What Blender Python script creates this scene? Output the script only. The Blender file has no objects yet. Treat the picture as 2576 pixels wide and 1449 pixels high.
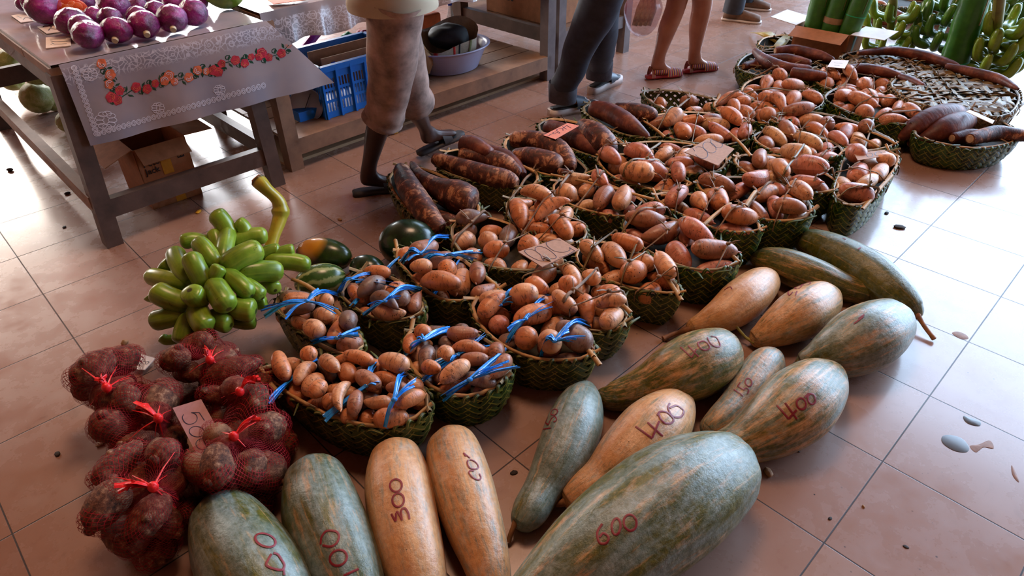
import bpy, math, random
import numpy as np
from mathutils import Vector, Matrix
from mathutils.bvhtree import BVHTree
random.seed(7)
RNG = np.random.default_rng(11)
scene = bpy.context.scene
COL = scene.collection
PI = math.pi
# ------------------------------------------------------------------ camera
FPX, PITCH, ROLL = 1685.11, 0.941772, -0.0141322
HCAM = 1.6
RC = (Matrix.Rotation(PITCH, 3, 'X') @ Matrix.Rotation(ROLL, 3, 'Z'))
CAMP = Vector((0, 0, HCAM))
FWD = (RC @ Vector((0, 0, -1))).normalized()
cam_d = bpy.data.cameras.new('camera'); cam = bpy.data.objects.new('camera', cam_d); COL.objects.link(cam)
cam.matrix_world = Matrix.Translation(CAMP) @ RC.to_4x4()
cam_d.sensor_width = 36; cam_d.lens = FPX / 2576 * 36; cam_d.clip_start = 0.05; cam_d.clip_end = 200
scene.camera = cam

def ray(u, v):
    return (RC @ Vector(((u - 1288) / FPX, -(v - 724.5) / FPX, -1))).normalized()
def P(u, v, z=0.0):
    d = ray(u, v)
    return CAMP + d * ((z - HCAM) / d.z)
def ppm(p):  # pixels per metre at a point
    return FPX / max(0.2, (Vector(p) - CAMP).dot(FWD))
def on_plane(u, v, o, n):
    d = ray(u, v); n = Vector(n)
    return CAMP + d * ((Vector(o) - CAMP).dot(n) / d.dot(n))
def lie(u, v, rpx, zb=0.0):
    r = 0.05
    for _ in range(8):
        p = P(u, v, zb + r); r = rpx / ppm(p)
    return p, r
# table frame, parallel to the tile joints
YAW = 0.76594
AX = Vector((math.cos(YAW), math.sin(YAW), 0)); AY = Vector((-math.sin(YAW), math.cos(YAW), 0)); UP = Vector((0, 0, 1))
T0 = Vector((-1.802, 2.586, 0))
def T(a, b, z=0.0): return T0 + AX * a + AY * b + UP * z

# ------------------------------------------------------------------ mesh builder
class MB:
    def __init__(s): s.v = []; s.f = []; s.m = []; s.uv = []
    def add(s, vs, fs, uvs=None, mi=0):
        b = len(s.v); s.v.extend([tuple(p) for p in vs])
        s.uv.extend(uvs if uvs is not None else [(0.5, 0.5)] * len(vs))
        s.f.extend([tuple(i + b for i in f) for f in fs]); s.m.extend([mi] * len(fs))
    def grid(s, rows, uvs=None, mi=0, flip=False):
        n = len(rows[0]); vs = [p for r in rows for p in r]
        if uvs is None: uvs = [(j / (n - 1), i / (len(rows) - 1)) for i in range(len(rows)) for j in range(n)]
        fs = []
        for i in range(len(rows) - 1):
            for j in range(n - 1):
                q = (i * n + j, i * n + j + 1, (i + 1) * n + j + 1, (i + 1) * n + j)
                fs.append(q[::-1] if flip else q)
        s.add(vs, fs, uvs, mi)
    def tube(s, pts, rads, n=12, mi=0, caps=True, flat=1.0, rib=None, ref=None, twist=0.0):
        pts = [Vector(p) for p in pts]; k = len(pts)
        if not hasattr(rads, '__len__'): rads = [rads] * k
        tan = [(pts[min(i + 1, k - 1)] - pts[max(i - 1, 0)]).normalized() for i in range(k)]
        up = Vector(ref) if ref is not None else (UP if abs(tan[0].z) < 0.9 else Vector((1, 0, 0)))
        rows = []
        for i in range(k):
            t = tan[i]; side = t.cross(up)
            if side.length < 1e-5: side = t.cross(Vector((1, 0.1, 0)))
            side.normalize(); u2 = side.cross(t).normalized(); up = u2
            row = []
            for j in range(n + 1):
                a = 2 * PI * j / n - PI / 2 + twist * i / k
                r = rads[i] * (rib(a, i / (k - 1)) if rib else 1)
                row.append(pts[i] + side * (math.cos(a) * r) + u2 * (math.sin(a) * r * flat))
            rows.append(row)
        s.grid(rows, mi=mi, flip=True)
        if caps:
            for e, row in ((0, rows[0]), (1, rows[-1])):
                if rads[0 if e == 0 else -1] > 1e-4:
                    vs = [pts[0 if e == 0 else -1]] + row[:-1]
                    fs = [(0, 1 + j, 1 + (j + 1) % n) if e == 0 else (0, 1 + (j + 1) % n, 1 + j) for j in range(n)]
                    s.add(vs, fs, [(0.5, e)] * len(vs), mi)
    def box(s, c, ax, ay, az, mi=0):
        """c centre, half-axis vectors"""
        c, ax, ay, az = map(Vector, (c, ax, ay, az)); vs = []
        for sx in (-1, 1):
            for sy in (-1, 1):
                for sz in (-1, 1): vs.append(c + ax * sx + ay * sy + az * sz)
        s.add(vs, [(0, 1, 3, 2), (4, 6, 7, 5), (0, 4, 5, 1), (2, 3, 7, 6), (0, 2, 6, 4), (1, 5, 7, 3)], [(0, 0), (0, 1), (0, 0), (0, 1), (1, 0), (1, 1), (1, 0), (1, 1)], mi)
    def beam(s, a, b, w, h, up=(0, 0, 1), mi=0):
        a, b = Vector(a), Vector(b); d = (b - a); t = d.normalized(); up = Vector(up)
        sd = t.cross(up).normalized(); u2 = sd.cross(t).normalized()
        s.box((a + b) / 2, d / 2, sd * w / 2, u2 * h / 2, mi)
    def ribbon(s, pts, w, up=(0, 0, 1), mi=0, th=0.0012, taper=None, twist=0.0):
        """flat strip with a little thickness"""
        pts = [Vector(p) for p in pts]; k = len(pts); up = Vector(up); rows = []
        for i in range(k):
            t = (pts[min(i + 1, k - 1)] - pts[max(i - 1, 0)]).normalized()
            sd = t.cross(up)
            if sd.length < 1e-4: sd = t.cross(Vector((1, 0, 0.1)))
            sd.normalize(); n = sd.cross(t).normalized()
            if twist:
                q = Matrix.Rotation(twist * i / (k - 1), 3, t); sd = q @ sd; n = q @ n
            ww = w * (taper[i] if taper else 1) / 2
            rows.append([pts[i] - sd * ww - n * th / 2, pts[i] + n * th * 0.9, pts[i] + sd * ww - n * th / 2, pts[i] - n * th, pts[i] - sd * ww - n * th / 2])
        uv = [(x, i / (k - 1)) for i in range(k) for x in (0, 0.5, 1, 0.5, 0)]
        s.grid(rows, uv, mi, flip=True)
    def poly(s, pts, mi=0):
        s.add(pts, [tuple(range(len(pts)))], None, mi)
    def sphere(s, c, r, nu=12, nv=8, mi=0, sc=(1, 1, 1), rot=None, disp=None):
        c = Vector(c); rows = []
        for i in range(nv + 1):
            th = PI * i / nv; row = []
            for j in range(nu + 1):
                ph = 2 * PI * j / nu
                d = Vector((math.sin(th) * math.cos(ph), math.sin(th) * math.sin(ph), math.cos(th)))
                k = disp(d) if disp else 1
                q = Vector((d.x * sc[0], d.y * sc[1], d.z * sc[2])) * (r * k)
                if rot is not None: q = rot @ q
                row.append(c + q)
            rows.append(row)
        s.grid(rows, mi=mi, flip=True)
    def build(s, name, mats, parent=None, smooth=True, loc=None, link=True, merge=False):
        me = bpy.data.meshes.new(name); L = Vector(loc) if loc is not None else None
        me.from_pydata([tuple(Vector(p) - L) for p in s.v] if L is not None else s.v, [], s.f)
        if not isinstance(mats, (list, tuple)): mats = [mats]
        for m in mats: me.materials.append(m)
        if len(mats) > 1: me.polygons.foreach_set('material_index', s.m)
        uvl = me.uv_layers.new(name='UVMap')
        idx = np.empty(len(me.loops), dtype=np.int32); me.loops.foreach_get('vertex_index', idx)
        uvl.data.foreach_set('uv', np.asarray(s.uv, dtype=np.float32)[idx].ravel())
        if merge:
            import bmesh
            bm = bmesh.new(); bm.from_mesh(me); bmesh.ops.remove_doubles(bm, verts=bm.verts, dist=1e-5); bm.to_mesh(me); bm.free()
        if smooth: me.polygons.foreach_set('use_smooth', [True] * len(me.polygons))
        me.update()
        o = bpy.data.objects.new(name, me)
        if link: COL.objects.link(o)
        if loc is not None: o.location = loc
        if parent is not None: attach(o, parent)
        return o
    def bvh(s): return BVHTree.FromPolygons([tuple(p) for p in s.v], s.f)

def attach(o, parent):
    pm = parent_mat(parent)
    o.parent = parent
    o.location = pm.inverted() @ Vector(o.location)
def parent_mat(o):
    m = Matrix.Translation(o.location)
    return (parent_mat(o.parent) @ m) if o.parent else m
def tag(o, label, cat=None, group=None, kind=None):
    if label: o['label'] = label
    if cat: o['category'] = cat
    if group: o['group'] = group
    if kind: o['kind'] = kind
    return o
def empty(name, loc, label, cat, group=None):
    o = bpy.data.objects.new(name, None); o.empty_display_size = 0.05; COL.objects.link(o); o.location = loc
    return tag(o, label, cat, group)

def crom(ctrl, m, even=True, closed=False):
    """catmull-rom through the control rows (any dimension), m samples"""
    c = np.asarray(ctrl, float); n = len(c)
    def at(i): return c[i % n] if closed else (c[i] if 0 <= i < n else (2 * c[0] - c[1] if i < 0 else 2 * c[-1] - c[-2]))
    segs = n if closed else n - 1; out = []
    for k in range(m):
        t = k / m if closed else k / (m - 1)
        if not even: t = (1 - math.cos(PI * t)) / 2
        x = t * segs; i = min(int(x), segs - 1); u = x - i
        p0, p1, p2, p3 = at(i - 1), at(i), at(i + 1), at(i + 2)
        out.append(0.5 * (2 * p1 + (p2 - p0) * u + (2 * p0 - 5 * p1 + 4 * p2 - p3) * u * u + (3 * p1 - p0 - 3 * p2 + p3) * u ** 3))
    return np.array(out)
def noise3(seed):
    r = np.random.default_rng(seed); A = r.normal(size=(7, 3)) * 1.6; ph = r.uniform(0, 6.28, 7); w = r.uniform(0.4, 1, 7); w /= w.sum()
    return lambda d: float((np.sin(A @ np.array((d[0], d[1], d[2])) * 1.0 + ph) * w).sum())

# ------------------------------------------------------------------ materials
def srgb(h):
    c = [int(h[i:i + 2], 16) / 255 for i in (0, 2, 4)]
    return tuple((x / 12.92 if x <= 0.04045 else ((x + 0.055) / 1.055) ** 2.4) for x in c) + (1,)
class G:
    """tiny node-graph helper"""
    def __init__(s, name):
        s.mat = bpy.data.materials.new(name); s.mat.use_nodes = True; s.nt = s.mat.node_tree; s.nt.nodes.clear()
        s.out = s.nt.nodes.new('ShaderNodeOutputMaterial'); s.b = s.n('BsdfPrincipled'); s.link(s.b.outputs[0], s.out.inputs[0])
    def n(s, t, **k):
        nd = s.nt.nodes.new('ShaderNode' + t)
        for a, b in k.items(): setattr(nd, a, b)
        return nd
    def link(s, a, b): s.nt.links.new(a, b)
    def put(s, sock, v):
        if isinstance(v, bpy.types.NodeSocket): s.link(v, sock)
        else: sock.default_value = v
    def coord(s, which='Object', scale=(1, 1, 1), off=None):
        tc = s.n('TexCoord'); m = s.n('Mapping'); s.link(tc.outputs[which], m.inputs[0]); m.inputs['Scale'].default_value = scale
        if off is not None:
            oi = s.n('ObjectInfo'); mu = s.n('Math', operation='MULTIPLY'); s.link(oi.outputs['Random'], mu.inputs[0]); mu.inputs[1].default_value = off
            s.link(mu.outputs[0], m.inputs['Location'])
        return m.outputs[0]
    def noise(s, vec, scale, detail=3, rough=0.5, dist=0.0):
        t = s.n('TexNoise'); s.link(vec, t.inputs['Vector']); t.inputs['Scale'].default_value = scale; t.inputs['Detail'].default_value = detail
        t.inputs['Roughness'].default_value = rough; t.inputs['Distortion'].default_value = dist
        return t.outputs['Fac']
    def vor(s, vec, scale, feature='F1', out='Distance'):
        t = s.n('TexVoronoi', feature=feature); s.link(vec, t.inputs['Vector']); t.inputs['Scale'].default_value = scale
        return t.outputs[out]
    def ramp(s, f, stops):
        r = s.n('ValToRGB'); s.link(f, r.inputs[0]); e = r.color_ramp.elements
        while len(e) < len(stops): e.new(0.5)
        for el, (p, c) in zip(e, stops):
            el.position = p; el.color = c if hasattr(c, '__len__') else (c, c, c, 1)
        return r.outputs[0]
    def mix(s, f, a, b, mode='MIX'):
        m = s.n('Mix', data_type='RGBA', blend_type=mode); s.put(m.inputs[0], f); s.put(m.inputs[6], a); s.put(m.inputs[7], b)
        return m.outputs[2]
    def math(s, op, a, b=0.0, c=None, clamp=False):
        m = s.n('Math', operation=op, use_clamp=clamp); s.put(m.inputs[0], a); s.put(m.inputs[1], b)
        if c is not None: s.put(m.inputs[2], c)
        return m.outputs[0]
    def bump(s, h, strength=0.4, dist=0.004):
        b = s.n('Bump'); b.inputs['Strength'].default_value = strength; b.inputs['Distance'].default_value = dist
        s.link(h, b.inputs['Height']); s.link(b.outputs[0], s.b.inputs['Normal'])
    def fin(s, color=None, rough=0.5, spec=None, **k):
        if color is not None: s.put(s.b.inputs['Base Color'], color)
        s.put(s.b.inputs['Roughness'], rough)
        if spec is not None: s.b.inputs['Specular IOR Level'].default_value = spec
        for a, v in k.items(): s.put(s.b.inputs[a.replace('_', ' ')], v)
        return s.mat
def plain(name, col, rough=0.6, var=0.25, scale=12, bump=0.15, **k):
    g = G(name); c = g.coord('Object'); f = g.noise(c, scale, 4, 0.6)
    col = srgb(col) if isinstance(col, str) else col
    dark = tuple(x * (1 - var) for x in col[:3]) + (1,); lite = tuple(min(1, x * (1 + var)) for x in col[:3]) + (1,)
    g.bump(f, bump, 0.003)
    return g.fin(g.ramp(f, [(0.3, dark), (0.7, lite)]), rough, **k)

M = {}
def m_floor():
    g = G('glazed_floor_tiles'); tc = g.n('TexCoord'); sp = g.n('SeparateXYZ'); g.link(tc.outputs['Object'], sp.inputs[0])
    A, B = 0.239614 * HCAM, 0.243845 * HCAM
    def line(x, per, hw):
        f = g.math('FRACT', g.math('ADD', g.math('DIVIDE', x, per), 0.5)); d = g.math('MULTIPLY', g.math('ABSOLUTE', g.math('SUBTRACT', f, 0.5)), per)
        return d
    d = g.math('MINIMUM', line(sp.outputs[0], A, 0), line(sp.outputs[1], B, 0))
    joint = g.math('SUBTRACT', 1.0, g.math('DIVIDE', g.math('SUBTRACT', d, 0.0014), 0.0012, clamp=True))
    idx = g.n('CombineXYZ'); g.link(g.math('FLOOR', g.math('ADD', g.math('DIVIDE', sp.outputs[0], A), 0.0)), idx.inputs[0]); g.link(g.math('FLOOR', g.math('DIVIDE', sp.outputs[1], B)), idx.inputs[1])
    wn = g.n('TexWhiteNoise', noise_dimensions='3D'); g.link(idx.outputs[0], wn.inputs['Vector'])
    c = g.coord('Object'); cl = g.noise(c, 3.2, 5, 0.6); fine = g.noise(c, 28, 4, 0.65)
    base = g.mix(wn.outputs['Value'], srgb('a07f6e'), srgb('947160'))
    base = g.mix(g.ramp(cl, [(0.45, 0.0), (0.75, 0.5)]), base, srgb('987466'))
    base = g.mix(g.ramp(fine, [(0.55, 0.0), (0.78, 0.35)]), base, srgb('7d5a48'))
    st = g.coord('Object', (1.0, 2.3, 1)); sm = g.noise(st, 2.1, 6, 0.75, 0.8)
    base = g.mix(g.ramp(sm, [(0.62, 0.0), (0.69, 0.35)]), base, srgb('6d4f3c'))
    sk = g.vor(c, 17, out='Distance'); gate = g.ramp(g.noise(c, 1.7, 2), [(0.5, 0.0), (0.62, 1.0)])
    spk = g.math('MULTIPLY', g.ramp(sk, [(0.035, 1.0), (0.06, 0.0)]), gate)
    sk2 = g.ramp(g.vor(c, 60), [(0.06, 0.8), (0.11, 0.0)]); spk2 = g.math('MULTIPLY', sk2, g.ramp(g.noise(c, 2.6, 3), [(0.56, 0.0), (0.66, 1.0)]))
    base = g.mix(g.math('MAXIMUM', spk, spk2), base, srgb('2a1c14'))
    col = g.mix(joint, base, srgb('2a1d19'))
    h = g.math('SUBTRACT', g.math('MULTIPLY', g.noise(c, 9, 2), 0.12), joint); g.bump(h, 0.5, 0.0015)
    ro = g.math('ADD', g.math('MULTIPLY', joint, 0.4), g.ramp(g.noise(c, 5.5, 5, 0.7), [(0.35, 0.20), (0.7, 0.36)]))
    return g.fin(col, ro, spec=0.5, Coat_Weight=0.3, Coat_Roughness=0.12)
M['floor'] = m_floor()
def m_potato():
    g = G('sweet_potato_skin'); oi = g.n('ObjectInfo'); c = g.coord('Object', (1, 1, 1), 7.0); cw = g.coord('Object', (3.2, 1, 1), 7.0)
    a = g.noise(c, 26, 4, 0.6); base = g.mix(g.ramp(a, [(0.35, 0.0), (0.7, 0.5)]), oi.outputs['Color'], srgb('8a4020'))
    base = g.mix(g.ramp(g.noise(c, 14, 2), [(0.55, 0.0), (0.75, 0.35)]), base, srgb('dba078'))
    dirt = g.ramp(g.noise(cw, 26, 6, 0.78, 0.5), [(0.52, 0.0), (0.64, 0.8)]); base = g.mix(dirt, base, srgb('4a2c1c'))
    pit = g.ramp(g.vor(c, 95), [(0.14, 0.9), (0.22, 0.0)]); pit = g.math('MULTIPLY', pit, g.ramp(g.noise(c, 21, 2), [(0.48, 0.0), (0.56, 1.0)]))
    base = g.mix(pit, base, srgb('2d1a12'))
    g.bump(g.math('SUBTRACT', g.noise(cw, 45, 4, 0.6), g.math('MULTIPLY', pit, 0.6)), 0.35, 0.003)
    return g.fin(base, 0.38, spec=0.5)
M['potato'] = m_potato()
def m_cassava():
    g = G('cassava_bark'); c = g.coord('Object'); uv = g.coord('UV', (2, 14, 1), 3.0); a = g.noise(c, 17, 7, 0.75, 0.5)
    base = g.ramp(a, [(0.36, srgb('24110b')), (0.47, srgb('4e2416')), (0.53, srgb('6a3420')), (0.57, srgb('a8714f')), (0.7, srgb('c0906e'))])
    base = g.mix(g.ramp(g.noise(uv, 3, 3), [(0.5, 0.0), (0.62, 0.6)]), base, srgb('32190f'))
    g.bump(g.noise(uv, 4, 4, 0.6), 0.5, 0.004); return g.fin(base, 0.5, spec=0.4)
M['cassava'] = m_cassava()
def m_cass_dark():
    g = G('red_brown_cassava_bark'); c = g.coord('Object'); uv = g.coord('UV', (2, 10, 1), 3.0); a = g.noise(c, 10, 5, 0.65)
    base = g.ramp(a, [(0.3, srgb('2c0f0b')), (0.52, srgb('5c2618')), (0.66, srgb('8a4c34')), (0.78, srgb('a8755a'))]); g.bump(g.noise(uv, 4, 4), 0.45, 0.004); return g.fin(base, 0.5, spec=0.4)
M['cassava_dark'] = m_cass_dark()
def m_taro():
    g = G('taro_corm_skin'); c = g.coord('Object', (1, 1, 1), 5.0); a = g.noise(c, 60, 6, 0.75); b = g.noise(c, 9, 3)
    base = g.ramp(a, [(0.35, srgb('241009')), (0.52, srgb('6a3f28')), (0.72, srgb('b58a68'))]); base = g.mix(g.ramp(b, [(0.62, 0.0), (0.72, 0.7)]), base, srgb('a9805e'))
    g.bump(a, 0.8, 0.005); return g.fin(base, 0.7, spec=0.3)
M['taro'] = m_taro()
def m_gourd():
    # object colour: R orange share, G olive share, B bloom share
    g = G('pumpkin_rind'); oi = g.n('ObjectInfo'); sc = g.n('SeparateColor'); g.link(oi.outputs['Color'], sc.inputs[0])
    tc = g.n('TexCoord'); suv = g.n('SeparateXYZ'); g.link(tc.outputs['UV'], suv.inputs[0])
    ang = g.math('MULTIPLY', suv.outputs[0], 2 * PI)
    cv = g.n('CombineXYZ'); g.link(g.math('MULTIPLY', g.math('COSINE', ang), 1.0), cv.inputs[0]); g.link(g.math('SINE', ang), cv.inputs[1]); g.link(g.math('MULTIPLY', suv.outputs[1], 2.6), cv.inputs[2])
    off = g.n('VectorMath', operation='ADD'); g.link(cv.outputs[0], off.inputs[0]); cb = g.n('CombineXYZ'); g.link(g.math('MULTIPLY', oi.outputs['Random'], 9.0), cb.inputs[2]); g.link(cb.outputs[0], off.inputs[1]); vec = off.outputs[0]
    o = g.coord('Object', (1, 1, 1), 4.0)
    n1 = g.noise(vec, 1.9, 5, 0.65, 0.6); n2 = g.noise(vec, 3.4, 5, 0.7, 0.4); n3 = g.noise(o, 55, 5, 0.75); n4 = g.noise(vec, 7.5, 4, 0.7)
    bloom = g.mix(g.ramp(n3, [(0.3, 0.0), (0.7, 1.0)]), srgb('4c5c4e'), srgb('8c978a'))
    olive = g.mix(g.ramp(n3, [(0.4, 0.0), (0.75, 1.0)]), srgb('3e4412'), srgb('74681c'))
    orange = g.mix(g.ramp(n3, [(0.3, 0.0), (0.75, 1.0)]), srgb('bd8048'), srgb('deab78'))
    def share(n, s, soft): # threshold n by share
        x = g.math('ADD', g.math('MULTIPLY', g.math('SUBTRACT', n, 0.5), 3.2), g.math('SUBTRACT', g.math('MULTIPLY', s, 2.0), 1.0))
        return g.math('ADD', g.math('DIVIDE', x, soft), 0.5, clamp=True)
    n1 = g.math('ADD', g.math('ADD', 0.02, g.math('MULTIPLY', n1, 0.62)), g.math('MULTIPLY', g.noise(g.coord('UV', (9, 2.6, 1), 5.0), 3.0, 6, 0.75), 0.38)); col = g.mix(share(n1, sc.outputs[1], 0.42), bloom, olive)
    col = g.mix(share(g.math('MULTIPLY', g.math('ADD', n2, n4), 0.5), sc.outputs[0], 0.6), col, orange)
    # thin pale lengthwise stripes
    st = g.math('ABSOLUTE', g.math('SUBTRACT', g.math('FRACT', g.math('ADD', g.math('MULTIPLY', suv.outputs[0], 10.0), g.math('MULTIPLY', n2, 0.35))), 0.5))
    stf = g.math('MULTIPLY', g.ramp(st, [(0.0, 0.55), (0.055, 0.0)]), g.ramp(n4, [(0.45, 0.0), (0.6, 1.0)]))
    col = g.mix(stf, col, srgb('c99a62'))
    sh = g.coord('UV', (22, 2.2, 1)); col = g.mix(g.ramp(g.noise(sh, 1.6, 5, 0.7), [(0.5, 0.0), (0.68, 0.3)]), col, srgb('46502c'))
    wh = g.ramp(g.noise(o, 16, 7, 0.8, 0.8), [(0.50, 0.0), (0.66, 0.32)]); col = g.mix(g.math('MULTIPLY', wh, sc.outputs[2]), col, srgb('b9c4c2'))
    sp = g.ramp(g.vor(o, 46), [(0.05, 0.8), (0.1, 0.0)]); sp = g.math('MULTIPLY', sp, g.ramp(g.noise(o, 6, 2), [(0.56, 0.0), (0.6, 1.0)])); col = g.mix(sp, col, srgb('3b2a18'))
    g.bump(g.math('ADD', g.noise(o, 18, 6, 0.7), g.math('MULTIPLY', n3, 0.5)), 0.45, 0.006)
    return g.fin(col, 0.36, spec=0.5)
M['gourd'] = m_gourd()
def m_leaf(name, c1, c2, c3, rib):
    g = G(name); tc = g.n('TexCoord'); s = g.n('SeparateXYZ'); g.link(tc.outputs['UV'], s.inputs[0]); o = g.coord('Object')
    x2 = g.math('DIVIDE', s.outputs[0], 2.0); sid = g.n('TexWhiteNoise', noise_dimensions='1D'); g.link(g.math('FLOOR', x2), sid.inputs['W'])
    base = g.ramp(g.math('ADD', g.math('MULTIPLY', g.noise(o, 11, 4, 0.6), 0.7), g.math('MULTIPLY', sid.outputs['Value'], 0.34)), [(0.3, srgb(c1)), (0.55, srgb(c2)), (0.78, srgb(c3))])
    d = g.math('ABSOLUTE', g.math('SUBTRACT', g.math('MULTIPLY', g.math('FRACT', x2), 2.0), 0.5)); base = g.mix(g.ramp(d, [(0.045, 0.85), (0.09, 0.0)]), base, srgb(rib))
    w = g.n('TexWave'); m = g.n('Mapping'); g.link(tc.outputs['UV'], m.inputs[0]); g.link(m.outputs[0], w.inputs[0]); w.inputs['Scale'].default_value = 4
    g.bump(w.outputs['Fac'], 0.3, 0.001); return g.fin(base, 0.42, spec=0.5)
M['leaf_green'] = m_leaf('green_coconut_leaf', '0f2008', '22420e', '456418', '9a9434')
M['leaf_olive'] = m_leaf('drying_coconut_leaf', '1c280a', '3c4a14', '6a662a', 'a08c44')
M['leaf_dry'] = m_leaf('dried_coconut_leaf', '4a3a22', '7a6542', 'a08a62', 'b5a070')
M['rachis'] = plain('split_palm_rib', 'b58a55', 0.6, 0.35, 18, 0.4)
M['rachis_green'] = plain('green_palm_rib', '6c6a28', 0.5, 0.35, 18, 0.3)
M['straw'] = plain('dry_leaf_tie', '84664a', 0.65, 0.45, 30, 0.5)
M['blue'] = plain('blue_plastic_twine', '1c90ff', 0.2, 0.3, 60, 0.6, spec=1.0)
M['twigs'] = plain('dark_basket_lining', '2c2410', 0.8, 0.5, 30, 0.6)
# ------------------------------------------------------------------ floor
fo = P(0, 0, 0)
GO = Vector((-1.359874 * HCAM, 1.551913 * HCAM, 0))
b = MB(); L0 = 14
b.grid([[(-6.9 + 0.0, y, 0), (12, y, 0)] for y in (-9.75, 9.75)], flip=True)
floor = b.build('floor', M['floor'], smooth=False); floor.location = GO; floor.rotation_euler = (0, 0, YAW); floor['kind'] = 'structure'
floor['label'] = 'glazed pinkish cream floor tiles with dark joints'

# ------------------------------------------------------------------ writing on surfaces
def draw_on(bvh, strokes, w, off=0.0015, seg=None):
    """strokes in photo pixels, laid on a surface as a thin raised line of paint"""
    mb = MB()
    for st in strokes:
        m = max(2, seg or (len(st) * 5)); pts = crom(st, m) if len(st) > 2 else np.array([np.array(st[0]) * (1 - t) + np.array(st[1]) * t for t in np.linspace(0, 1, 6)])
        L = []; N = []
        for (u, v) in pts:
            h = bvh.ray_cast(CAMP, ray(u, v))
            if h[0] is None: continue
            n = h[1] if h[1].dot(h[0] - CAMP) < 0 else -h[1]
            L.append(h[0] + n * off); N.append(n)
        if len(L) < 2: continue
        rows = []
        for i in range(len(L)):
            t = (L[min(i + 1, len(L) - 1)] - L[max(i - 1, 0)])
            if t.length < 1e-7: t = Vector((1, 0, 0))
            t.normalize(); s = t.cross(N[i]).normalized() * w / 2
            rows.append([L[i] - s, L[i] + N[i] * 0.0006, L[i] + s])
        mb.grid(rows)
    return mb
def ell(cx, cy, rx, ry, ang=0, a0=0, a1=360, n=14):
    o = []; ca, sa = math.cos(math.radians(ang)), math.sin(math.radians(ang))
    for i in range(n + 1):
        t = math.radians(a0 + (a1 - a0) * i / n); x, y = rx * math.cos(t), ry * math.sin(t); o.append((cx + x * ca - y * sa, cy + x * sa + y * ca))
    return o
M['marker_red'] = plain('dark_red_marker', '7a0c18', 0.5, 0.2, 80, 0)
M['ink'] = plain('blue_black_ink', '1c2140', 0.5, 0.1, 80, 0)
M['stem'] = plain('dry_fruit_stalk', '8a5a34', 0.7, 0.4, 40, 0.5)
M['stem_y'] = plain('pale_green_fruit_stalk', '9a9448', 0.6, 0.3, 40, 0.4)

# ------------------------------------------------------------------ pumpkins lying on the floor
def gourd(name, label, ctrl, col, ribs=(10, 0.012), stalk=None, writing=None, ww=0.0055, seed=1, stmat='stem', nz=0.0, group='long pumpkins laid out on the tiles'):
    pts = []
    for i, (u, v, r) in enumerate(ctrl):
        rr = r if r > 0 else (ctrl[1][2] if i == 0 else ctrl[-2][2])
        p, wr = lie(u, v, rr) if r > 0 else (None, None)
        pts.append((p, wr))
    first, last = pts[1], pts[-2]
    P0 = P(ctrl[0][0], ctrl[0][1], first[0].z * 1.1); P1 = P(ctrl[-1][0], ctrl[-1][1], last[0].z * 0.85)
    rows = [(P0.x, P0.y, P0.z, 0)] + [(p.x, p.y, p.z, r * r) for p, r in pts[1:-1]] + [(P1.x, P1.y, P1.z, 0)]
    S = crom(rows, 64, even=False); cen = [Vector(s[:3]) for s in S]; rad = [math.sqrt(max(0, s[3])) for s in S]; rad[0] = rad[-1] = 0.0
    for i in range(len(cen)): cen[i].z = max(cen[i].z, rad[i] * 1.0) if rad[i] > 0 else cen[i].z
    nf = noise3(seed * 13 + 5)
    def rib(a, t): return 1 + ribs[1] * (abs(math.cos(a * ribs[0] / 2)) - 0.6) + 0.018 * nf((math.cos(a) * 1.3, math.sin(a) * 1.3, t * 4))
    mb = MB(); mb.tube(cen, rad, 48, caps=False, rib=rib)
    o = mb.build(name, M['gourd'], loc=cen[32]); tag(o, label, 'pumpkin', group); o.color = col + (1,)
    if stalk:
        sp = [P(u, v, z) for u, v, z in stalk[:-1]]; sw = stalk[-1]
        S2 = crom([tuple(p) for p in sp], 14); sb = MB()
        sb.tube([Vector(p) for p in S2], [sw * (1.35 - 0.5 * min(1, i / 5)) * (1 if i < 12 else 1.15) for i in range(14)], 10, rib=lambda a, t: 1 + 0.14 * math.cos(5 * a))
        sb.build('stalk', M[stmat], o, loc=cen[32])
    if writing:
        wb = draw_on(mb.bvh(), writing, ww); wb.build('painted_price', M['marker_red'], o, loc=cen[32])
    return o
Z = lambda cx, cy, rx, ry, a=0: ell(cx, cy, rx, ry, a, 20, 385)
gourd('pumpkin', 'blue-green pumpkin with two red zeros, beside the mesh bags at the bottom edge', [(540, 1243, 0), (560, 1300, 78), (602, 1385, 112), (655, 1470, 120), (715, 1560, 100), (765, 1640, 62), (795, 1700, 0)], (0.22, 0.42, 0.5), (9, 0.02), seed=1,
      writing=[ell(667.6, 1359.8, 26.5, 15.5, 20), [(683, 1394), (675, 1408), (670.4, 1422.4), (690.9, 1431.8), (709.8, 1433.4), (715.3, 1422.4), (708.2, 1408.2), (698.7, 1395.6), (687.7, 1391.7)], [(712.9, 1430.2), (715.3, 1447)]])
gourd('pumpkin', 'blue-green pumpkin with an orange shoulder patch, between the blue-green and pale orange pumpkins', [(778, 1150, 0), (790, 1200, 72), (812, 1295, 98), (850, 1390, 97), (888, 1480, 84), (925, 1560, 55), (945, 1620, 0)], (0.3, 0.42, 0.5), (9, 0.02), seed=2,
      writing=[[(807, 1370), (810.4, 1349), (823.9, 1335.5), (846, 1338), (852.8, 1350.7), (846, 1367.7), (830.7, 1375.3), (812, 1372)], ell(851.4, 1403.3, 22, 19, -30), [(902, 1431.3), (864.7, 1448)]])
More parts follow.
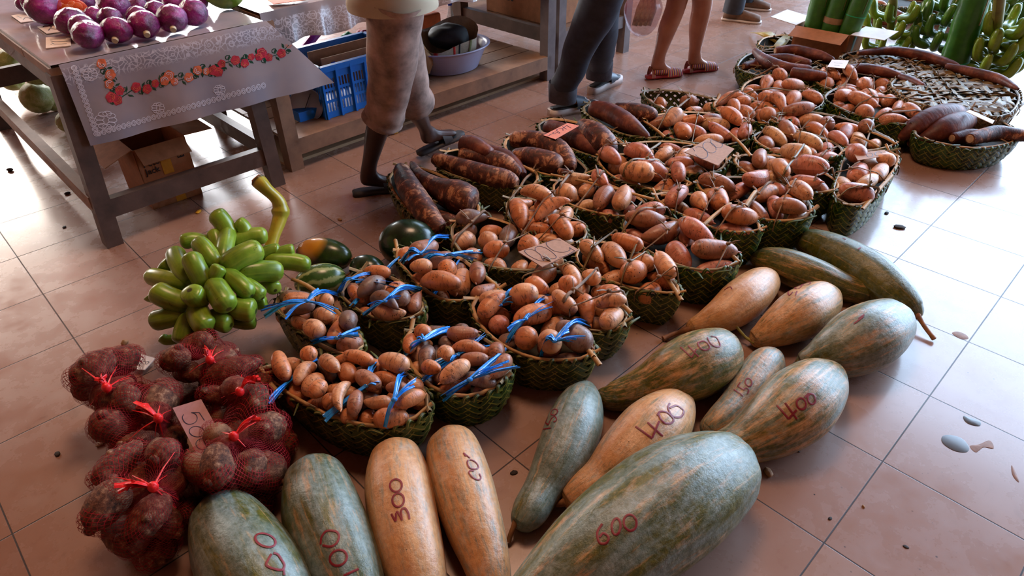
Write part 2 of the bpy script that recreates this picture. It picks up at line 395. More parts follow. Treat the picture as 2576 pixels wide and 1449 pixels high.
gourd('pumpkin', 'pale orange pumpkin marked 300 in red, below the widest basket', [(985, 1107, 0), (995, 1150, 62), (1002, 1220, 83), (1018, 1320, 86), (1040, 1410, 80), (1066, 1500, 62), (1090, 1580, 0)], (0.66, 0.28, 0.7), (8, 0.012), seed=3,
      writing=[ell(996.2, 1221.6, 15, 15.7), ell(1001.9, 1258.4, 14.5, 17), [(984.8, 1293.4), (995.9, 1312.2)], [(995.9, 1312.2), (996.8, 1291)], [(996.8, 1291), (1001, 1289), (1011.3, 1308)], [(1011.3, 1309.7), (1009.6, 1285.7), (1018.1, 1278.9), (1026.7, 1290.9), (1030, 1306.2)]])
gourd('pumpkin', 'pale orange pumpkin marked 100 in thin red, right of the 300 one', [(1120, 1078, 0), (1135, 1120, 62), (1158, 1205, 77), (1190, 1310, 74), (1220, 1400, 62), (1240, 1480, 48), (1255, 1560, 0)], (0.62, 0.25, 0.8), (8, 0.010), seed=4,
      writing=[[(1166, 1139.8), (1182.3, 1153)], [(1166, 1139.8), (1172, 1149)], [(1177.9, 1157.4), (1175.7, 1165.5), (1181.5, 1177.2), (1195.5, 1180.9), (1203.5, 1175.7), (1198.4, 1165.5), (1189.6, 1158.9), (1181, 1157)], [(1192.5, 1186), (1183.7, 1184.5), (1180, 1190.4), (1188.1, 1200.6), (1198.4, 1206.5), (1207.2, 1206.5), (1209.4, 1200.6), (1205.7, 1191.8)]], ww=0.004)
gourd('pumpkin', 'slim blue-grey pumpkin marked 150, its stalk pointing at the bottom edge', [(1480, 963, 0), (1466, 1005, 48), (1444, 1070, 71), (1412, 1150, 68), (1368, 1225, 50), (1333, 1285, 46), (1312, 1318, 32), (1303, 1333, 0)], (0.3, 0.35, 0.8), (10, 0.012), seed=5,
      stalk=[(1300, 1308, 0.05), (1288, 1335, 0.035), (1279, 1362, 0.012), 0.008], writing=[[(1362.5, 1080.9), (1386.7, 1077)], [(1378.5, 1050), (1373, 1063.8)], [(1373, 1063.8), (1379.6, 1069.3)], [(1379.6, 1069.3), (1386.2, 1055), (1395, 1047.9), (1400.2, 1054), (1397, 1060.8), (1393.3, 1060.8)], ell(1394.7, 1037.3, 9, 6.5, -35)], ww=0.004)
gourd('pumpkin', 'peach coloured pumpkin marked 400, between the 150 and 600 pumpkins', [(1728, 985, 0), (1700, 1025, 52), (1645, 1085, 86), (1580, 1150, 80), (1520, 1205, 60), (1468, 1240, 50), (1435, 1262, 36), (1420, 1272, 0)], (0.64, 0.5, 0.7), (9, 0.012), seed=6,
      stalk=[(1425, 1262, 0.05), (1400, 1268, 0.03), (1384, 1255, 0.02), (1392, 1240, 0.03), 0.009], writing=[[(1598.8, 1073.3), (1639.9, 1102.6)], [(1639.9, 1102.6), (1658.2, 1060)], [(1628.9, 1063), (1667, 1097.4)], [(1653.8, 1045.4), (1659.6, 1036.6), (1671.4, 1035.9), (1681.6, 1040.3), (1694, 1054.2), (1690.4, 1063), (1680, 1065.9), (1669.9, 1063), (1661, 1052.7), (1657.4, 1042.5)], [(1684.5, 1014.7), (1680.9, 1026.4), (1687.5, 1042.5), (1696.3, 1049), (1712.4, 1048.4), (1719.7, 1035.2), (1712.4, 1026.4), (1700.7, 1020.5), (1684.5, 1026.4)]], ww=0.006)
gourd('pumpkin', 'largest grey-green ribbed pumpkin, marked 600 in dark red', [(1882, 1165, 0), (1838, 1180, 88), (1770, 1210, 124), (1690, 1262, 145), (1600, 1328, 147), (1500, 1408, 138), (1400, 1488, 112), (1310, 1560, 76), (1250, 1610, 0)], (0.3, 0.45, 0.85), (10, 0.028), seed=7,
      writing=[[(1515, 1318), (1503, 1340), (1508, 1365), (1525, 1366), (1531, 1352), (1518, 1342), (1508, 1352)], Z(1550, 1325, 11, 20, 5), Z(1585, 1315, 16, 20, -10)])
gourd('pumpkin', 'yellow-green crook-necked pumpkin marked 400, pointing at the blue-tied baskets', [(1858, 880, 0), (1820, 890, 62), (1765, 912, 82), (1700, 943, 78), (1640, 970, 60), (1585, 988, 46), (1535, 998, 34), (1502, 988, 0)], (0.4, 0.72, 0.55), (10, 0.014), seed=8,
      writing=[[(1711.6, 873.5), (1739.4, 899.8)], [(1739.4, 899.8), (1751.8, 878.1)], [(1730.7, 869.9), (1757, 897.7)], [(1755.9, 860.6), (1757, 869.9), (1764.2, 878.1), (1772.4, 881.2), (1780.7, 879.1), (1785.8, 874), (1778.6, 862.7), (1768.3, 858.5), (1755.9, 862.7)], [(1779.6, 849.3), (1786.8, 863.7), (1798.2, 871.9), (1809.5, 871.9), (1811, 864.7), (1802.3, 849.3), (1788, 846)]], ww=0.005)
gourd('pumpkin', 'small narrow grey pumpkin marked 150, wedged between two 400 pumpkins', [(1958, 886, 0), (1930, 915, 44), (1888, 968, 47), (1852, 1018, 42), (1815, 1058, 40), (1782, 1082, 28), (1768, 1092, 0)], (0.45, 0.3, 0.8), (10, 0.012), seed=9,
      writing=[[(1846.3, 980.7), (1860.9, 990), (1869, 997)], [(1862.6, 962.6), (1855.8, 972)], [(1855.8, 972), (1871.2, 981.5)], [(1871.2, 981.5), (1876.4, 976.4), (1883.2, 981.5), (1879.8, 991)], ell(1883.2, 962, 8, 10, -15)], ww=0.0045)
gourd('pumpkin', 'bulky grey-green pumpkin with 400 across its side, at the right of the group', [(2110, 925, 0), (2065, 965, 68), (2005, 1020, 92), (1942, 1072, 80), (1872, 1112, 58), (1810, 1138, 48), (1755, 1155, 36), (1735, 1162, 0)], (0.42, 0.5, 0.75), (10, 0.014), seed=10,
      writing=[[(1954.5, 1020), (1983.7, 1053.6)], [(1983.7, 1053.6), (2003.4, 1031.3)], [(1975, 1014), (2004.3, 1054.5)], ell(2015.4, 1015.9, 11.5, 14, -15), ell(2041.2, 1003.8, 9.5, 13, -10), [(2034.3, 990), (2024, 1000.4)]], ww=0.006)
gourd('pumpkin', 'orange pumpkin with a long tapering neck, beside the green front basket', [(1948, 688, 0), (1920, 712, 42), (1872, 752, 55), (1822, 790, 47), (1775, 812, 32), (1742, 824, 21), (1728, 830, 0)], (0.68, 0.6, 0.6), (9, 0.012), seed=11,
      stalk=[(1735, 828, 0.035), (1700, 838, 0.02), (1668, 852, 0.012), 0.010], writing=[[(1822, 730), (1836, 722), (1842, 728)]], ww=0.004)
gourd('pumpkin', 'pear-shaped mottled pumpkin with a yellow stalk, red number near its top', [(2108, 735, 0), (2070, 755, 50), (2015, 790, 64), (1965, 820, 52), (1925, 842, 36), (1900, 855, 24), (1888, 860, 0)], (0.6, 0.55, 0.7), (9, 0.014), seed=12,
      stalk=[(1900, 862, 0.035), (1878, 850, 0.03), (1862, 833, 0.045), (1848, 815, 0.06), 0.006], stmat='stem_y', writing=[[(1984.8, 732.5), (1982.6, 736.8), (1984.8, 742.7), (1988.2, 741.9), (1994.2, 735)], [(2005.3, 732.5), (2001, 743.6)], ell(2008, 722, 8.5, 4.3, -20), ell(2027.5, 713.5, 11.5, 4, -8)], ww=0.0045)
gourd('pumpkin', 'oval grey pumpkin with a small red stroke, right of the pear-shaped one', [(2284, 785, 0), (2240, 812, 62), (2180, 848, 84), (2115, 882, 72), (2060, 902, 46), (2018, 915, 26), (2000, 918, 0)], (0.35, 0.42, 0.95), (10, 0.018), seed=13,
      writing=[[(2148, 815), (2172, 797)], [(2160, 802), (2174, 792)]])
gourd('pumpkin', 'dark olive ribbed pumpkin, its stalk end against the long grey-green pumpkin', [(1888, 645, 0), (1915, 652, 28), (1975, 670, 45), (2050, 698, 46), (2115, 720, 36), (2165, 735, 30), (2198, 746, 16), (2206, 750, 0)], (0.35, 0.85, 0.3), (12, 0.03), seed=14,
      stalk=[(2200, 745, 0.045), (2215, 748, 0.045), (2252, 760, 0.03), 0.008])
gourd('pumpkin', 'long curved grey-green pumpkin at the back of the group with a thick stalk', [(1992, 592, 0), (2030, 608, 32), (2105, 642, 50), (2185, 688, 55), (2250, 740, 48), (2295, 780, 30), (2316, 798, 0)], (0.2, 0.62, 0.5), (10, 0.02), seed=15,
      stalk=[(2304, 785, 0.05), (2325, 820, 0.03), (2350, 853, 0.012), 0.009], writing=[[(2120, 600), (2128, 602)], [(2158, 628), (2166, 622)]])

# ------------------------------------------------------------------ watermelons
def m_melon(name, stripe, dark, lite, patch=None):
    g = G(name); tc = g.n('TexCoord'); s = g.n('SeparateXYZ'); g.link(tc.outputs['UV'], s.inputs[0]); o = g.coord('Object')
    n = g.noise(o, 14, 5, 0.7); col = g.mix(g.ramp(n, [(0.35, 0.0), (0.7, 1.0)]), srgb(dark), srgb(lite))
    if stripe:
        x = g.math('FRACT', g.math('ADD', g.math('MULTIPLY', s.outputs[0], 9.0), g.math('MULTIPLY', g.noise(o, 22, 4, 0.7), 0.9)))
        col = g.mix(g.ramp(g.math('ABSOLUTE', g.math('SUBTRACT', x, 0.5)), [(0.12, 1.0), (0.25, 0.0)]), col, srgb(stripe))
    if patch:
        sp = g.n('TexGradient', gradient_type='SPHERICAL'); m = g.n('Mapping'); g.link(tc.outputs['Object'], m.inputs[0]); m.inputs['Location'].default_value = patch[0]; m.inputs['Scale'].default_value = (12, 12, 9); g.link(m.outputs[0], sp.inputs[0])
        col = g.mix(g.ramp(sp.outputs['Fac'], [(0.05, 0.0), (0.5, 0.9)]), col, srgb(patch[1]))
    g.bump(n, 0.08, 0.003); return g.fin(col, 0.25, spec=0.5)
M['melon_dark'] = m_melon('dark_green_melon_rind', None, '0e1f12', '24401f')
M['melon_patch'] = m_melon('melon_rind_with_orange_patch', None, '13240f', '33481a', ((0.55, 0.2, -0.75), 'c98a24'))
M['melon_stripe'] = m_melon('striped_melon_rind', '9aa36a', '2f4a1e', '4c6a2e')
def melon(label, u, v, a, bb, ang, mat, stalk=True):
    p, r = lie(u, v, bb); d = math.radians(ang)
    q = P(u + math.cos(d) * 50, v - math.sin(d) * 50, p.z) - p; q.z = 0; q.normalize(); ha = r * a / bb
    mb = MB(); S = np.linspace(0, 1, 30); cs = [p + q * (-math.cos(PI * s) * ha) for s in S]; rs = [math.sin(PI * s) * r for s in S]
    mb.tube(cs, rs, 36, caps=False); o = mb.build('watermelon', mat, loc=p); tag(o, label, 'watermelon')
    if stalk:
        sb = MB(); e = p + q * ha * 0.985; sb.tube([e - q * 0.004, e + q * 0.01, e + q * 0.018 + UP * 0.008], [0.005, 0.003, 0.003], 8); sb.build('stalk', M['stem'], o, loc=p)
    return o
melon('dark green watermelon with an orange-yellow patch, right of the banana bunch', 815, 641, 75, 43, -8, M['melon_patch'])
melon('pale striped watermelon in front of the orange-patched one', 806, 706, 64, 43, 12, M['melon_stripe'])
melon('large round dark green watermelon next to the nearest cassava basket', 1028, 612, 75, 61, 0, M['melon_dark'])
melon('small blackish watermelon between the two bigger dark ones', 925, 681, 50, 40, -20, M['melon_dark'])

# ------------------------------------------------------------------ sweet potato kinds
KINDS = []
def potato_kind(L, r, bend, taper, bumps, seed, word):
    nf = noise3(seed); n = 22; cs = []; rs = []
    for i in range(n):
        s = i / (n - 1); s2 = (1 - math.cos(PI * s)) / 2; x = (s2 - 0.5) * L
        e = 1 - abs(2 * s2 - 1) ** (2.2 if L > 0.09 else 2.0); rr = r * math.sqrt(max(0, e)) * (1 - taper * (s2 - 0.3)) * (1 + bumps * math.sin(7 * s2 + seed))
        cs.append(Vector((x, bend * (4 * (s2 - 0.5) ** 2 - 0.5), 0.15 * bend * math.sin(5 * s2)))); rs.append(rr)
    rs[0] = rs[-1] = 0
    def rib(a, t): return 1 + 0.06 * nf((math.cos(a) * 1.4, math.sin(a) * 1.4, t * 5 + 1))
    mb = MB(); mb.tube(cs, rs, 18, caps=False, rib=rib)
    if L > 0.1: # little root tails at the ends
        e = cs[-1]; mb.tube([e - Vector((0.006, 0, 0)), e + Vector((0.006, 0, 0.001)), e + Vector((0.011, 0.002, 0.0))], [0.005, 0.003, 0.001], 6)
    o = mb.build('sweet_potato', M['potato'], link=False); me = o.data; bpy.data.objects.remove(o)
    k = max(2, int(round(L / r / 1.1))); sph = []
    for j in range(k):
        s2 = (j + 0.5) / k; i = min(range(n), key=lambda q: abs((cs[q].x / L + 0.5) - s2)); sph.append((cs[i].x, cs[i].y, cs[i].z, rs[i] * 1.0))
    KINDS.append((me, np.array(sph), word, L))
potato_kind(0.135, 0.030, 0.012, 0.15, 0.03, 1, 'long'); potato_kind(0.120, 0.032, -0.010, 0.2, 0.02, 2, 'plump')
potato_kind(0.090, 0.035, 0.003, 0.1, 0.02, 3, 'short'); potato_kind(0.074, 0.034, 0.0, 0.05, 0.02, 4, 'round')
potato_kind(0.150, 0.026, 0.030, 0.2, 0.06, 5, 'bent'); potato_kind(0.110, 0.029, 0.008, 0.5, 0.03, 6, 'tapered')
potato_kind(0.125, 0.036, -0.006, -0.3, 0.04, 8, 'thick'); potato_kind(0.100, 0.026, 0.010, 0.1, 0.04, 9, 'slim')
potato_kind(0.140, 0.033, -0.022, 0.3, 0.08, 10, 'knobbly'); potato_kind(0.082, 0.030, 0.004, 0.3, 0.03, 12, 'small')
PCOL = [('orange', (0.70, 0.25, 0.09)), ('peach', (0.78, 0.38, 0.18)), ('brown', (0.40, 0.17, 0.09)), ('grey-brown', (0.21, 0.15, 0.115)), ('pinkish', (0.64, 0.23, 0.14)), ('buff', (0.76, 0.45, 0.22))]

def inside(poly, x, y):
    c = False; n = len(poly); j = n - 1
    for i in range(n):
        xi, yi = poly[i]; xj, yj = poly[j]
        if (yi > y) != (yj > y) and x < (xj - xi) * (y - yi) / (yj - yi) + xi: c = not c
        j = i
    return c
def edge_dist(poly, x, y):
    a = np.asarray(poly); b2 = np.roll(a, -1, 0); d = b2 - a; p = np.array((x, y)); t = np.clip(((p - a) * d).sum(1) / (d * d).sum(1), 0, 1)
    return float(np.sqrt(((a + d * t[:, None] - p) ** 2).sum(1)).min())
def pack(poly, bed, n, kinds, rng, scale=1.0, placed=None, tilt=0.25, zmax=9, tries=110, tight=0.25):
    """drop rounded tubers one after another inside a plan polygon; returns (kind, pos, rot, scale)"""
    P0 = np.asarray(poly); lo, hi = P0.min(0), P0.max(0); S = placed if placed is not None else np.zeros((0, 4)); out = []
    for q in range(n):
        ki = int(rng.choice(kinds)); sph = KINDS[ki][1]; sc = scale * rng.uniform(0.9, 1.12); best = None
        for _ in range(tries):
            x, y = rng.uniform(lo[0], hi[0]), rng.uniform(lo[1], hi[1])
            if not inside(poly, x, y): continue
            yaw = rng.uniform(0, 2 * PI); R = np.array(Matrix.Rotation(yaw, 3, 'Z') @ Matrix.Rotation(rng.uniform(-tilt, tilt), 3, 'Y') @ Matrix.Rotation(rng.uniform(0, 6.28), 3, 'X'))
            o = sph[:, :3] @ R.T * sc; r = sph[:, 3] * sc; ok = True; z = -9
            for k in (0, len(r) - 1):
                ex, ey = x + o[k, 0], y + o[k, 1]
                if not inside(poly, ex, ey) or edge_dist(poly, ex, ey) < r[k] * tight: ok = False; break
            if not ok: continue
            for k in range(len(r)):
                z = max(z, bed(x + o[k, 0], y + o[k, 1]) + r[k] - o[k, 2])
                if len(S):
                    d2 = (S[:, 0] - x - o[k, 0]) ** 2 + (S[:, 1] - y - o[k, 1]) ** 2; RR = (S[:, 3] + r[k]) * 1.0; m = d2 < RR * RR
                    if m.any(): z = max(z, float((S[m, 2] + np.sqrt(RR[m] ** 2 - d2[m])).max() - o[k, 2]))
            if best is None or z < best[0]: best = (z, x, y, R, o, r)
        if best is None or best[0] > zmax: continue
        z, x, y, R, o, r = best; S = np.vstack([S, np.column_stack([o + np.array((x, y, z)), r])]); out.append((ki, (x, y, z), R, sc))
    return out, S

# ------------------------------------------------------------------ woven palm baskets
def basket(noun, rim_px, h=0.14, k=0.80, leaf='leaf_green', potatoes=0, pk=range(10), pcol=(0, 1, 1, 0, 4, 2), ties=None, ntie=3, sticks=True, heap=0.05, psc=1.0, seed=1, open_weave=False, stuff=False, label=None, fringe=1.0, bedz=0.060, rach=None):
    rng = np.random.default_rng(seed * 101 + 3); N = 120
    R3 = [P(u, v, h) for u, v in rim_px]; R = crom([(p.x, p.y) for p in R3], 240, closed=True)
    d = np.sqrt(((np.roll(R, -1, 0) - R) ** 2).sum(1)); cum = np.concatenate([[0], np.cumsum(d)]); per = cum[-1]
    Rc = np.vstack([R, R[:1]]); ctr = R.mean(0)
    def rim(s):
        s = (s % 1.0) * per; return np.array((np.interp(s, cum, Rc[:, 0]), np.interp(s, cum, Rc[:, 1])))
    nz = noise3(seed)
    a = R - ctr; far = int(np.argmax((a ** 2).sum(1))); tip1 = cum[far] / per; ax = a[far] / np.linalg.norm(a[far]); far2 = int(np.argmin(a @ ax)); tip2 = cum[far2] / per
    def tipness(s):
        q = min(abs((s - tip1 + 0.5) % 1 - 0.5), abs((s - tip2 + 0.5) % 1 - 0.5)); return math.exp(-(q / 0.07) ** 2)
    def W(s, t, off=0.0):
        r = rim(s); f = k + (1 - k) * (1 - (1 - min(t, 1.0)) ** 2.0) if t <= 1 else 1 + (t - 1) * 0.12
        q = ctr + (r - ctr) * f; e = (r - ctr); L = np.linalg.norm(e); q = q + e / L * off
        hh = h + 0.012 * tipness(s) + 0.006 * nz((math.cos(2 * PI * s) * 2, math.sin(2 * PI * s) * 2, 0.3))
        return Vector((q[0], q[1], max(0.0015, hh * t)))
    base = empty('palm_basket', Vector((ctr[0], ctr[1], 0)), label or (noun[4:] + ', woven from coconut palm leaf'), 'basket', 'woven palm leaf baskets')
    loc = base.location.copy()
    # the plaited wall: two families of leaflets crossing over and under
    Hh = h * 1.15; dsp = 0.036 if not open_weave else 0.05; n = max(16, int(round(per / dsp / 2)) * 2); dsp = per / n; w = dsp * (0.70 if not open_weave else 0.42); mb = MB()
    for fam in (0, 1):
        sg = 1 if fam == 0 else -1
        for i in range(n):
            rows = []; K = 11; jit = rng.uniform(-0.06, 0.06); t1 = 1.0 + rng.uniform(-0.01, 0.02)
            for j in range(K):
                t = t1 * j / (K - 1); ds = t * Hh / per; sc_ = (i + jit) / n + sg * ds * 1.05; p = i; q = sg * 2 * t * Hh * 1.05 / dsp
                ph = PI / 2 * (2 * i + q * (1 if fam == 0 else 1)) if fam == 0 else PI / 2 * (2 * i + q)
                off = 0.0028 * math.cos(ph / 1.0) * (1 if fam == 0 else -1)
                wd = w / per * 0.74
                rows.append([W(sc_ - wd, t, off - 0.0008), W(sc_, t, off + 0.0018), W(sc_ + wd, t, off - 0.0008)])
            ux = 2.0 * (i * 2 + fam); mb.grid(rows, [(ux + x, j / (K - 1)) for j in range(K) for x in (0, 0.5, 1.0)])
    mb.build('woven_wall', M[leaf], base, loc=loc)
    if not open_weave:
        lb = MB(); lb.grid([[W(s / 60, t, -0.006) for s in range(61)] for t in (0.0, 0.25, 0.5, 0.75, 0.97)]); lb.build('inner_wall', M['twigs'], base, loc=loc)
    # heap floor inside the basket
    poly = [tuple(ctr + (r - ctr) * 0.93) for r in R[::10]]; bz = h - bedz
    rad = max(0.05, min(np.sqrt(((R - ctr) ** 2).sum(1)).min(), 1))
    def bed(x, y): return bz + heap * 0.55 * max(0, 1 - ((x - ctr[0]) ** 2 + (y - ctr[1]) ** 2) / (rad * 1.15) ** 2)
    lb = MB(); lb.grid([[Vector((ctr[0] + (rim(s / 40)[0] - ctr[0]) * f, ctr[1] + (rim(s / 40)[1] - ctr[1]) * f, bed(*(ctr + (rim(s / 40) - ctr) * f)) - 0.004)) for s in range(41)] for f in (0.0, 0.3, 0.6, 0.94)]); lb.build('leaf_lining', M['twigs'], base, loc=loc)
    # plaited loops along the rim
    if fringe:
        fb = MB(); nf = n if fringe > 0.5 else n // 2
        for i in range(nf):
            s0 = (i + rng.uniform(-0.15, 0.15)) / nf; hh = rng.uniform(0.004, 0.015) * fringe; ds = rng.uniform(0.7, 1.2) / nf
            if rng.random() < 0.8:
                pts = [W(s0, 0.93, 0.003), W(s0 + ds * 0.15, 1.0, 0.003) + UP * hh * 0.8, W(s0 + ds * 0.55, 1.0, -0.004) + UP * hh, W(s0 + ds, 0.97, -0.008)]
            else:
                ee = rng.uniform(-0.03, 0.03); pts = [W(s0, 0.95, 0.003), W(s0 + ds * 0.4, 1.0, 0.008) + UP * hh, W(s0 + ds * 1.3, 1.0, 0.02) + UP * hh * 1.2 + Vector((ee, ee, 0))]
            fb.ribbon([Vector(p) for p in crom([tuple(p) for p in pts], 7)], 0.013, up=(rim(s0)[0] - ctr[0], rim(s0)[1] - ctr[1], 0.3), taper=[1, 1, 1, 0.9, 0.8, 0.6, 0.4])
        fb.build('rim_loops', M[leaf if rng.random() < 0.6 else 'leaf_olive'], base, loc=loc)
    # the two halves of the split rib that stiffen the rim
    if sticks:
        for side in (0, 1):
            s0, s1 = (tip1, tip2) if side == 0 else (tip2, tip1); dd = (s1 - s0) % 1.0; K = 14; pts = []
            for j in range(K): pts.append(W(s0 + dd * (j / (K - 1)), 0.99, -0.012) + UP * 0.010)
            e0 = (pts[0] - pts[2]).normalized(); e1 = (pts[-1] - pts[-3]).normalized(); ext = rng.uniform(0.01, 0.05, 2)
            pts = [pts[0] + e0 * ext[0] + UP * ext[0] * 0.3] + pts + [pts[-1] + e1 * ext[1] + UP * ext[1] * 0.3]
            rb = MB(); rb.ribbon(pts, rng.uniform(0.012, 0.019), up=(0, 0, 1), th=0.005, twist=rng.uniform(-0.5, 0.5)); rb.build('rim_rib', M[rach or ('rachis' if rng.random() < 0.55 else 'leaf_dry')], base, loc=loc)
    # contents
    top = h + heap; placed = []
    if potatoes:
        placed, S = pack(poly, bed, potatoes, list(pk), rng, psc, zmax=h + heap + 0.02)
        top = max([S[:, 2].max() + 0.01]) if len(S) else top
        build_potatoes(placed, noun, ctr, rng, pcol, stuff)
    # ties over the top
    axn = ax / np.linalg.norm(ax); pn = np.array((-axn[1], axn[0])); La = (a @ axn).max(); Lb = (a @ axn).min()
    def zat(x, y):
        e = edge_dist([tuple(r) for r in R[::6]], x, y) if inside([tuple(r) for r in R[::6]], x, y) else 0
        z = h + 0.004
        if potatoes and len(S):
            m = ((S[:, 0] - x) ** 2 + (S[:, 1] - y) ** 2) < (S[:, 3] + 0.004) ** 2
            if m.any(): z = max(z, float((S[m, 2] + np.sqrt(np.maximum(0, (S[m, 3]+0.004) ** 2 - (S[m, 0] - x) ** 2 - (S[m, 1] - y) ** 2))).max()) + 0.006)
        elif not potatoes: z = h + heap * min(1, e / 0.06)
        return z
    def hug(p0, p1, K=9, sag=0.0):
        pts = []
        for j in range(K):
            t = j / (K - 1); x, y = p0[0] * (1 - t) + p1[0] * t, p0[1] * (1 - t) + p1[1] * t; pts.append([x, y, zat(x, y)])
        # taut: upper convex hull of heights
        z = np.array([q[2] for q in pts])
        for _ in range(6):
            for j in range(1, K - 1): z[j] = max(z[j], (z[j - 1] + z[j + 1]) / 2)
        for j in range(K): pts[j][2] = float(z[j])
        return [Vector(q) for q in pts]
    if ties is None:
        for i in range(ntie):
            f = (i + 0.5 + rng.uniform(-0.25, 0.25)) / ntie; along = Lb + (La - Lb) * f; sk = rng.uniform(-0.05, 0.05)
            c0 = ctr + axn * along; e = []
            for sgn in (-1, 1):
                t = 0.0
                while t < 0.5 and inside([tuple(r) for r in R[::6]], *(c0 + pn * sgn * t + axn * sk * sgn)): t += 0.01
                e.append(c0 + pn * sgn * t + axn * sk * sgn)
            pts = hug(e[0], e[1]); tb = MB(); ww = rng.uniform(0.006, 0.013)
            tb.ribbon([Vector(p) for p in crom([tuple(p) for p in [pts[0] - UP * 0.04] + pts + [pts[-1] - UP * 0.04]], 26)], ww, th=0.003, twist=rng.uniform(-3, 3))
            kn = pts[int(rng.integers(2, 7))] + UP * 0.006
            tb.sphere(kn, 0.008, 8, 6, sc=(1.3, 1, 0.8))
            for q in range(int(rng.integers(2, 5))):
                an = rng.uniform(0, 6.28); l = rng.uniform(0.02, 0.07); dv = Vector((math.cos(an), math.sin(an), rng.uniform(0.1, 0.9)))
                tb.ribbon([kn, kn + dv * l * 0.5 + UP * 0.004, kn + dv * l], rng.uniform(0.003, 0.009), th=0.001, twist=rng.uniform(-2, 2), taper=[0.6, 1.2, 0.7])
            tb.build('dry_leaf_tie', M['straw'] if rng.random() < 0.75 else M['leaf_dry'], base, loc=loc)
    else:
        for (p0, kn, p1, fans) in ties:
            A, K_, B = P(*p0, h + 0.01), P(*kn, h + 0.06), P(*p1, h + 0.01); K_ = P(*kn, zat(K_.x, K_.y) + 0.008)
            for _ in range(3): K_ = P(*kn, zat(K_.x, K_.y) + 0.008)
            tb = MB()
            for st in range(5):
                o1 = Vector(rng.uniform(-0.006, 0.006, 3)) + UP * 0.004
                for E1 in (A, B):
                    mid = (E1 + K_) / 2; mid = Vector((mid.x, mid.y, max(mid.z + 0.004, min(zat(mid.x, mid.y), K_.z) + 0.006)))
                    j1 = Vector(rng.uniform(-0.008, 0.008, 3))
                    tb.ribbon([Vector(p) for p in crom([tuple(K_ + o1 * 0.4), tuple(mid + o1), tuple(E1 + o1 + j1)], 10)], rng.uniform(0.007, 0.013), th=0.0006, twist=rng.uniform(-1.6, 1.6))
            tb.sphere(K_, 0.007, 8, 6, sc=(1.4, 1.1, 0.9))
            for (fu, fv) in fans:
                for st in range(3):
                    F = P(fu, fv, K_.z + 0.005) + Vector(rng.uniform(-0.012, 0.012, 3)); F.z = max(F.z, h + 0.02); mid = (K_ + F) / 2 + UP * 0.008
                    tb.ribbon([Vector(p) for p in crom([tuple(K_), tuple(mid), tuple(F)], 8)], rng.uniform(0.005, 0.010), th=0.0006, twist=rng.uniform(-2.5, 2.5))
            tb.build('blue_twine_tie', M['blue'], base, loc=loc)
    BASKETS.append((base, ctr))
    return dict(base=base, ctr=ctr, h=h, poly=poly, W=W)

POT = []; BASKETS = []
def build_potatoes(placed, noun, ctr, rng, pcol, stuff=False):
    if stuff:
        mb = MB()
        for ki, pos, R, sc in placed:
            me = KINDS[ki][0]; V = np.empty(len(me.vertices) * 3); me.vertices.foreach_get('co', V); V = V.reshape(-1, 3) * sc @ R.T + np.array(pos)
            mb.add([tuple(p) for p in V], [tuple(p.vertices) for p in me.polygons])
        o = mb.build('sweet_potatoes', M['potato'], loc=Vector(placed[0][1])); o.color = (0.66, 0.27, 0.13, 1)
        tag(o, 'heap of small sweet potatoes in the ' + noun, 'sweet potatoes', kind='stuff'); return
    for ki, pos, R, sc in placed:
        o = bpy.data.objects.new('sweet_potato', KINDS[ki][0]); COL.objects.link(o)
        o.matrix_world = Matrix.Translation(pos) @ Matrix(R.tolist()).to_4x4() @ Matrix.Scale(sc, 4)
        cw, c = PCOL[int(rng.choice(pcol))]; v = rng.uniform(0.85, 1.1); o.color = tuple(min(1, x * v) for x in c) + (1,)
        POT.append([o, KINDS[ki][2], cw, noun, pos, ctr])
def label_potatoes():
    from collections import defaultdict
    by = defaultdict(list)
    for q in POT: by[q[3]].append(q)
    for noun, L in by.items():
        used = defaultdict(list)
        for q in L:
            o, kw, cw, _, pos, ctr = q; dx, dy = pos[0] - ctr[0], pos[1] - ctr[1]
            dx, dy = dx, dy
            w = ('back' if dy > 0.045 else 'front' if dy < -0.045 else ''); s = ('left' if dx < -0.05 else 'right' if dx > 0.05 else '')
            place = (w + (' ' + s if w and s else s)) if (w or s) else 'centre'
            used[(kw, cw, place)].append(q)
        for (kw, cw, place), Q in used.items():
            Q.sort(key=lambda q: -q[4][2])
            for i, q in enumerate(Q):
                noun = noun.replace('the ', 'the ', 1)
                extra = '' if len(Q) == 1 else ('upper ' if i == 0 else 'half-buried ' if i == len(Q) - 1 else 'wedged ')
                ad = ', %s of' % place if place != 'centre' else ', middle of'
                tag(q[0], '%s%s %s sweet potato%s %s' % (extra, kw, cw, ad, noun), 'sweet potato', 'sweet potatoes in ' + noun)
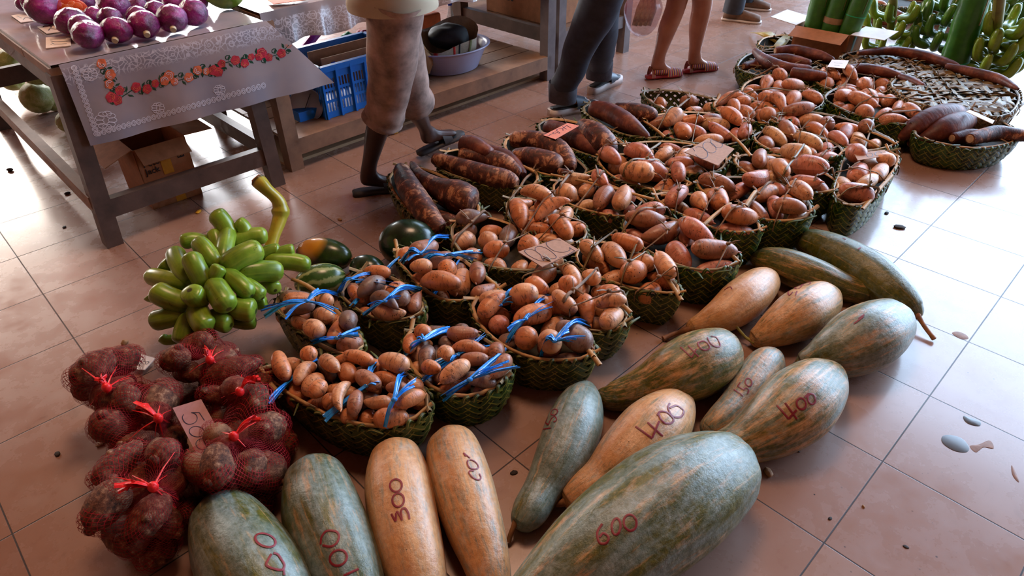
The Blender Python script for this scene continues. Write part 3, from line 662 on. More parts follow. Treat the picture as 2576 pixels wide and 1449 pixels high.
# ------------------------------------------------------------------ cassava
def cassava(label, pts, z, mat='cassava', cut=True, seed=1, thick=1.0, zb=None):
    """pts: photo pixels with pixel radius; z: height(s) of the axis above the floor"""
    rows = []
    for i, (u, v, r) in enumerate(pts):
        zz = z[i] if hasattr(z, '__len__') else z; p = P(u, v, zz); rows.append((p.x, p.y, p.z, r / ppm(p) * thick))
    S = crom(rows, 26); nf = noise3(seed * 7); rs = [max(0.004, s[3]) for s in S]
    rs[0] *= 0.82; rs[-1] *= 0.6
    mb = MB(); mb.tube([Vector(s[:3]) for s in S], rs, 18, rib=lambda a, t: 1 + 0.07 * nf((math.cos(a) * 1.5, math.sin(a) * 1.5, t * 5)) + 0.015 * math.sin(t * 60 + 2 * nf((a, t, 0))))
    m = Vector(S[13][:3]); o = mb.build('cassava_root', M[mat], loc=m); tag(o, label, 'cassava', None)
    if cut:
        cb = MB(); e = Vector(S[0][:3]); t = (Vector(S[0][:3]) - Vector(S[1][:3])).normalized(); cb.tube([e - t * 0.001, e + t * 0.0025], [rs[0] * 0.8, rs[0] * 0.72], 12); cb.build('cut_end', M['cut'], o, loc=m)
    return o
M['cut'] = plain('pale_cut_root', 'b58d6a', 0.7, 0.3, 50, 0.4)
FB = dict
ORG = (0, 0, 1, 1, 2, 3); PNK = (4, 4, 1, 2, 5, 0); PAL = (5, 5, 1, 2, 4); RED = (0, 0, 0, 2, 1)
basket('the widest blue-tied basket', [(650, 935), (690, 975), (760, 1022), (830, 1058), (910, 1080), (990, 1082), (1060, 1062), (1090, 1030), (1075, 985), (1025, 935), (940, 908), (850, 902), (740, 915)],
       h=0.15, leaf='leaf_olive', potatoes=50, pcol=(0, 1, 0, 1, 2, 3), seed=1, heap=0.035, psc=0.82, bedz=.05, fringe=0.9,
       ties=[((686, 1012), (738, 950), (795, 905), [(680, 1015)]), ((822, 1055), (922, 970), (946, 912), [(945, 955), (955, 965)]), ((970, 1075), (992, 1005), (1018, 945), [(1050, 955), (1045, 965)])])
basket('the green three-tie basket above the peach pumpkins', [(1012, 860), (1020, 915), (1055, 962), (1110, 996), (1180, 1006), (1245, 988), (1290, 950), (1285, 905), (1240, 862), (1180, 834), (1100, 826), (1040, 832)],
       h=0.15, leaf='leaf_green', potatoes=40, pcol=(1, 1, 0, 2, 3), seed=2, heap=0.035, psc=0.82, bedz=.05,
       ties=[((1020, 892), (1065, 855), (1130, 828), [(1050, 850)]), ((1055, 962), (1150, 893), (1222, 845), [(1225, 870), (1130, 908), (1095, 915)]), ((1120, 1000), (1182, 955), (1265, 888), [(1300, 918), (1270, 910), (1240, 930)])])
basket('the leftmost basket with a large blue knot', [(690, 775), (735, 825), (790, 868), (850, 898), (900, 905), (918, 870), (890, 815), (840, 772), (785, 745), (725, 742)],
       h=0.15, leaf='leaf_olive', potatoes=21, pcol=(1, 0, 2, 3, 1), seed=3, heap=0.04, psc=.95,
       ties=[((672, 800), (772, 757), (850, 742), [(665, 775), (725, 795), (800, 735), (845, 780)]), ((785, 862), (848, 850), (902, 838), [(895, 850), (860, 845)])])
basket('the blue-tied basket behind the leftmost one', [(852, 735), (878, 772), (920, 800), (980, 814), (1040, 814), (1072, 790), (1062, 752), (1020, 715), (965, 692), (905, 690)],
       h=0.15, leaf='leaf_olive', potatoes=20, pcol=(0, 1, 3, 2, 0), seed=4, heap=0.04, psc=.95,
       ties=[((885, 772), (943, 714), (1020, 632), [(900, 712), (975, 695)]), ((856, 737), (885, 702), (960, 692), [(1005, 720)]), ((917, 795), (968, 757), (1055, 733), [(1000, 745), (930, 765)])])
basket('the blue-tied basket beside the dark watermelons', [(992, 640), (1020, 690), (1060, 732), (1110, 760), (1170, 765), (1225, 752), (1258, 735), (1205, 682), (1150, 645), (1060, 630)],
       h=0.15, leaf='leaf_olive', potatoes=16, pcol=(0, 1, 2, 0), seed=5, heap=0.045, psc=1.1,
       ties=[((1012, 662), (1058, 638), (1130, 598), [(1100, 640), (1020, 650)]), ((1045, 686), (1120, 642), (1208, 636), [(1195, 655), (1150, 650)]), ((1095, 735), (1130, 702), (1208, 684), [(1150, 655), (1165, 690)])])
basket('the blue-tied basket with big round tubers', [(1182, 770), (1200, 822), (1255, 875), (1330, 908), (1405, 916), (1480, 912), (1500, 880), (1440, 815), (1380, 768), (1300, 745), (1225, 745)],
       h=0.15, leaf='leaf_olive', potatoes=22, pcol=(1, 0, 4, 1, 3), pk=(1, 2, 3, 6, 9, 1, 3), seed=6, heap=0.05, psc=1.1,
       ties=[((1212, 800), (1258, 767), (1315, 735), [(1295, 752)]), ((1275, 860), (1322, 802), (1388, 748), [(1390, 765), (1280, 835)]), ((1360, 895), (1395, 858), (1478, 818), [(1440, 855), (1470, 850), (1425, 830)])])
basket('the straw-tied basket behind the round-tuber one', [(1312, 735), (1360, 775), (1425, 812), (1505, 845), (1580, 825), (1572, 778), (1520, 725), (1450, 690), (1385, 685), (1335, 700)],
       h=0.15, leaf='leaf_olive', potatoes=26, pcol=ORG[:4], seed=7, heap=0.055, psc=1.05, rach='leaf_dry')
basket('the basket right of the long cardboard price', [(1442, 650), (1480, 690), (1560, 725), (1640, 742), (1712, 750), (1692, 702), (1620, 650), (1540, 615), (1472, 615)],
       h=0.15, leaf='leaf_olive', potatoes=14, pcol=(1, 1, 0, 0), pk=(0, 1, 2, 5, 6, 1), seed=8, heap=0.05, psc=1.2)
basket('the basket under the long cardboard price', [(1130, 583), (1145, 630), (1190, 665), (1260, 685), (1340, 690), (1425, 680), (1400, 640), (1320, 580), (1240, 550), (1172, 552)],
       h=0.15, leaf='leaf_olive', potatoes=14, pcol=(1, 1, 0, 3), pk=(2, 3, 3, 1, 5, 9), seed=9, heap=0.045, psc=1.2)
basket('the basket of long tubers behind the long card', [(1268, 528), (1290, 575), (1340, 612), (1400, 632), (1462, 620), (1482, 590), (1452, 550), (1400, 515), (1335, 503), (1285, 508)],
       h=0.15, leaf='leaf_olive', potatoes=15, pcol=(1, 0, 0, 1), pk=(0, 4, 5, 8, 7), seed=10, heap=0.055, psc=1.15)
basket('the bright green basket beside the orange neck', [(1560, 580), (1592, 612), (1650, 650), (1720, 680), (1790, 692), (1842, 682), (1860, 650), (1800, 600), (1722, 560), (1640, 538), (1582, 548)],
       h=0.16, leaf='leaf_green', potatoes=15, pcol=PNK, pk=(0, 1, 5, 6, 8), seed=11, heap=0.05, psc=1.25, k=0.86, fringe=1.3)
basket('the green basket of round pink tubers', [(1385, 478), (1412, 512), (1480, 538), (1560, 552), (1622, 545), (1625, 510), (1562, 475), (1482, 452), (1412, 455)],
       h=0.15, leaf='leaf_green', potatoes=13, pcol=PNK, pk=(2, 3, 1, 5), seed=12, heap=0.045, psc=1.22)
basket('the basket behind the bright green one', [(1640, 500), (1700, 540), (1780, 575), (1850, 592), (1915, 590), (1900, 555), (1840, 520), (1760, 495), (1692, 488)],
       h=0.16, leaf='leaf_green', potatoes=12, pcol=PNK, pk=(0, 1, 5, 6), seed=13, heap=0.05, psc=1.22, k=0.86)
basket('the basket behind the two dark green pumpkins', [(1745, 470), (1800, 508), (1870, 545), (1940, 562), (2010, 560), (2045, 545), (2030, 500), (1982, 470), (1900, 450), (1820, 448)],
       h=0.16, leaf='leaf_green', potatoes=14, pcol=PAL, pk=(0, 1, 5, 8), seed=14, heap=0.055, psc=1.22, k=0.86)
basket('the basket left of the square cardboard price', [(1498, 408), (1540, 450), (1610, 475), (1680, 490), (1732, 480), (1722, 450), (1662, 415), (1582, 390), (1520, 393)],
       h=0.15, leaf='leaf_green', potatoes=11, pcol=PNK, pk=(0, 1, 6, 8), seed=15, heap=0.045, psc=1.25)
basket('the basket under the square cardboard price', [(1572, 382), (1630, 415), (1690, 435), (1750, 442), (1815, 435), (1832, 405), (1782, 375), (1690, 358), (1612, 360)],
       h=0.15, leaf='leaf_green', potatoes=10, pcol=PNK, pk=(1, 2, 5, 0), seed=16, heap=0.04, psc=1.25)
basket('the basket left of the upright green one', [(1840, 410), (1880, 445), (1950, 470), (2040, 492), (2110, 486), (2100, 455), (2032, 415), (1952, 393), (1872, 393)],
       h=0.15, leaf='leaf_green', potatoes=11, pcol=PAL, pk=(0, 1, 6, 8), seed=17, heap=0.05, psc=1.25)
basket('the deep green basket at the right edge', [(2118, 405), (2104, 440), (2092, 480), (2105, 515), (2150, 528), (2200, 500), (2240, 450), (2262, 400), (2215, 384), (2155, 386)],
       h=0.16, leaf='leaf_green', potatoes=12, pcol=(5, 5, 1, 4), pk=(1, 2, 6, 9), seed=18, heap=0.04, psc=1.22, k=0.86, sticks=True)
basket('the green basket with one large pink tuber', [(1888, 350), (1930, 380), (1990, 396), (2060, 404), (2122, 396), (2102, 362), (2032, 335), (1942, 328)],
       h=0.14, leaf='leaf_green', potatoes=10, pcol=PAL, pk=(0, 1, 5), seed=19, heap=0.045, psc=1.22)
basket('the long basket reaching towards the brown cassava', [(1928, 303), (1990, 330), (2080, 358), (2170, 386), (2255, 372), (2200, 330), (2122, 300), (2032, 283), (1962, 286)],
       h=0.14, leaf='leaf_green', potatoes=13, pcol=PNK, pk=(0, 1, 2, 3), seed=20, heap=0.045, psc=1.22)
basket('the basket behind the square cardboard price', [(1620, 308), (1662, 345), (1742, 366), (1832, 370), (1892, 350), (1862, 310), (1782, 286), (1682, 286)],
       h=0.15, leaf='leaf_green', potatoes=14, pcol=PNK, pk=(0, 1, 4, 6), seed=21, heap=0.05, psc=1.22)
basket('the open plaited basket near the striped shoes', [(1612, 240), (1650, 272), (1722, 298), (1800, 302), (1842, 282), (1802, 252), (1722, 234), (1650, 230)],
       h=0.13, leaf='leaf_olive', potatoes=10, pcol=RED, pk=(2, 3, 1), seed=22, heap=0.02, psc=1.2, open_weave=True, bedz=0.08)
basket('the basket right of the open plaited one', [(1790, 265), (1822, 296), (1902, 313), (1985, 311), (1982, 285), (1922, 258), (1842, 248)],
       h=0.13, leaf='leaf_green', potatoes=14, pcol=RED, seed=23, heap=0.05, psc=1.2, stuff=True)
basket('the far left sweet potato basket by the cassava', [(1860, 235), (1900, 262), (1972, 286), (2050, 281), (2076, 250), (2022, 215), (1942, 195), (1882, 205)],
       h=0.14, leaf='leaf_green', potatoes=18, pcol=RED, seed=24, heap=0.055, psc=1.2, stuff=True)
basket('the farthest sweet potato basket', [(2035, 200), (2080, 226), (2152, 241), (2232, 236), (2242, 210), (2182, 190), (2092, 182)],
       h=0.14, leaf='leaf_green', potatoes=14, pcol=RED, seed=25, heap=0.045, psc=1.2, stuff=True)
basket('the far right sweet potato basket', [(2068, 248), (2122, 282), (2202, 306), (2292, 322), (2332, 300), (2292, 262), (2202, 235), (2112, 226)],
       h=0.14, leaf='leaf_green', potatoes=18, pcol=RED, seed=26, heap=0.055, psc=1.25, stuff=True)
label_potatoes()
# split palm ribs lying loose across the baskets
for a_, b_, z_ in [((1386, 438), (1645, 501), .19), ((1662, 491), (1727, 494), .19), ((1667, 434), (1741, 462), .17), ((1616, 302), (1672, 344), .17), ((1836, 334), (1889, 392), .18), ((1508, 392), (1551, 402), .17), ((1870, 528), (1902, 480), .22), ((1771, 564), (1839, 511), .22), ((1794, 603), (1859, 659), .18), ((1649, 662), (1714, 755), .17), ((1545, 755), (1587, 786), .18), ((1459, 859), (1509, 918), .17), ((1193, 754), (1262, 757), .16), ((1207, 686), (1264, 735), .17), ((668, 938), (792, 921), .165), ((653, 940), (705, 997), .165), ((735, 701), (792, 731), .17), ((2150, 340), (2212, 370), .17), ((2170, 525), (2245, 440), .175), ((1955, 330), (2030, 352), .17), ((2185, 330), (2255, 362), .17), ((1270, 400), (1345, 432), .17), ((1540, 830), (1580, 822), .16)]:
    A_, B_ = P(*a_, z_), P(*b_, z_); m_ = (A_ + B_) / 2; bk = min(BASKETS, key=lambda q: (q[1][0] - m_.x) ** 2 + (q[1][1] - m_.y) ** 2)[0]
    rb = MB(); rb.ribbon([A_, A_.lerp(B_, .33) + UP * .006, A_.lerp(B_, .66) + UP * .006, B_], 0.018, th=.005, twist=.3); rb.build('loose_rib', M['rachis'], bk, loc=bk.location.copy())
# cassava baskets
kw = dict(heap=0.02, bedz=0.05)
basket('', [(976, 450), (998, 505), (1050, 555), (1120, 582), (1190, 572), (1210, 525), (1160, 470), (1085, 432), (1022, 425)], h=0.14, leaf='leaf_olive', ntie=1, seed=31, label='palm basket with two thick cassava roots, next to the round dark watermelon', **kw)
basket('', [(1100, 425), (1150, 452), (1240, 472), (1345, 476), (1350, 432), (1272, 395), (1182, 380), (1120, 390)], h=0.14, leaf='leaf_olive', ntie=2, seed=32, label='low palm basket with four long cassava roots, a cut one sticking out left', **kw)
basket('', [(1265, 365), (1290, 405), (1350, 438), (1430, 452), (1482, 440), (1442, 395), (1372, 355), (1302, 345)], h=0.14, leaf='leaf_green', ntie=1, seed=33, label='palm basket of stout cassava roots in front of the pink price card', **kw)
basket('', [(1350, 320), (1392, 358), (1462, 390), (1542, 412), (1592, 402), (1562, 355), (1492, 320), (1402, 303)], h=0.14, leaf='leaf_green', ntie=1, seed=34, label='palm basket with one pale scraped cassava root under the pink price card', **kw)
basket('', [(1462, 278), (1500, 312), (1562, 340), (1642, 355), (1692, 342), (1652, 295), (1572, 268), (1502, 262)], h=0.14, leaf='leaf_green', ntie=1, seed=35, label='palm basket of smooth dark cassava roots by the sandal of the person in jeans', **kw)
BC6 = basket('', [(1850, 172), (1892, 190), (1972, 204), (2082, 208), (2125, 182), (2062, 145), (1962, 128), (1882, 138)], h=0.14, leaf='leaf_green', ntie=2, seed=36, label='palm basket of thin cassava roots at the far left of the display', **kw)
BC7 = basket('', [(2110, 150), (2150, 178), (2230, 190), (2320, 186), (2380, 170), (2320, 145), (2230, 128), (2150, 130)], h=0.15, leaf='leaf_dry', ntie=2, seed=37, label='dried brown palm basket behind the small white card', rach='leaf_dry', **kw)
BC8 = basket('', [(2235, 215), (2290, 262), (2370, 288), (2460, 300), (2545, 290), (2565, 235), (2480, 195), (2370, 182), (2290, 185)], h=0.17, leaf='leaf_dry', ntie=5, seed=38, label='big dried brown palm basket at the right below the green bananas', rach='leaf_dry', fringe=1.6, **kw)
basket('', [(2298, 348), (2350, 368), (2440, 378), (2530, 368), (2566, 345), (2532, 315), (2450, 290), (2360, 295), (2302, 318)], h=0.13, leaf='leaf_green', ntie=1, seed=39, label='low dark green palm basket on the white floor at the right with long cassava roots', k=0.82, **kw)
basket('', [(2180, 0), (2220, 20), (2290, 22), (2345, 8), (2330, -20), (2250, -30), (2190, -22)], h=0.14, leaf='leaf_green', ntie=1, potatoes=6, stuff=True, pcol=RED, seed=40, label='distant green palm basket beyond the thin banana stalk', heap=0.03)
basket('', [(2345, 2), (2375, 22), (2430, 24), (2490, 10), (2480, -22), (2410, -32), (2355, -22)], h=0.14, leaf='leaf_dry', ntie=1, seed=41, label='distant brown palm basket behind the leaning green leaf roll', **kw)
basket('', [(1905, 118), (1938, 128), (1985, 128), (2010, 112), (1990, 96), (1950, 92), (1915, 100)], h=0.08, leaf='leaf_dry', ntie=1, seed=42, label='small tattered dry leaf basket left of the open carton', **kw)
C = cassava
def dry_cover(B, seed, z0, n=26, wd=.022):
    # loose dried leaflets plaited across the top of the basket
    rng = np.random.default_rng(seed); mb = MB(); poly = B['poly']; c = B['ctr']; P_ = np.array(poly); e = P_ - c; R_ = np.sqrt((e ** 2).sum(1)).max(); i = int(np.argmax((e ** 2).sum(1))); ax = e[i] / np.linalg.norm(e[i]); pn = np.array((-ax[1], ax[0]))
    for fam in (0, 1):
        d = ax * .75 + pn * (.66 if fam else -.66); q = np.array((-d[1], d[0])) / np.linalg.norm(d); d = d / np.linalg.norm(d)
        for k in range(n):
            o = c + q * R_ * (2 * (k + .5) / n - 1) * .95; ts = [t for t in np.linspace(-R_, R_, 41) if inside(poly, *(o + d * t))]
            if len(ts) < 4: continue
            ts = np.linspace(ts[0], ts[-1], 15); pts = []
            for j, t in enumerate(ts):
                x = o + d * t; pts.append(Vector((x[0], x[1], z0 + .02 * min(1, edge_dist(poly, *x) / .06) + .004 * math.cos(PI * (j + k + fam)) + rng.uniform(-.004, .004))))
            mb.ribbon(pts, wd * rng.uniform(.6, 1.1), th=.001, twist=rng.uniform(-1, 1))
    for _ in range(30):
        k = int(rng.integers(0, len(poly))); x = c + (P_[k] - c) * rng.uniform(.2, .95); a = rng.uniform(0, 6.28); dv = Vector((math.cos(a), math.sin(a), .9)) * rng.uniform(.03, .07); p = Vector((x[0], x[1], z0 + .015)); mb.ribbon([p, p + dv * .6, p + dv + Vector((0, 0, -.02))], .014, th=.001, taper=[1, .8, .2], twist=1)
    mb.build('plaited_cover', M['leaf_dry'], B['base'], loc=B['base'].location.copy())
zt = 0.17
dry_cover(BC7, 1, .135, 11, .04); dry_cover(BC8, 2, .17, 13, .05); dry_cover(BC6, 3, .12, 14, .014)
C('long cassava root with flaking bark, nearest of all, reaching over the basket rim', [(1008, 425, 20), (1030, 475, 31), (1068, 530, 31), (1100, 570, 25), (1112, 582, 18)], [.20, .19, .17, .15, .14], seed=1)
C('club-shaped swollen cassava root beside the long flaking one', [(1036, 410, 7), (1055, 440, 16), (1100, 475, 30), (1150, 495, 42), (1180, 508, 40), (1195, 512, 28)], [.21, .20, .18, .17, .17, .17], seed=2)
C('short brown cassava root half hidden under the swollen one', [(1095, 545, 20), (1130, 560, 24), (1165, 568, 18)], .12, seed=3)
C('cassava root with a clean cut end poking out at the left', [(1090, 398, 16), (1150, 418, 23), (1220, 442, 28), (1275, 455, 27), (1302, 462, 14)], [.19, .17, .17, .16, .16], seed=4)
C('brown cassava root across the middle of the four-root basket', [(1155, 388, 18), (1210, 396, 24), (1265, 412, 26), (1310, 440, 14)], [.20, .19, .18, .16], seed=5)
C('stubby cut cassava root on top of the four-root basket', [(1160, 362, 22), (1195, 368, 25), (1235, 388, 16)], [.23, .23, .22], 'cassava_dark', seed=6)
C('thin cassava root at the back of the four-root basket', [(1225, 375, 14), (1280, 400, 20), (1318, 440, 11)], [.17, .16, .16], 'cassava_dark', seed=7)
C('pale-headed cassava root lying across behind the stout one', [(1285, 352, 20), (1340, 352, 24), (1395, 372, 28), (1430, 408, 22), (1438, 425, 10)], [.19, .20, .19, .17, .16], seed=8)
C('stout rounded cassava root at the front of its basket', [(1290, 392, 18), (1335, 398, 28), (1385, 412, 31), (1410, 425, 20)], [.17, .17, .17, .16], seed=9)
C('small finger-like cassava root tip near the straw tie', [(1405, 430, 9), (1430, 436, 9), (1452, 442, 6)], .16, seed=10)
C('pale scraped cassava root right of the pink card', [(1462, 315, 18), (1490, 335, 31), (1522, 362, 31), (1542, 385, 16)], [.20, .20, .19, .17], 'cassava', seed=11).color = (1, 1, 1, 1)
C('dark cassava root under the pink price card', [(1375, 318, 18), (1420, 335, 24), (1470, 362, 24), (1520, 390, 12)], [.16, .16, .16, .15], 'cassava_dark', seed=12)
C('long smooth dark cassava root pointing at the basket of pink tubers', [(1488, 272, 20), (1535, 285, 25), (1585, 315, 22), (1632, 347, 9)], [.18, .18, .17, .15], 'cassava_dark', seed=13)
C('shorter rough cassava root behind the long dark one', [(1545, 272, 14), (1595, 282, 23), (1635, 290, 21), (1650, 298, 10)], [.18, .18, .18, .17], seed=14)
far = [([(1898, 128, 8), (1925, 152, 15), (1975, 170, 14), (2040, 172, 8)], 'thin curved cassava root at the left of the far cassava heap'), ([(1950, 128, 10), (2000, 126, 13), (2060, 140, 13), (2098, 152, 7)], 'straight cassava root across the top of the far heap'),
       ([(1870, 168, 9), (1900, 162, 12), (1930, 168, 9)], 'stub of cassava at the left end of the far heap'), ([(1990, 182, 13), (2030, 188, 15), (2080, 192, 10)], 'knobbly cassava root at the front of the far heap'), ([(1930, 146, 10), (1985, 150, 14), (2040, 162, 11)], 'middle cassava root of the far heap')]
for i, (pts, lab) in enumerate(far): C(lab, pts, .19 - 0.02 * (i % 3), 'cassava_dark', seed=20 + i)
C('very long dark cassava root lying behind the dry plaited leaves', [(2158, 133, 6), (2240, 128, 11), (2320, 140, 13), (2390, 162, 11), (2415, 172, 6)], .20, 'cassava_dark', seed=31)
C('smooth brown cassava root just below the small white card', [(2092, 178, 7), (2160, 172, 12), (2220, 180, 13), (2275, 194, 7)], .19, 'cassava_dark', seed=32)
C('long thin cassava root running to the right edge under the bananas', [(2380, 166, 8), (2440, 180, 12), (2510, 198, 12), (2562, 224, 5)], .22, 'cassava_dark', seed=33)
C('short cassava root tip right of the smooth brown one', [(2262, 192, 8), (2290, 202, 10), (2325, 218, 7)], .19, 'cassava_dark', seed=34)
C('upper fat brown cassava root leaning left on the low green basket', [(2262, 350, 8), (2295, 326, 22), (2340, 300, 29), (2390, 286, 26), (2425, 284, 14)], [.08, .13, .17, .18, .17], 'cassava_dark', seed=35)
C('lower fat brown cassava root leaning left on the low green basket', [(2285, 362, 10), (2330, 348, 20), (2375, 326, 32), (2420, 308, 28), (2450, 305, 14)], [.05, .10, .14, .15, .15], 'cassava_dark', seed=36)
C('ringed cassava root sticking out past the right edge', [(2440, 350, 16), (2500, 336, 20), (2560, 340, 16), (2600, 344, 13)], .16, 'cassava', seed=37)
C('brown cassava root lying in the front of the low green basket', [(2395, 348, 14), (2440, 342, 18), (2490, 345, 14)], .13, 'cassava_dark', seed=38)
for i, pts in enumerate([[(2185, 22, 8), (2225, 26, 13), (2272, 42, 9)], [(2180, 48, 8), (2230, 52, 12), (2280, 66, 6)]]):
    C(('upper' if i == 0 else 'lower') + ' cassava root lying on the tiles behind the thin banana stalk', pts, .05 + .06 * (1 - i), 'cassava_dark', seed=40 + i)
# ------------------------------------------------------------------ price cards
M['card'] = plain('cardboard_price_card', 'b08a72', 0.8, 0.12, 60, 0.1)
M['card_pink'] = plain('pink_price_card', 'e08a72', 0.75, 0.08, 60, 0.1)
M['card_white'] = plain('white_price_card', 'e6dcd6', 0.7, 0.06, 60, 0.05)
M['card_rose'] = plain('pale_rose_price_card', 'b58886', 0.8, 0.08, 60, 0.1)
def card(label, px, z, mat='card', th=0.004, strokes=(), w=0.003, ink='ink', fold=None):
    zz = z if hasattr(z, '__len__') else [z] * len(px)
    top = [P(u, v, q) for (u, v), q in zip(px, zz)]
    n = (top[1] - top[0]).cross(top[2] - top[0]).normalized(); n = n if n.z > 0 else -n
    if len(top) == 4: # make it planar
        o = top[0]; top[3] = on_plane(px[3][0], px[3][1], o, n)
    k = len(top); mb = MB(); bot = [p - n * th for p in top]
    mb.add(top + bot, [tuple(range(k)), tuple(range(2 * k - 1, k - 1, -1))] + [(i, k + i, k + (i + 1) % k, (i + 1) % k) for i in range(k)])
    c = sum(top, Vector()) / k; o = mb.build('price_card', M[mat], loc=c, smooth=False); tag(o, label, 'price card')
    if strokes: draw_on(mb.bvh(), strokes, w, 0.0005).build('handwritten_price', M[ink], o, loc=c)
    return o
card('long brown cardboard price reading 1000 upside down, resting on straw-tied baskets', [(1304, 633), (1406, 598), (1456, 628), (1364, 671)], .255, strokes=[[(1366.6, 650.6), (1368.5, 654.3), (1362.9, 656.8), (1349.3, 653), (1330.8, 643.2), (1320.3, 633.3), (1323.4, 628.3), (1334.5, 627.7), (1345.6, 630.2)], [(1365.4, 653.7), (1359.2, 640.7), (1348.1, 632), (1346.9, 623.4), (1356.7, 620), (1370.3, 622.8), (1386.4, 632.6), (1398.8, 644.4), (1397.5, 649.3), (1388.9, 650.8), (1376.5, 648.7), (1364.2, 643.8)], [(1411.1, 604.8), (1395, 603), (1379, 606), (1374, 612.2), (1379, 620.9), (1392.6, 630.8), (1409.9, 634.5), (1424.7, 633.3), (1434, 628.3), (1432.2, 622.8)], [(1432.2, 622.8), (1445.7, 630.8)], [(1445.7, 630.8), (1423.5, 643.2), (1406.8, 648)]], w=.0024)
card('square brown cardboard price with a faint 500, lying on the green baskets', [(1722, 382), (1783, 347), (1847, 374), (1806, 416)], .25, strokes=[[(1742, 372), (1748, 380)], ell(1763, 384, 19, 13, 30, 200, 480), ell(1785, 371, 18, 12, 30, 0, 350), ell(1803, 360, 16, 10, 30, 0, 350)], w=.003)
card('pink price card marked 400 standing on the cassava', [(1367, 340), (1428, 309), (1457, 316), (1397, 350)], .25, 'card_pink', .002, [[(1436.9, 322.5), (1425.7, 315.6)], [(1425.7, 315.6), (1415.4, 323.2)], [(1414.5, 318.3), (1425.7, 325.4)], [(1416.4, 329), (1415.4, 324.2), (1408.6, 323.2), (1401.3, 326), (1401.8, 330), (1407.6, 333), (1407, 335.4), (1401.8, 334)], [(1405.7, 335.4), (1398.8, 332), (1392, 333), (1392, 336.9), (1398.8, 335.9)], [(1390, 336.9), (1384.2, 337.9), (1382.2, 340.8), (1376.4, 342.5)]], .0035)
card('pale rose card marked 500 lying on the red mesh bags', [(434, 1026), (506, 1004), (556, 1094), (503, 1158)], [.21, .21, .19, .18], 'card_rose', .003, [[(461.8, 1042.7), (459, 1051.5), (466, 1063.6), (478, 1067.4), (491.4, 1062.5), (496.3, 1052.6), (492.5, 1042.7), (481.5, 1037.9)], [(481.5, 1037.9), (501.3, 1037.7)], [(501.3, 1037.7), (514.5, 1058)], ell(495.2, 1086, 19, 13, 8), ell(510.5, 1117.5, 17.5, 13.6, 5)], .0024)
card('crossed-out white price card on the floor above the mesh bags', [(301, 928), (342, 887), (391, 901), (364, 930)], .02, 'card_white', .003, [ell(331.2, 914.4, 8.5, 5.5, -45), [(345.9, 905.7), (352, 920.8)], [(323.2, 926), (342.9, 917), (354.2, 910.2), (360.6, 902.7)], ell(349.7, 912.5, 7, 5, -30), [(359.5, 910.2), (365.6, 909.5), (367, 916.3), (373, 914), (374.6, 910.2), (368.6, 910.2)], [(317.2, 919.3), (312.7, 924.6)]], .0022)
card('pale price card tucked on the deep green basket at the right edge', [(2148, 385), (2226, 377), (2232, 392), (2158, 403)], .225, 'card', .002, [ell(2210, 387, 9, 5), ell(2188, 390, 8, 5)], .003)
card('small white price card on the far cassava heap', [(2081, 168), (2093, 150), (2136, 152), (2125, 172)], .235, 'card_white', .002, [[(2098, 158), (2120, 160)], [(2098, 164), (2112, 165)]], .002)
card('white price card leaning on the big dried basket at the right', [(2430, 280), (2440, 276), (2502, 303), (2497, 311)], .23, 'card_white', .003)
# ------------------------------------------------------------------ stall materials
M['wood'] = plain('dark_weathered_wood', '57453c', 0.55, 0.4, 9, 0.5)
M['wood_light'] = plain('light_weathered_wood', '8c6a52', 0.6, 0.3, 9, 0.4)
M['wood_grey'] = plain('grey_painted_wood', '6d6464', 0.5, 0.25, 9, 0.3)
M['board'] = plain('bare_plywood_sheet', 'c7a781', 0.6, 0.12, 5, 0.2)
M['carton'] = plain('corrugated_cardboard', 'a86f48', 0.8, 0.15, 25, 0.1)
M['carton_white'] = plain('white_printed_cardboard', 'cfc4bb', 0.6, 0.06, 25, 0.05)
M['black_print'] = plain('black_print', '17161a', 0.6, 0.1, 50, 0)
M['yellow_print'] = plain('yellow_printed_panel', 'c98a1e', 0.6, 0.1, 50, 0)
def m_vinyl(name, base, lace_lo, lace_hi, blue='8f9099'):
    g = G(name); tc = g.n('TexCoord'); s = g.n('SeparateXYZ'); g.link(tc.outputs['UV'], s.inputs[0]); o = g.coord('Object')
    v = g.vor(o, 42, feature='DISTANCE_TO_EDGE'); rings = g.math('FRACT', g.math('MULTIPLY', g.vor(o, 24), 3.2))
    pat = g.math('MAXIMUM', g.ramp(v, [(0.03, 1.0), (0.06, 0.0)]), g.ramp(g.math('ABSOLUTE', g.math('SUBTRACT', rings, 0.5)), [(0.08, 1.0), (0.16, 0.0)]))
    band = g.ramp(s.outputs[1], [(lace_lo - 0.06, 0.0), (lace_lo, 1.0), (lace_hi, 1.0), (lace_hi + 0.03, 0.0)])
    col = g.mix(g.ramp(g.noise(o, 3.5, 3), [(0.4, 0.0), (0.7, 1.0)]), srgb(base), srgb(blue)); col = g.mix(g.math('MULTIPLY', g.math('MULTIPLY', pat, band), 0.55), col, srgb('e2e2ee'))
    g.bump(g.noise(o, 7, 3), 0.25, 0.01); return g.fin(col, 0.14, spec=0.7)
M['vinyl'] = m_vinyl('printed_lace_plastic_cloth', 'a69a9c', 0.80, 0.93, '84889a')
M['vinyl_top'] = m_vinyl('printed_plastic_cloth_top', 'b2a8ae', 0.98, 0.99)
M['rose'] = plain('printed_pink_rose', 'c2384a', 0.25, 0.4, 60, 0); M['rose_orange'] = plain('printed_orange_rose', 'd9714c', 0.25, 0.35, 60, 0)
M['print_green'] = plain('printed_dark_green_leaf', '1d4a38', 0.25, 0.3, 60, 0); M['print_white'] = plain('printed_white_lace', 'd8d8e4', 0.25, 0.05, 60, 0)

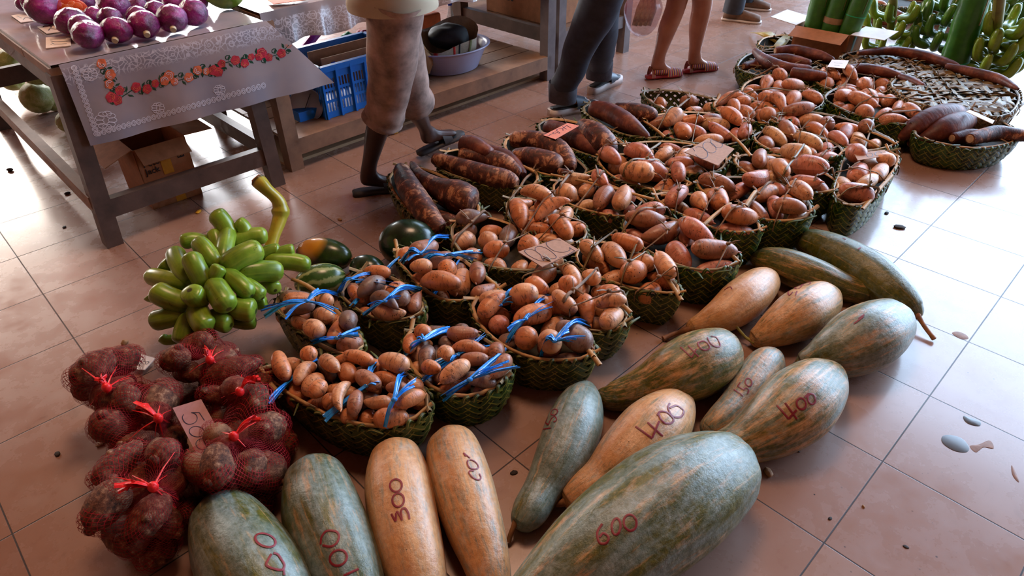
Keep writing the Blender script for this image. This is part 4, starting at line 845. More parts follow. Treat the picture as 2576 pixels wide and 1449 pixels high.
def child(mb, name, mat, parent, smooth=False): return mb.build(name, M[mat], parent, smooth=smooth, loc=parent.location.copy())
def table(name, label, a0, a1, b0, b1, top, lean=0.0, lw=0.07, mat='wood', leg_mats=None, rails=(), planks=True):
    t = empty(name, T((a0 + a1) / 2, (b0 + b1) / 2), label, 'table', 'wooden market stall tables')
    for i, (a, b_) in enumerate(((a0, b0), (a1, b0), (a0, b1), (a1, b1))):
        lb = MB(); ln = lean if a == a0 else -lean * 0.3
        lb.beam(T(a, b_, 0), T(a + ln, b_, top - 0.03), lw, lw, up=AY); child(lb, 'leg', (leg_mats[i] if leg_mats else mat), t)
    ov = 0.03; fb = MB()
    for (p, q) in (((a0, b0), (a1, b0)), ((a0, b1), (a1, b1)), ((a0, b0), (a0, b1)), ((a1, b0), (a1, b1))):
        fb.beam(T(p[0] + lean * .8 * (p[0] == a0), p[1], top - 0.075), T(q[0] + lean * .8 * (q[0] == a0), q[1], top - 0.075), 0.03, 0.07)
    child(fb, 'apron', mat, t)
    tb = MB(); n = 5
    for i in range(n):
        bb0 = b0 - ov + (b1 - b0 + 2 * ov) * i / n; bb1 = bb0 + (b1 - b0 + 2 * ov) / n - 0.006
        tb.box(T((a0 + lean - ov + a1 + ov) / 2, (bb0 + bb1) / 2, top - 0.02), AX * (a1 - a0 - lean + 2 * ov) / 2, AY * (bb1 - bb0) / 2, UP * 0.018)
    child(tb, 'top_boards', 'wood_light', t)
    for (p, q, z, hh, m) in rails:
        rb = MB(); rb.beam(T(*p, z), T(*q, z), 0.045, hh); child(rb, 'rail', m, t)
    return t
t1 = table('market_table', 'dark wooden table at the left under the flowered plastic cloth with purple cabbages', 0.0, 0.81, 0.0, 1.9, 0.79, lean=0.055,
      rails=[((0.0, 0.0), (0.82, 0.0), 0.17, 0.085, 'wood'), ((0.0, 0.0), (0.0, 1.9), 0.20, 0.08, 'wood_light'), ((0.0, 1.72), (0.82, 1.72), 0.34, 0.10, 'wood'), ((0.81, 0.0), (0.81, 1.9), 0.19, 0.08, 'wood'), ((0.81, 0.0), (0.81, 1.9), 0.40, 0.06, 'wood')])
t2 = table('market_table', 'long wooden table behind the walking person with a basin and blue crate on its shelf', 0.975, 2.97, 0.10, 1.0, 0.80, lw=0.075, mat='wood_light', leg_mats=['wood_light', 'wood_grey', 'wood', 'wood'],
      rails=[((0.97, 0.085), (2.97, 0.085), 0.125, 0.09, 'wood_light'), ((2.97, 0.1), (2.97, 1.0), 0.30, 0.09, 'wood'), ((0.97, 1.0), (2.97, 1.0), 0.15, 0.08, 'wood')])
sb = MB()
for i in range(5): sb.box(T(1.97, 0.19 + i * 0.165, 0.158), AX * 1.0, AY * 0.078, UP * 0.008)
child(sb, 'shelf', 'wood_light', t2)
t3 = table('market_table', 'grey wooden table behind the person in jeans', 3.09, 3.84, 0.11, 1.2, 0.80, lw=0.07, mat='wood_grey', leg_mats=['wood_grey', 'wood_grey', 'wood', 'wood'],
      rails=[((3.09, 0.11), (3.84, 0.11), 0.235, 0.085, 'wood_grey'), ((3.84, 0.11), (3.84, 1.2), 0.40, 0.08, 'wood'), ((3.09, 1.2), (3.84, 1.2), 0.40, 0.08, 'wood')])
sb = MB(); sb.box(T(3.46, 0.66, 0.29), AX * 0.37, AY * 0.53, UP * 0.012); child(sb, 'shelf', 'wood_light', t3)
bd = MB(); bd.box(T(1.95, 0.34, 0.008), AX * 1.0, AY * 0.19, UP * 0.008); o = bd.build('plywood_sheet', M['board'], smooth=False, loc=T(1.95, .34, 0)); tag(o, 'pale plywood sheet lying on the tiles under the long table', 'board')

# ------------------------------------------------------------------ flowered cloth
cl = MB(); NA, NT = 60, 24
def drape(s, t):
    a = 0.03 + (0.05 + 0.865 * s) - 0.02; aL = 0.055 + 1.153 * s; z = 0.801 + ((0.473 - 0.025 * s) - 0.801) * t
    aa = a * (1 - t) + aL * t; bb = -0.058 - 0.006 * t + 0.007 * math.sin(aa * 22 + 1) * t
    r = 0.012 * (1 - min(1, t * 8)) ** 2
    return T(aa, bb + r, z)
rows = [[drape(s / NA, t / NT) for s in range(NA + 1)] for t in range(NT + 1)]
cl.grid(rows, [(s / NA, 1 - t / NT) for t in range(NT + 1) for s in range(NA + 1)], flip=True)
# top sheet with small waves
cl.grid([[T(0.035 + 0.88 * s / 20, -0.035 + 2.0 * q / 30, 0.8005 + 0.0012 * math.sin(s * 1.3) * math.sin(q * 0.9)) for s in range(21)] for q in range(31)], [(s / 20, 0.7) for q in range(31) for s in range(21)], mi=1)
# right side fold and left overhang
def fold(q, t): return T(0.918 + (0.05) * t ** 1.0, -0.005 + 1.86 * q, 0.80 - (0.30 - 0.05 * q) * t)
cl.grid([[fold(q / 16, t / 8) for q in range(17)] for t in range(9)], [(q / 16, 0.6 - t / 20) for t in range(9) for q in range(17)])
tip = drape(1.0, 1.0); 0 and cl.grid([[drape(1, t / 10) for t in range(11)], [drape(1, t / 10).lerp(T(0.93 + 0.22 * t / 10, 0.05 * t / 10, 0.80 - 0.33 * t / 10), 0.5) + AY * .012 for t in range(11)], [fold(0.03, t / 10) for t in range(11)]], [(1, 1 - t / 10) for _ in range(3) for t in range(11)])
cl.grid([[T(0.035, -0.03 + 2.0 * q / 12, 0.80 - 0.03 * t) for q in range(13)] for t in range(2)], mi=1)
cbv = cl.bvh()
z0 = lambda x, y: (x / 3.623, y / 3.623)
def decal(pts, mi, off):
    L = []
    for (u, v) in pts:
        h = cbv.ray_cast(CAMP, ray(u, v))
        if h[0] is None: return
        n = h[1] if h[1].dot(h[0] - CAMP) < 0 else -h[1]; L.append(h[0] + n * off)
    c = sum(L, Vector()) / len(L); k = len(L); cl.add([c] + L, [(0, 1 + i, 1 + (i + 1) % k) for i in range(k)], None, mi)
fl = [(925, 580, 45, 3), (1005, 680, 48, 3), (995, 765, 44, 3), (1090, 825, 42, 2), (1010, 885, 48, 2), (1070, 912, 44, 2), (1240, 795, 45, 2), (1340, 810, 42, 2), (1415, 760, 35, 2), (1500, 732, 44, 3), (1540, 690, 48, 3), (1590, 742, 35, 3), (1720, 705, 42, 3), (1800, 640, 42, 3), (1880, 650, 32, 3), (1945, 640, 45, 2), (1990, 655, 42, 2), (2020, 580, 36, 2), (2145, 548, 42, 2), (2230, 575, 38, 2), (2290, 518, 30, 2), (2385, 482, 46, 2), (2360, 515, 36, 2), (2450, 522, 35, 2), (2565, 485, 40, 2), (2630, 410, 36, 2)]
rg = np.random.default_rng(4)
for i, (x, y, r, mi) in enumerate(fl):
    if i + 1 < len(fl): # stems, leaves and curls between the roses
        x2, y2 = fl[i + 1][:2]; mx, my = (x + x2) / 2, (y + y2) / 2; dx, dy = x2 - x, y2 - y; L = math.hypot(dx, dy) + 1; nx, ny = -dy / L, dx / L; sg = 1 if i % 2 else -1
        for k in (sg, -sg):
            bx, by = mx + nx * k * 8, my + ny * k * 8; tx, ty = mx + nx * k * 62 + dx * 0.2, my + ny * k * 62 + dy * 0.2
            decal([z0(bx, by), z0((bx + tx) / 2 + dx / L * 13, (by + ty) / 2 + dy / L * 13), z0(tx, ty), z0((bx + tx) / 2 - dx / L * 13, (by + ty) / 2 - dy / L * 13)], 4, 0.0008)
        mb2 = draw_on(cbv, [[z0(mx - nx * sg * 10 + (10 + 3 * q) * math.cos(q * 0.9) * 0.9 - nx * sg * 28, my - ny * sg * 10 + (10 + 3 * q) * math.sin(q * 0.9) * 0.9 - ny * sg * 28) for q in range(8)], [z0(x, y), z0(mx, my), z0(x2, y2)]], 0.0035, 0.0009); cl.add(mb2.v, mb2.f, None, 4)
    decal([z0(x + r * (1 + 0.1 * math.sin(5 * t + i)) * math.cos(t), y + r * 1.05 * (1 + 0.1 * math.sin(5 * t + i)) * math.sin(t)) for t in np.linspace(0, 2 * PI, 15)[:-1]], mi, 0.0016)
    mb2 = draw_on(cbv, [[z0(x + r * f * math.cos(t + i), y + r * f * math.sin(t + i)) for t in np.linspace(0, 3.6, 8)] for f in (0.35, 0.68)], 0.0022, 0.0022); cl.add(mb2.v, mb2.f, None, 5 if mi == 3 else 3)
def lacerow(x0, y0, x1, y1, n, rx, ry):
    for i in range(n):
        t = i / (n - 1); x, y = x0 + (x1 - x0) * t, y0 + (y1 - y0) * t
        for f in (1.0, 0.5):
            mb2 = draw_on(cbv, [[z0(x + rx * f * math.cos(q), y + ry * f * math.sin(q)) for q in np.linspace(0, 6.28, 9)]], 0.003, 0.0007); cl.add(mb2.v, mb2.f, None, 5)
lacerow(675, 620, 880, 1220, 15, 26, 20); lacerow(900, 1215, 2400, 780, 34, 20, 24)
def medallion(x, y, R):
    for k in range(9):
        a = 2 * PI * k / 9; mb2 = draw_on(cbv, [[z0(x + R * 0.6 * math.cos(a) + R * 0.4 * math.cos(q), y + R * 0.6 * math.sin(a) + R * 0.22 * math.sin(q)) for q in np.linspace(0, 6.28, 9)]], 0.003, 0.0007); cl.add(mb2.v, mb2.f, None, 5)
medallion(965, 1095, 100); medallion(1440, 985, 60); medallion(820, 680, 70); medallion(2000, 820, 55)
clo = cl.build('tablecloth', [M['vinyl'], M['vinyl_top'], M['rose'], M['rose_orange'], M['print_green'], M['print_white']], loc=T(.45, 0, .8)); tag(clo, 'glossy plastic tablecloth with lace print and rose garland over the left table', 'tablecloth')
# plain lace cloth on the second table
M['vinyl2'] = m_vinyl('clear_lace_plastic_cloth', 'a89c9c', 0.10, 0.75, '7d7f88')
c2 = MB(); ns = 70
c2.grid([[T(0.95 + 2.05 * s / ns, 0.06 + 0.015 * math.sin(s * 1.1) * t / 8 + 0.01 * math.sin(s * 0.37 + 1) * t / 8 - 0.012 * t / 8, 0.812 - 0.155 * t / 8 - 0.01 * math.sin(s * .6) * t / 8) for s in range(ns + 1)] for t in range(9)], [(s / 10, 1 - t / 8) for t in range(9) for s in range(ns + 1)], flip=True)
c2.grid([[T(0.95 + 2.05 * s / 20, 0.06 + 1.0 * q / 10, 0.812 + 0.003 * math.sin(s) * math.sin(q)) for s in range(21)] for q in range(11)], [(0.5, 0.95)] * 231)
o = c2.build('tablecloth', M['vinyl2'], loc=T(2, .5, .81)); tag(o, 'shiny plastic cloth with white lace edge over the long middle table', 'tablecloth')

# ------------------------------------------------------------------ cabbages
def m_cab(name, a, b_, c, vein, rough=0.2, sc=6):
    g = G(name); o = g.coord('Object', (1, 1, 1), 6.0); n = g.noise(o, 14, 5, 0.65, 0.6); col = g.ramp(n, [(0.3, srgb(a)), (0.52, srgb(b_)), (0.72, srgb(c))])
    ve = g.vor(o, 22, feature='DISTANCE_TO_EDGE'); col = g.mix(g.math('MULTIPLY', g.ramp(ve, [(0.0, 0.4), (0.035, 0.0)]), g.ramp(n, [(0.4, 0.0), (0.6, 1.0)])), col, srgb(vein)); h = g.math('ADD', g.math('MULTIPLY', ve, 0.3), g.noise(o, 30, 6, 0.8, 1.2)); g.bump(h, 0.6, 0.008)
    return g.fin(col, rough, spec=0.7)
M['cab_red'] = m_cab('purple_cabbage_in_cling_film', '38042c', '78085e', 'b41c8a', 'c04c9c', 0.18); M['cab_green'] = m_cab('pale_green_cabbage', '6c7a2c', 'a0a85c', 'c3c792', 'dfe0bc', 0.45); M['root_end'] = plain('cut_cabbage_stem', 'c9bb9a', 0.6, 0.1, 40, 0.2)
def cabbage(p, r, mat, seed, label, group, stem=None, el=1.0, yaw=0.0):
    nf = noise3(seed); nf2 = noise3(seed + 77)
    R = Matrix.Rotation(yaw, 3, 'Z')
    def disp(d):
        s = (math.atan2(d.y, d.x) / 2.1 + d.z * 1.2 + nf(d * 1.0) * 0.5) % 1.0
        return 1 + 0.05 * nf(d * 1.5) + 0.035 * s + 0.012 * nf2(d * 6)
    mb = MB(); mb.sphere((0, 0, 0), r, 36, 24, sc=(el, 1, 0.93), rot=R, disp=disp); mb.v = [tuple(Vector(v) + p) for v in mb.v]
    o = mb.build('cabbage', M[mat], loc=p); tag(o, label, 'cabbage', group)
    if stem: # pale cut stalk
        sb = MB(); d = Vector(stem).normalized(); q = p + R @ Vector((d.x * el, d.y, d.z)) * r * 0.93 if False else p + d * r * 0.95; sb.tube([q, q + d * 0.016], [0.014, 0.012], 10); sb.build('stem_end', M['root_end'], o, loc=p)
    return o
cabs = [(210, 40, 60), (400, 75, 145), (300, 30, 90), (760, 20, 90), (650, 195, 122), (745, 245, 112), (830, 310, 130), (865, 145, 88), (1040, 60, 130), (1005, 170, 105), (1090, 272, 118), (1255, 55, 85), (1290, 225, 128), (1255, 150, 95), (1420, 95, 90), (1535, 175, 130), (1760, 110, 125), (1580, 15, 95), (1800, 10, 90), (620, -30, 110), (980, -50, 110), (1380, -60, 110)]
nm = ['small dark purple cabbage at the far left of the table', 'large purple cabbage behind the leftmost price card', 'purple cabbage partly behind the large leftmost one', 'dark purple cabbage behind the orange mesh bag', 'dark crinkled purple cabbage in front of the orange mesh bag', 'purple cabbage squeezed behind the front corner one', 'bright purple cabbage nearest the table corner', 'magenta cabbage just right of the orange mesh bag', 'big shiny purple cabbage in the second row', 'purple cabbage between the shiny one and the tilted one', 'tilted long purple cabbage with stem at the table edge', 'purple cabbage in the back row centre', 'round purple cabbage with pale stem facing the table edge', 'dark purple cabbage behind the round stem-forward one', 'maroon cabbage behind the big dark-topped one', 'big dark-topped purple cabbage with white stem end', 'bright magenta cabbage at the right end of the front row', 'purple cabbage in the back row right', 'purple cabbage behind the right end one', 'purple cabbage at the very back left', 'purple cabbage at the very back centre', 'purple cabbage at the very back right']
cp = []
for (x, y, r) in cabs:
    p, wr = lie(x / 3.623, y / 3.623, r / 3.623, 0.802); cp.append([p, wr])
for _ in range(60):
    for i in range(len(cp)):
        for j in range(i):
            d = cp[i][0] - cp[j][0]; m = (cp[i][1] + cp[j][1]) * 0.97 - d.length
            if m > 0: d.z = 0; d = d.normalized() if d.length > 1e-4 else Vector((1, 0, 0)); cp[i][0] += d * m / 2 * 0.5; cp[j][0] -= d * m / 2 * 0.5
for i, (p, r) in enumerate(cp):
    st = {6: None, 10: (0.2, -1, -.45), 12: (0.5, -1, -.5), 15: (0.35, -1, -.5)}.get(i)
    cabbage(p, r, 'cab_red', 30 + i, nm[i], 'film-wrapped purple cabbages', stem=st, el=1.22 if i in (10, 6, 4) else 1.05, yaw=0.3 * i)
gc = [(95, 245, 40, 0, 'pale green cabbage on the tiles below the dark cross rail'), (172, 306, 28, 0, 'yellowish green cabbage alone on the tiles behind the front leg'), (20, 155, 32, .16, 'green cabbage with loose outer leaf at the far left under the table'), (90, 180, 34, .20, 'round yellow-green cabbage above the dark cross rail'), (125, 192, 26, .18, 'green cabbage tucked beside the table side board'), (58, 118, 32, .26, 'green cabbage highest in the heap under the table'), (30, 200, 28, .08, 'brownish green cabbage low at the far left under the table'), (130, 255, 24, 0, 'flattened green cabbage behind the one below the rail')]
for i, (u, v, r, z, lab) in enumerate(gc):
    p, wr = lie(u, v, r, z); cabbage(p, wr, 'cab_green', 60 + i, lab, 'green cabbages stored under the table', yaw=i)
# ------------------------------------------------------------------ mesh net material and bags
def m_net(name, col, nu, nv, wire, tint=0.12):
    g = G(name); tc = g.n('TexCoord'); s = g.n('SeparateXYZ'); g.link(tc.outputs['UV'], s.inputs[0])
    a = g.math('ADD', g.math('MULTIPLY', s.outputs[0], nu), g.math('MULTIPLY', s.outputs[1], nv)); b_ = g.math('SUBTRACT', g.math('MULTIPLY', s.outputs[0], nu), g.math('MULTIPLY', s.outputs[1], nv))
    def ln(x): return g.math('LESS_THAN', g.math('ABSOLUTE', g.math('SUBTRACT', g.math('FRACT', x), 0.5)), wire)
    m = g.math('MAXIMUM', ln(a), ln(b_)); al = g.math('MAXIMUM', m, tint)
    g.b.inputs['Base Color'].default_value = srgb(col); g.b.inputs['Roughness'].default_value = 0.7; g.b.inputs['Specular IOR Level'].default_value = 0.15
    g.link(al, g.b.inputs['Alpha']); return g.mat
M['net'] = m_net('red_mesh_net', '8c1018', 66, 40, 0.06, 0.045); M['net_orange'] = m_net('orange_mesh_net', 'e0501c', 50, 30, 0.14, 0.14); M['net_tie'] = plain('gathered_red_netting', 'e01e1e', 0.35, 0.3, 90, 0.5)
TARO = []
def taro_kind(L, r, seed, taper, bumps):
    nf = noise3(seed); mb = MB(); n = 20; cs = []; rs = []
    for i in range(n):
        s2 = (1 - math.cos(PI * i / (n - 1))) / 2; cs.append(Vector(((s2 - 0.5) * L, 0.08 * L * math.sin(3 * s2 + seed), 0))); e = 1 - abs(2 * s2 - 1) ** 2.4; rs.append(r * math.sqrt(max(0, e)) * (1 - taper * (s2 - 0.4)))
    rs[0] = rs[-1] = 0; mb.tube(cs, rs, 20, caps=False, rib=lambda a, t: 1 + 0.11 * nf((math.cos(a) * 2, math.sin(a) * 2, t * 6)) + 0.02 * math.sin(t * 50))
    rr = np.random.default_rng(seed)
    for _ in range(bumps):
        i = int(rr.integers(4, n - 4)); a = rr.uniform(0, 6.28); d = Vector((rr.uniform(-.4, .4), math.cos(a), math.sin(a))).normalized(); q = cs[i] + d * rs[i] * 0.85; mb.sphere(q, rr.uniform(0.008, 0.016), 10, 7, sc=(1, 1, 1))
    o = mb.build('taro_corm', M['taro'], link=False); me = o.data; bpy.data.objects.remove(o); k = max(2, int(round(L / r / 1.1))); sph = []
    for j in range(k):
        s2 = (j + 0.5) / k; i = min(range(n), key=lambda q: abs((cs[q].x / L + 0.5) - s2)); sph.append((cs[i].x, cs[i].y, 0, rs[i]))
    KINDS.append((me, np.array(sph), 'taro', L)); TARO.append(len(KINDS) - 1)
taro_kind(0.13, 0.048, 101, 0.3, 3); taro_kind(0.10, 0.043, 102, 0.1, 4); taro_kind(0.15, 0.036, 103, 0.4, 2); taro_kind(0.085, 0.034, 104, 0.1, 3); taro_kind(0.12, 0.040, 105, -0.2, 3)
def net_bag(label, short, u, v, rx, ry, n, knot, tail, seed, z_top=0.2):
    rng = np.random.default_rng(seed); c = P(u, v, 0.06); k = ppm(c); ex, ey = rx / k * 1.0, ry / k * 1.25
    poly = [(c.x + ex * math.cos(t), c.y + ey * math.sin(t)) for t in np.linspace(0, 2 * PI, 25)[:-1]]
    pl, S = pack(poly, lambda x, y: 0.004, n, TARO, rng, 1.0, tilt=0.7, zmax=0.3, tries=110, tight=0.75)
    words = ['largest', 'front', 'left-hand', 'right-hand', 'rear', 'topmost', 'lowest', 'smallest', 'central', 'innermost', 'tilted', 'stubby']
    pos = np.array([q[1] for q in pl]); tl = []
    for i, (ki, ps, R, sc) in enumerate(pl):
        o = bpy.data.objects.new('taro_corm', KINDS[ki][0]); COL.objects.link(o); o.matrix_world = Matrix.Translation(ps) @ Matrix(R.tolist()).to_4x4() @ Matrix.Scale(sc, 4); tl.append((o, ps))
    used = {}
    for nm_, key in (('top', lambda p: -p[2]), ('front', lambda p: p[1]), ('leftmost', lambda p: p[0]), ('rightmost', lambda p: -p[0]), ('rearmost', lambda p: -p[1]), ('lowest', lambda p: p[2])):
        rest = [q for q in tl if q[0].name not in used]
        if rest: b_ = min(rest, key=lambda q: key(q[1])); used[b_[0].name] = nm_
    for o, ps in tl: tag(o, 'hairy brown taro corm, %s in %s' % (used.get(o.name, 'buried'), short), 'taro', 'taro corms in ' + short)
    # net: envelope of the corms, seen from the bag centre, drawn in towards the knot
    cen = Vector((float(S[:, 0].mean()), float(S[:, 1].mean()), float(S[:, 2].max()) * 0.5)); K = P(*knot, float(S[:, 2].max()) + 0.02)
    K = P(*knot, K.z); ax = (K - cen).normalized(); q = ax.to_track_quat('Z', 'Y').to_matrix(); NU, NV = 56, 36; Rr = np.zeros((NV + 1, NU)); D = []
    C3 = S[:, :3] - np.array(cen); rr = S[:, 3] + 0.006
    for i in range(NV + 1):
        th = PI * i / NV; row = []
        for j in range(NU):
            ph = 2 * PI * j / NU; d = q @ Vector((math.sin(th) * math.cos(ph), math.sin(th) * math.sin(ph), math.cos(th))); dn = np.array(d)
            pr = C3 @ dn; pe = np.sqrt(np.maximum((C3 ** 2).sum(1) - pr ** 2, 0)); hit = pe < rr
            h1 = (pr[hit] + np.sqrt(rr[hit] ** 2 - pe[hit] ** 2)).max() if hit.any() else 0.0; h2 = float((pr + rr - 0.9 * pe).max())
            Rr[i, j] = max(h1, h2 * 0.97, 0.03); row.append(d)
        D.append(row)
    for _ in range(2):
        Rm = (np.roll(Rr, 1, 1) + np.roll(Rr, -1, 1) + Rr) / 3; Rm[1:-1] = (Rm[:-2] + Rm[2:] + Rm[1:-1]) / 3; Rr = np.maximum(Rr, Rm)
    Kl = (K - cen).length; rows = []
    for i in range(NV + 1):
        th = PI * i / NV; w = max(0, 1 - th / 0.55) ** 1.5; row = []
        for j in range(NU + 1):
            d = D[i][j % NU]; p = cen + d * (Rr[i, j % NU] * (1 - w) + Kl * w * (1.0 if th < 0.02 else 1 / max(0.3, math.cos(th)))); 
            if w > 0: p = p.lerp(K, w * 0.85)
            p.z = max(p.z, 0.003); row.append(p)
        rows.append(row)
    mb = MB(); mb.grid(rows); bag = mb.build('mesh_bag', M['net'], loc=Vector((cen.x, cen.y, 0))); tag(bag, label, 'mesh bag', 'red mesh bags of taro')
    kb = MB(); kb.sphere(K, 0.013, 10, 8, sc=(1, 1, 1.2)); TL = P(*tail, K.z + 0.02)
    for s in range(9):
        e = TL + Vector(rng.uniform(-0.015, 0.015, 3)); kb.ribbon([Vector(p) for p in crom([tuple(K), tuple((K + TL) / 2 + UP * 0.012 + Vector(rng.uniform(-0.006, 0.006, 3))), tuple(e)], 9)], 0.010, th=0.0008, twist=rng.uniform(-2, 2), taper=[0.5, 0.6, 0.7, 0.8, 0.9, 1, 1.1, 1.2, 1.2])
    for s in range(8):
        a = rng.uniform(0, 6.28); i = int(rng.integers(4, 8)); j = int(rng.integers(0, NU)); kb.ribbon([K, (K + rows[i][j]) / 2 + UP * 0.006, rows[i][j] + UP * 0.002], 0.006, th=0.0008, taper=[1, 0.7, 0.3])
    kb.build('knotted_neck', M['net_tie'], bag, loc=bag.location.copy())
net_bag('red mesh bag of taro at the back left, beside the crossed-out card', 'the back left mesh bag', 326, 1034, 110, 60, 9, (268, 975), (255, 950), 1)
net_bag('red mesh bag of taro at the back right, its neck upright', 'the upright-necked mesh bag', 530, 985, 100, 58, 8, (528, 905), (518, 882), 2)
net_bag('red mesh bag of taro right of the 500 card, next to the widest basket', 'the mesh bag next to the widest basket', 625, 1035, 88, 84, 9, (603, 985), (640, 948), 3)
net_bag('red mesh bag of taro left of the 500 card', 'the mesh bag left of the 500 card', 390, 1115, 108, 95, 11, (398, 1052), (352, 1018), 4)
net_bag('largest red mesh bag of taro, below the 500 card', 'the largest mesh bag', 622, 1180, 118, 128, 16, (588, 1098), (648, 1048), 5)
net_bag('red mesh bag of taro at the lower left with a flat sideways neck', 'the lower left mesh bag', 392, 1315, 112, 125, 14, (385, 1225), (312, 1222), 6)
# orange net of pale bulbs on the table
p0, r0 = lie(178, 26, 30, 0.802); ob = MB(); nfb = noise3(9); ob.sphere(p0, r0 * 1.12, 28, 18, sc=(1.25, 1, .85), disp=lambda d: 1 + .05 * nfb(d * 3)); o = ob.build('mesh_bag', M['net_orange'], loc=p0); tag(o, 'orange mesh bag of pale brown bulbs among the purple cabbages', 'mesh bag')
M['bulb'] = plain('pale_brown_bulb', 'b98a52', 0.5, 0.25, 30, 0.3)
for i in range(9):
    a = 2 * PI * i / 8; q = p0 + Vector((math.cos(a) * r0 * .72, math.sin(a) * r0 * .5, (-.35 if i % 2 else .3) * r0)) if i < 8 else p0 + UP * r0 * 0.15
    ib = MB(); ib.sphere(q, r0 * 0.36, 14, 10, sc=(1, 1, .9)); io = ib.build('onion', M['bulb'], loc=q); tag(io, 'pale brown bulb packed inside the orange mesh bag', 'onion', 'bulbs in the orange mesh bag')
# price cards on the table
M['card_tan'] = plain('peach_price_card', 'f2e4d8', 0.7, 0.08, 60, .1)
card('leftmost white price card on the purple cabbage table', [(28, 39), (63, 33), (99, 50), (52, 56)], .806, 'card_tan', .003, [[(42, 40), (55, 46)], [(58, 50), (66, 44), (84, 50)], [(68, 36), (74, 38)]], .004)
card('middle price card on the cabbage table, half under the dark cabbage', [(93, 67), (143, 59), (155, 79), (117, 84)], .806, 'card_tan', .003, [ell(119, 68, 10, 4, 0, 180, 420), [(122, 77), (128, 72), (150, 76)]], .004)
card('peach price card marked 100 nearest the table corner', [(115, 94), (177, 90), (178, 114), (115, 121)], .806, 'card_tan', .004, [[(126, 99), (166, 98)], [(127, 103), (140, 105), (170, 104)], [(130, 108), (140, 111), (168, 110)], [(127, 113), (130, 112)]], .0035)
card('orange price card on the lace cloth at the top', [(668, -4), (688, 10), (775, -2), (770, -12)], .83, 'card_pink', .003)
gp, gr = lie(565, -22, 42, 0.802); mb = MB(); mb.tube([gp + AX * (x - .5) * gr * 2.8 for x in np.linspace(0, 1, 20)], [gr * math.sin(PI * x) ** .7 for x in np.linspace(0, 1, 20)], 24, caps=False); M['gmel'] = m_melon('light_green_fruit', None, '5a7420', '88a03a'); o = mb.build('green_fruit', M['gmel'], loc=gp); tag(o, 'light green fruit at the back edge of the cabbage table', 'fruit')

# ------------------------------------------------------------------ cartons
def box_open(name, label, o0, dx, dy, h, flaps, mat='carton', th=0.004, inner='carton', flapmats=None, cat='cardboard box'):
    """o0 floor corner, dx/dy edge vectors; flaps: list of (edge index, length, outward slope)"""
    o0, dx, dy = Vector(o0), Vector(dx), Vector(dy); c = o0 + dx / 2 + dy / 2; t = empty(name, c, label, cat); ex, ey = dx.normalized(), dy.normalized()
    b_ = MB(); b_.box(c + UP * th / 2, dx / 2, dy / 2, UP * th / 2)
    for (m, hx, n) in ((o0 + dx / 2, dx / 2, ey), (o0 + dx / 2 + dy, dx / 2, -ey), (o0 + dy / 2, dy / 2, ex), (o0 + dy / 2 + dx, dy / 2, -ex)): b_.box(m + n * th / 2 + UP * h / 2, hx, n * th / 2, UP * h / 2)
    child(b_, 'carton_walls', mat, t)
    E_ = [(o0, o0 + dx, -ey), (o0 + dx, o0 + dx + dy, ex), (o0 + dx + dy, o0 + dy, ey), (o0 + dy, o0, -ex)]
    for k, (ei, L, sl) in enumerate(flaps):
        p, q, n = E_[ei]; p, q = p + UP * h, q + UP * h; d = (n + UP * sl).normalized() * L; fb = MB(); ins = (q - p).normalized() * 0.01; nn = d.cross(q - p).normalized() * th / 2
        fb.box((p + q) / 2 + d / 2, (q - p) / 2 - ins, d / 2, nn); child(fb, 'flap', (flapmats[k] if flapmats else inner), t)
    return t
A0 = P(428, 530, 0); ex = (P(505, 497, 0) - A0); ex.z = 0
q0 = T(0.25, 0.18, 0); bx = box_open('cardboard_box', 'open brown cardboard carton under the left table with folded-out flaps', q0, AX * 0.245, AY * 0.34, 0.31, [(0, 0.09, -0.75), (3, 0.14, -0.35), (1, 0.14, -0.05), (2, 0.1, .6)], 'carton')
def text_on(parent, txt, o0, ex, ey, size, mat='black_print', name='printed_text', depth=0.001):
    cu = bpy.data.curves.new(name, 'FONT'); cu.body = txt; cu.size = size; cu.extrude = depth; to = bpy.data.objects.new(name, cu); COL.objects.link(to)
    ex, ey = Vector(ex).normalized(), Vector(ey).normalized(); ez = ex.cross(ey); m = Matrix((ex, ey, ez)).transposed().to_4x4(); m.translation = Vector(o0)
    dg = bpy.context.evaluated_depsgraph_get(); me = bpy.data.meshes.new_from_object(to.evaluated_get(dg)); bpy.data.objects.remove(to)
    me.transform(m); pm = parent_mat(parent); me.transform(pm.inverted()); o = bpy.data.objects.new(name, me); me.materials.clear(); me.materials.append(M[mat]); COL.objects.link(o); o.parent = parent; return o
fr = q0 - AY * 0.001
yb = MB(); yb.box(fr + AX * 0.125 + UP * 0.205, AX * .024, AY * .0006, UP * .05); child(yb, 'yellow_panel', 'yellow_print', bx); yb = MB(); yb.box(fr + AX * 0.14 + UP * 0.03, AX * .024, AY * .0006, UP * .028); child(yb, 'yellow_panel', 'yellow_print', bx)
text_on(bx, 'Pete', fr + AX * 0.022 + UP * 0.218 - AY * .002, AX, UP, 0.042); text_on(bx, 'Jack', fr + AX * 0.022 + UP * 0.180 - AY * .002, AX, UP, 0.042)
cr = MB(); 
for i in range(5): cr.box(fr + AX * (0.185 + i * .007) + UP * (0.232 + .004 * (i % 2)) - AY * .001, AX * .0022, AY * .0006, UP * (.010 - .002 * (i % 2)))
cr.box(fr + AX * .199 + UP * .218 - AY * .001, AX * .016, AY * .0006, UP * .003); child(cr, 'printed_crown_mark', 'black_print', bx)
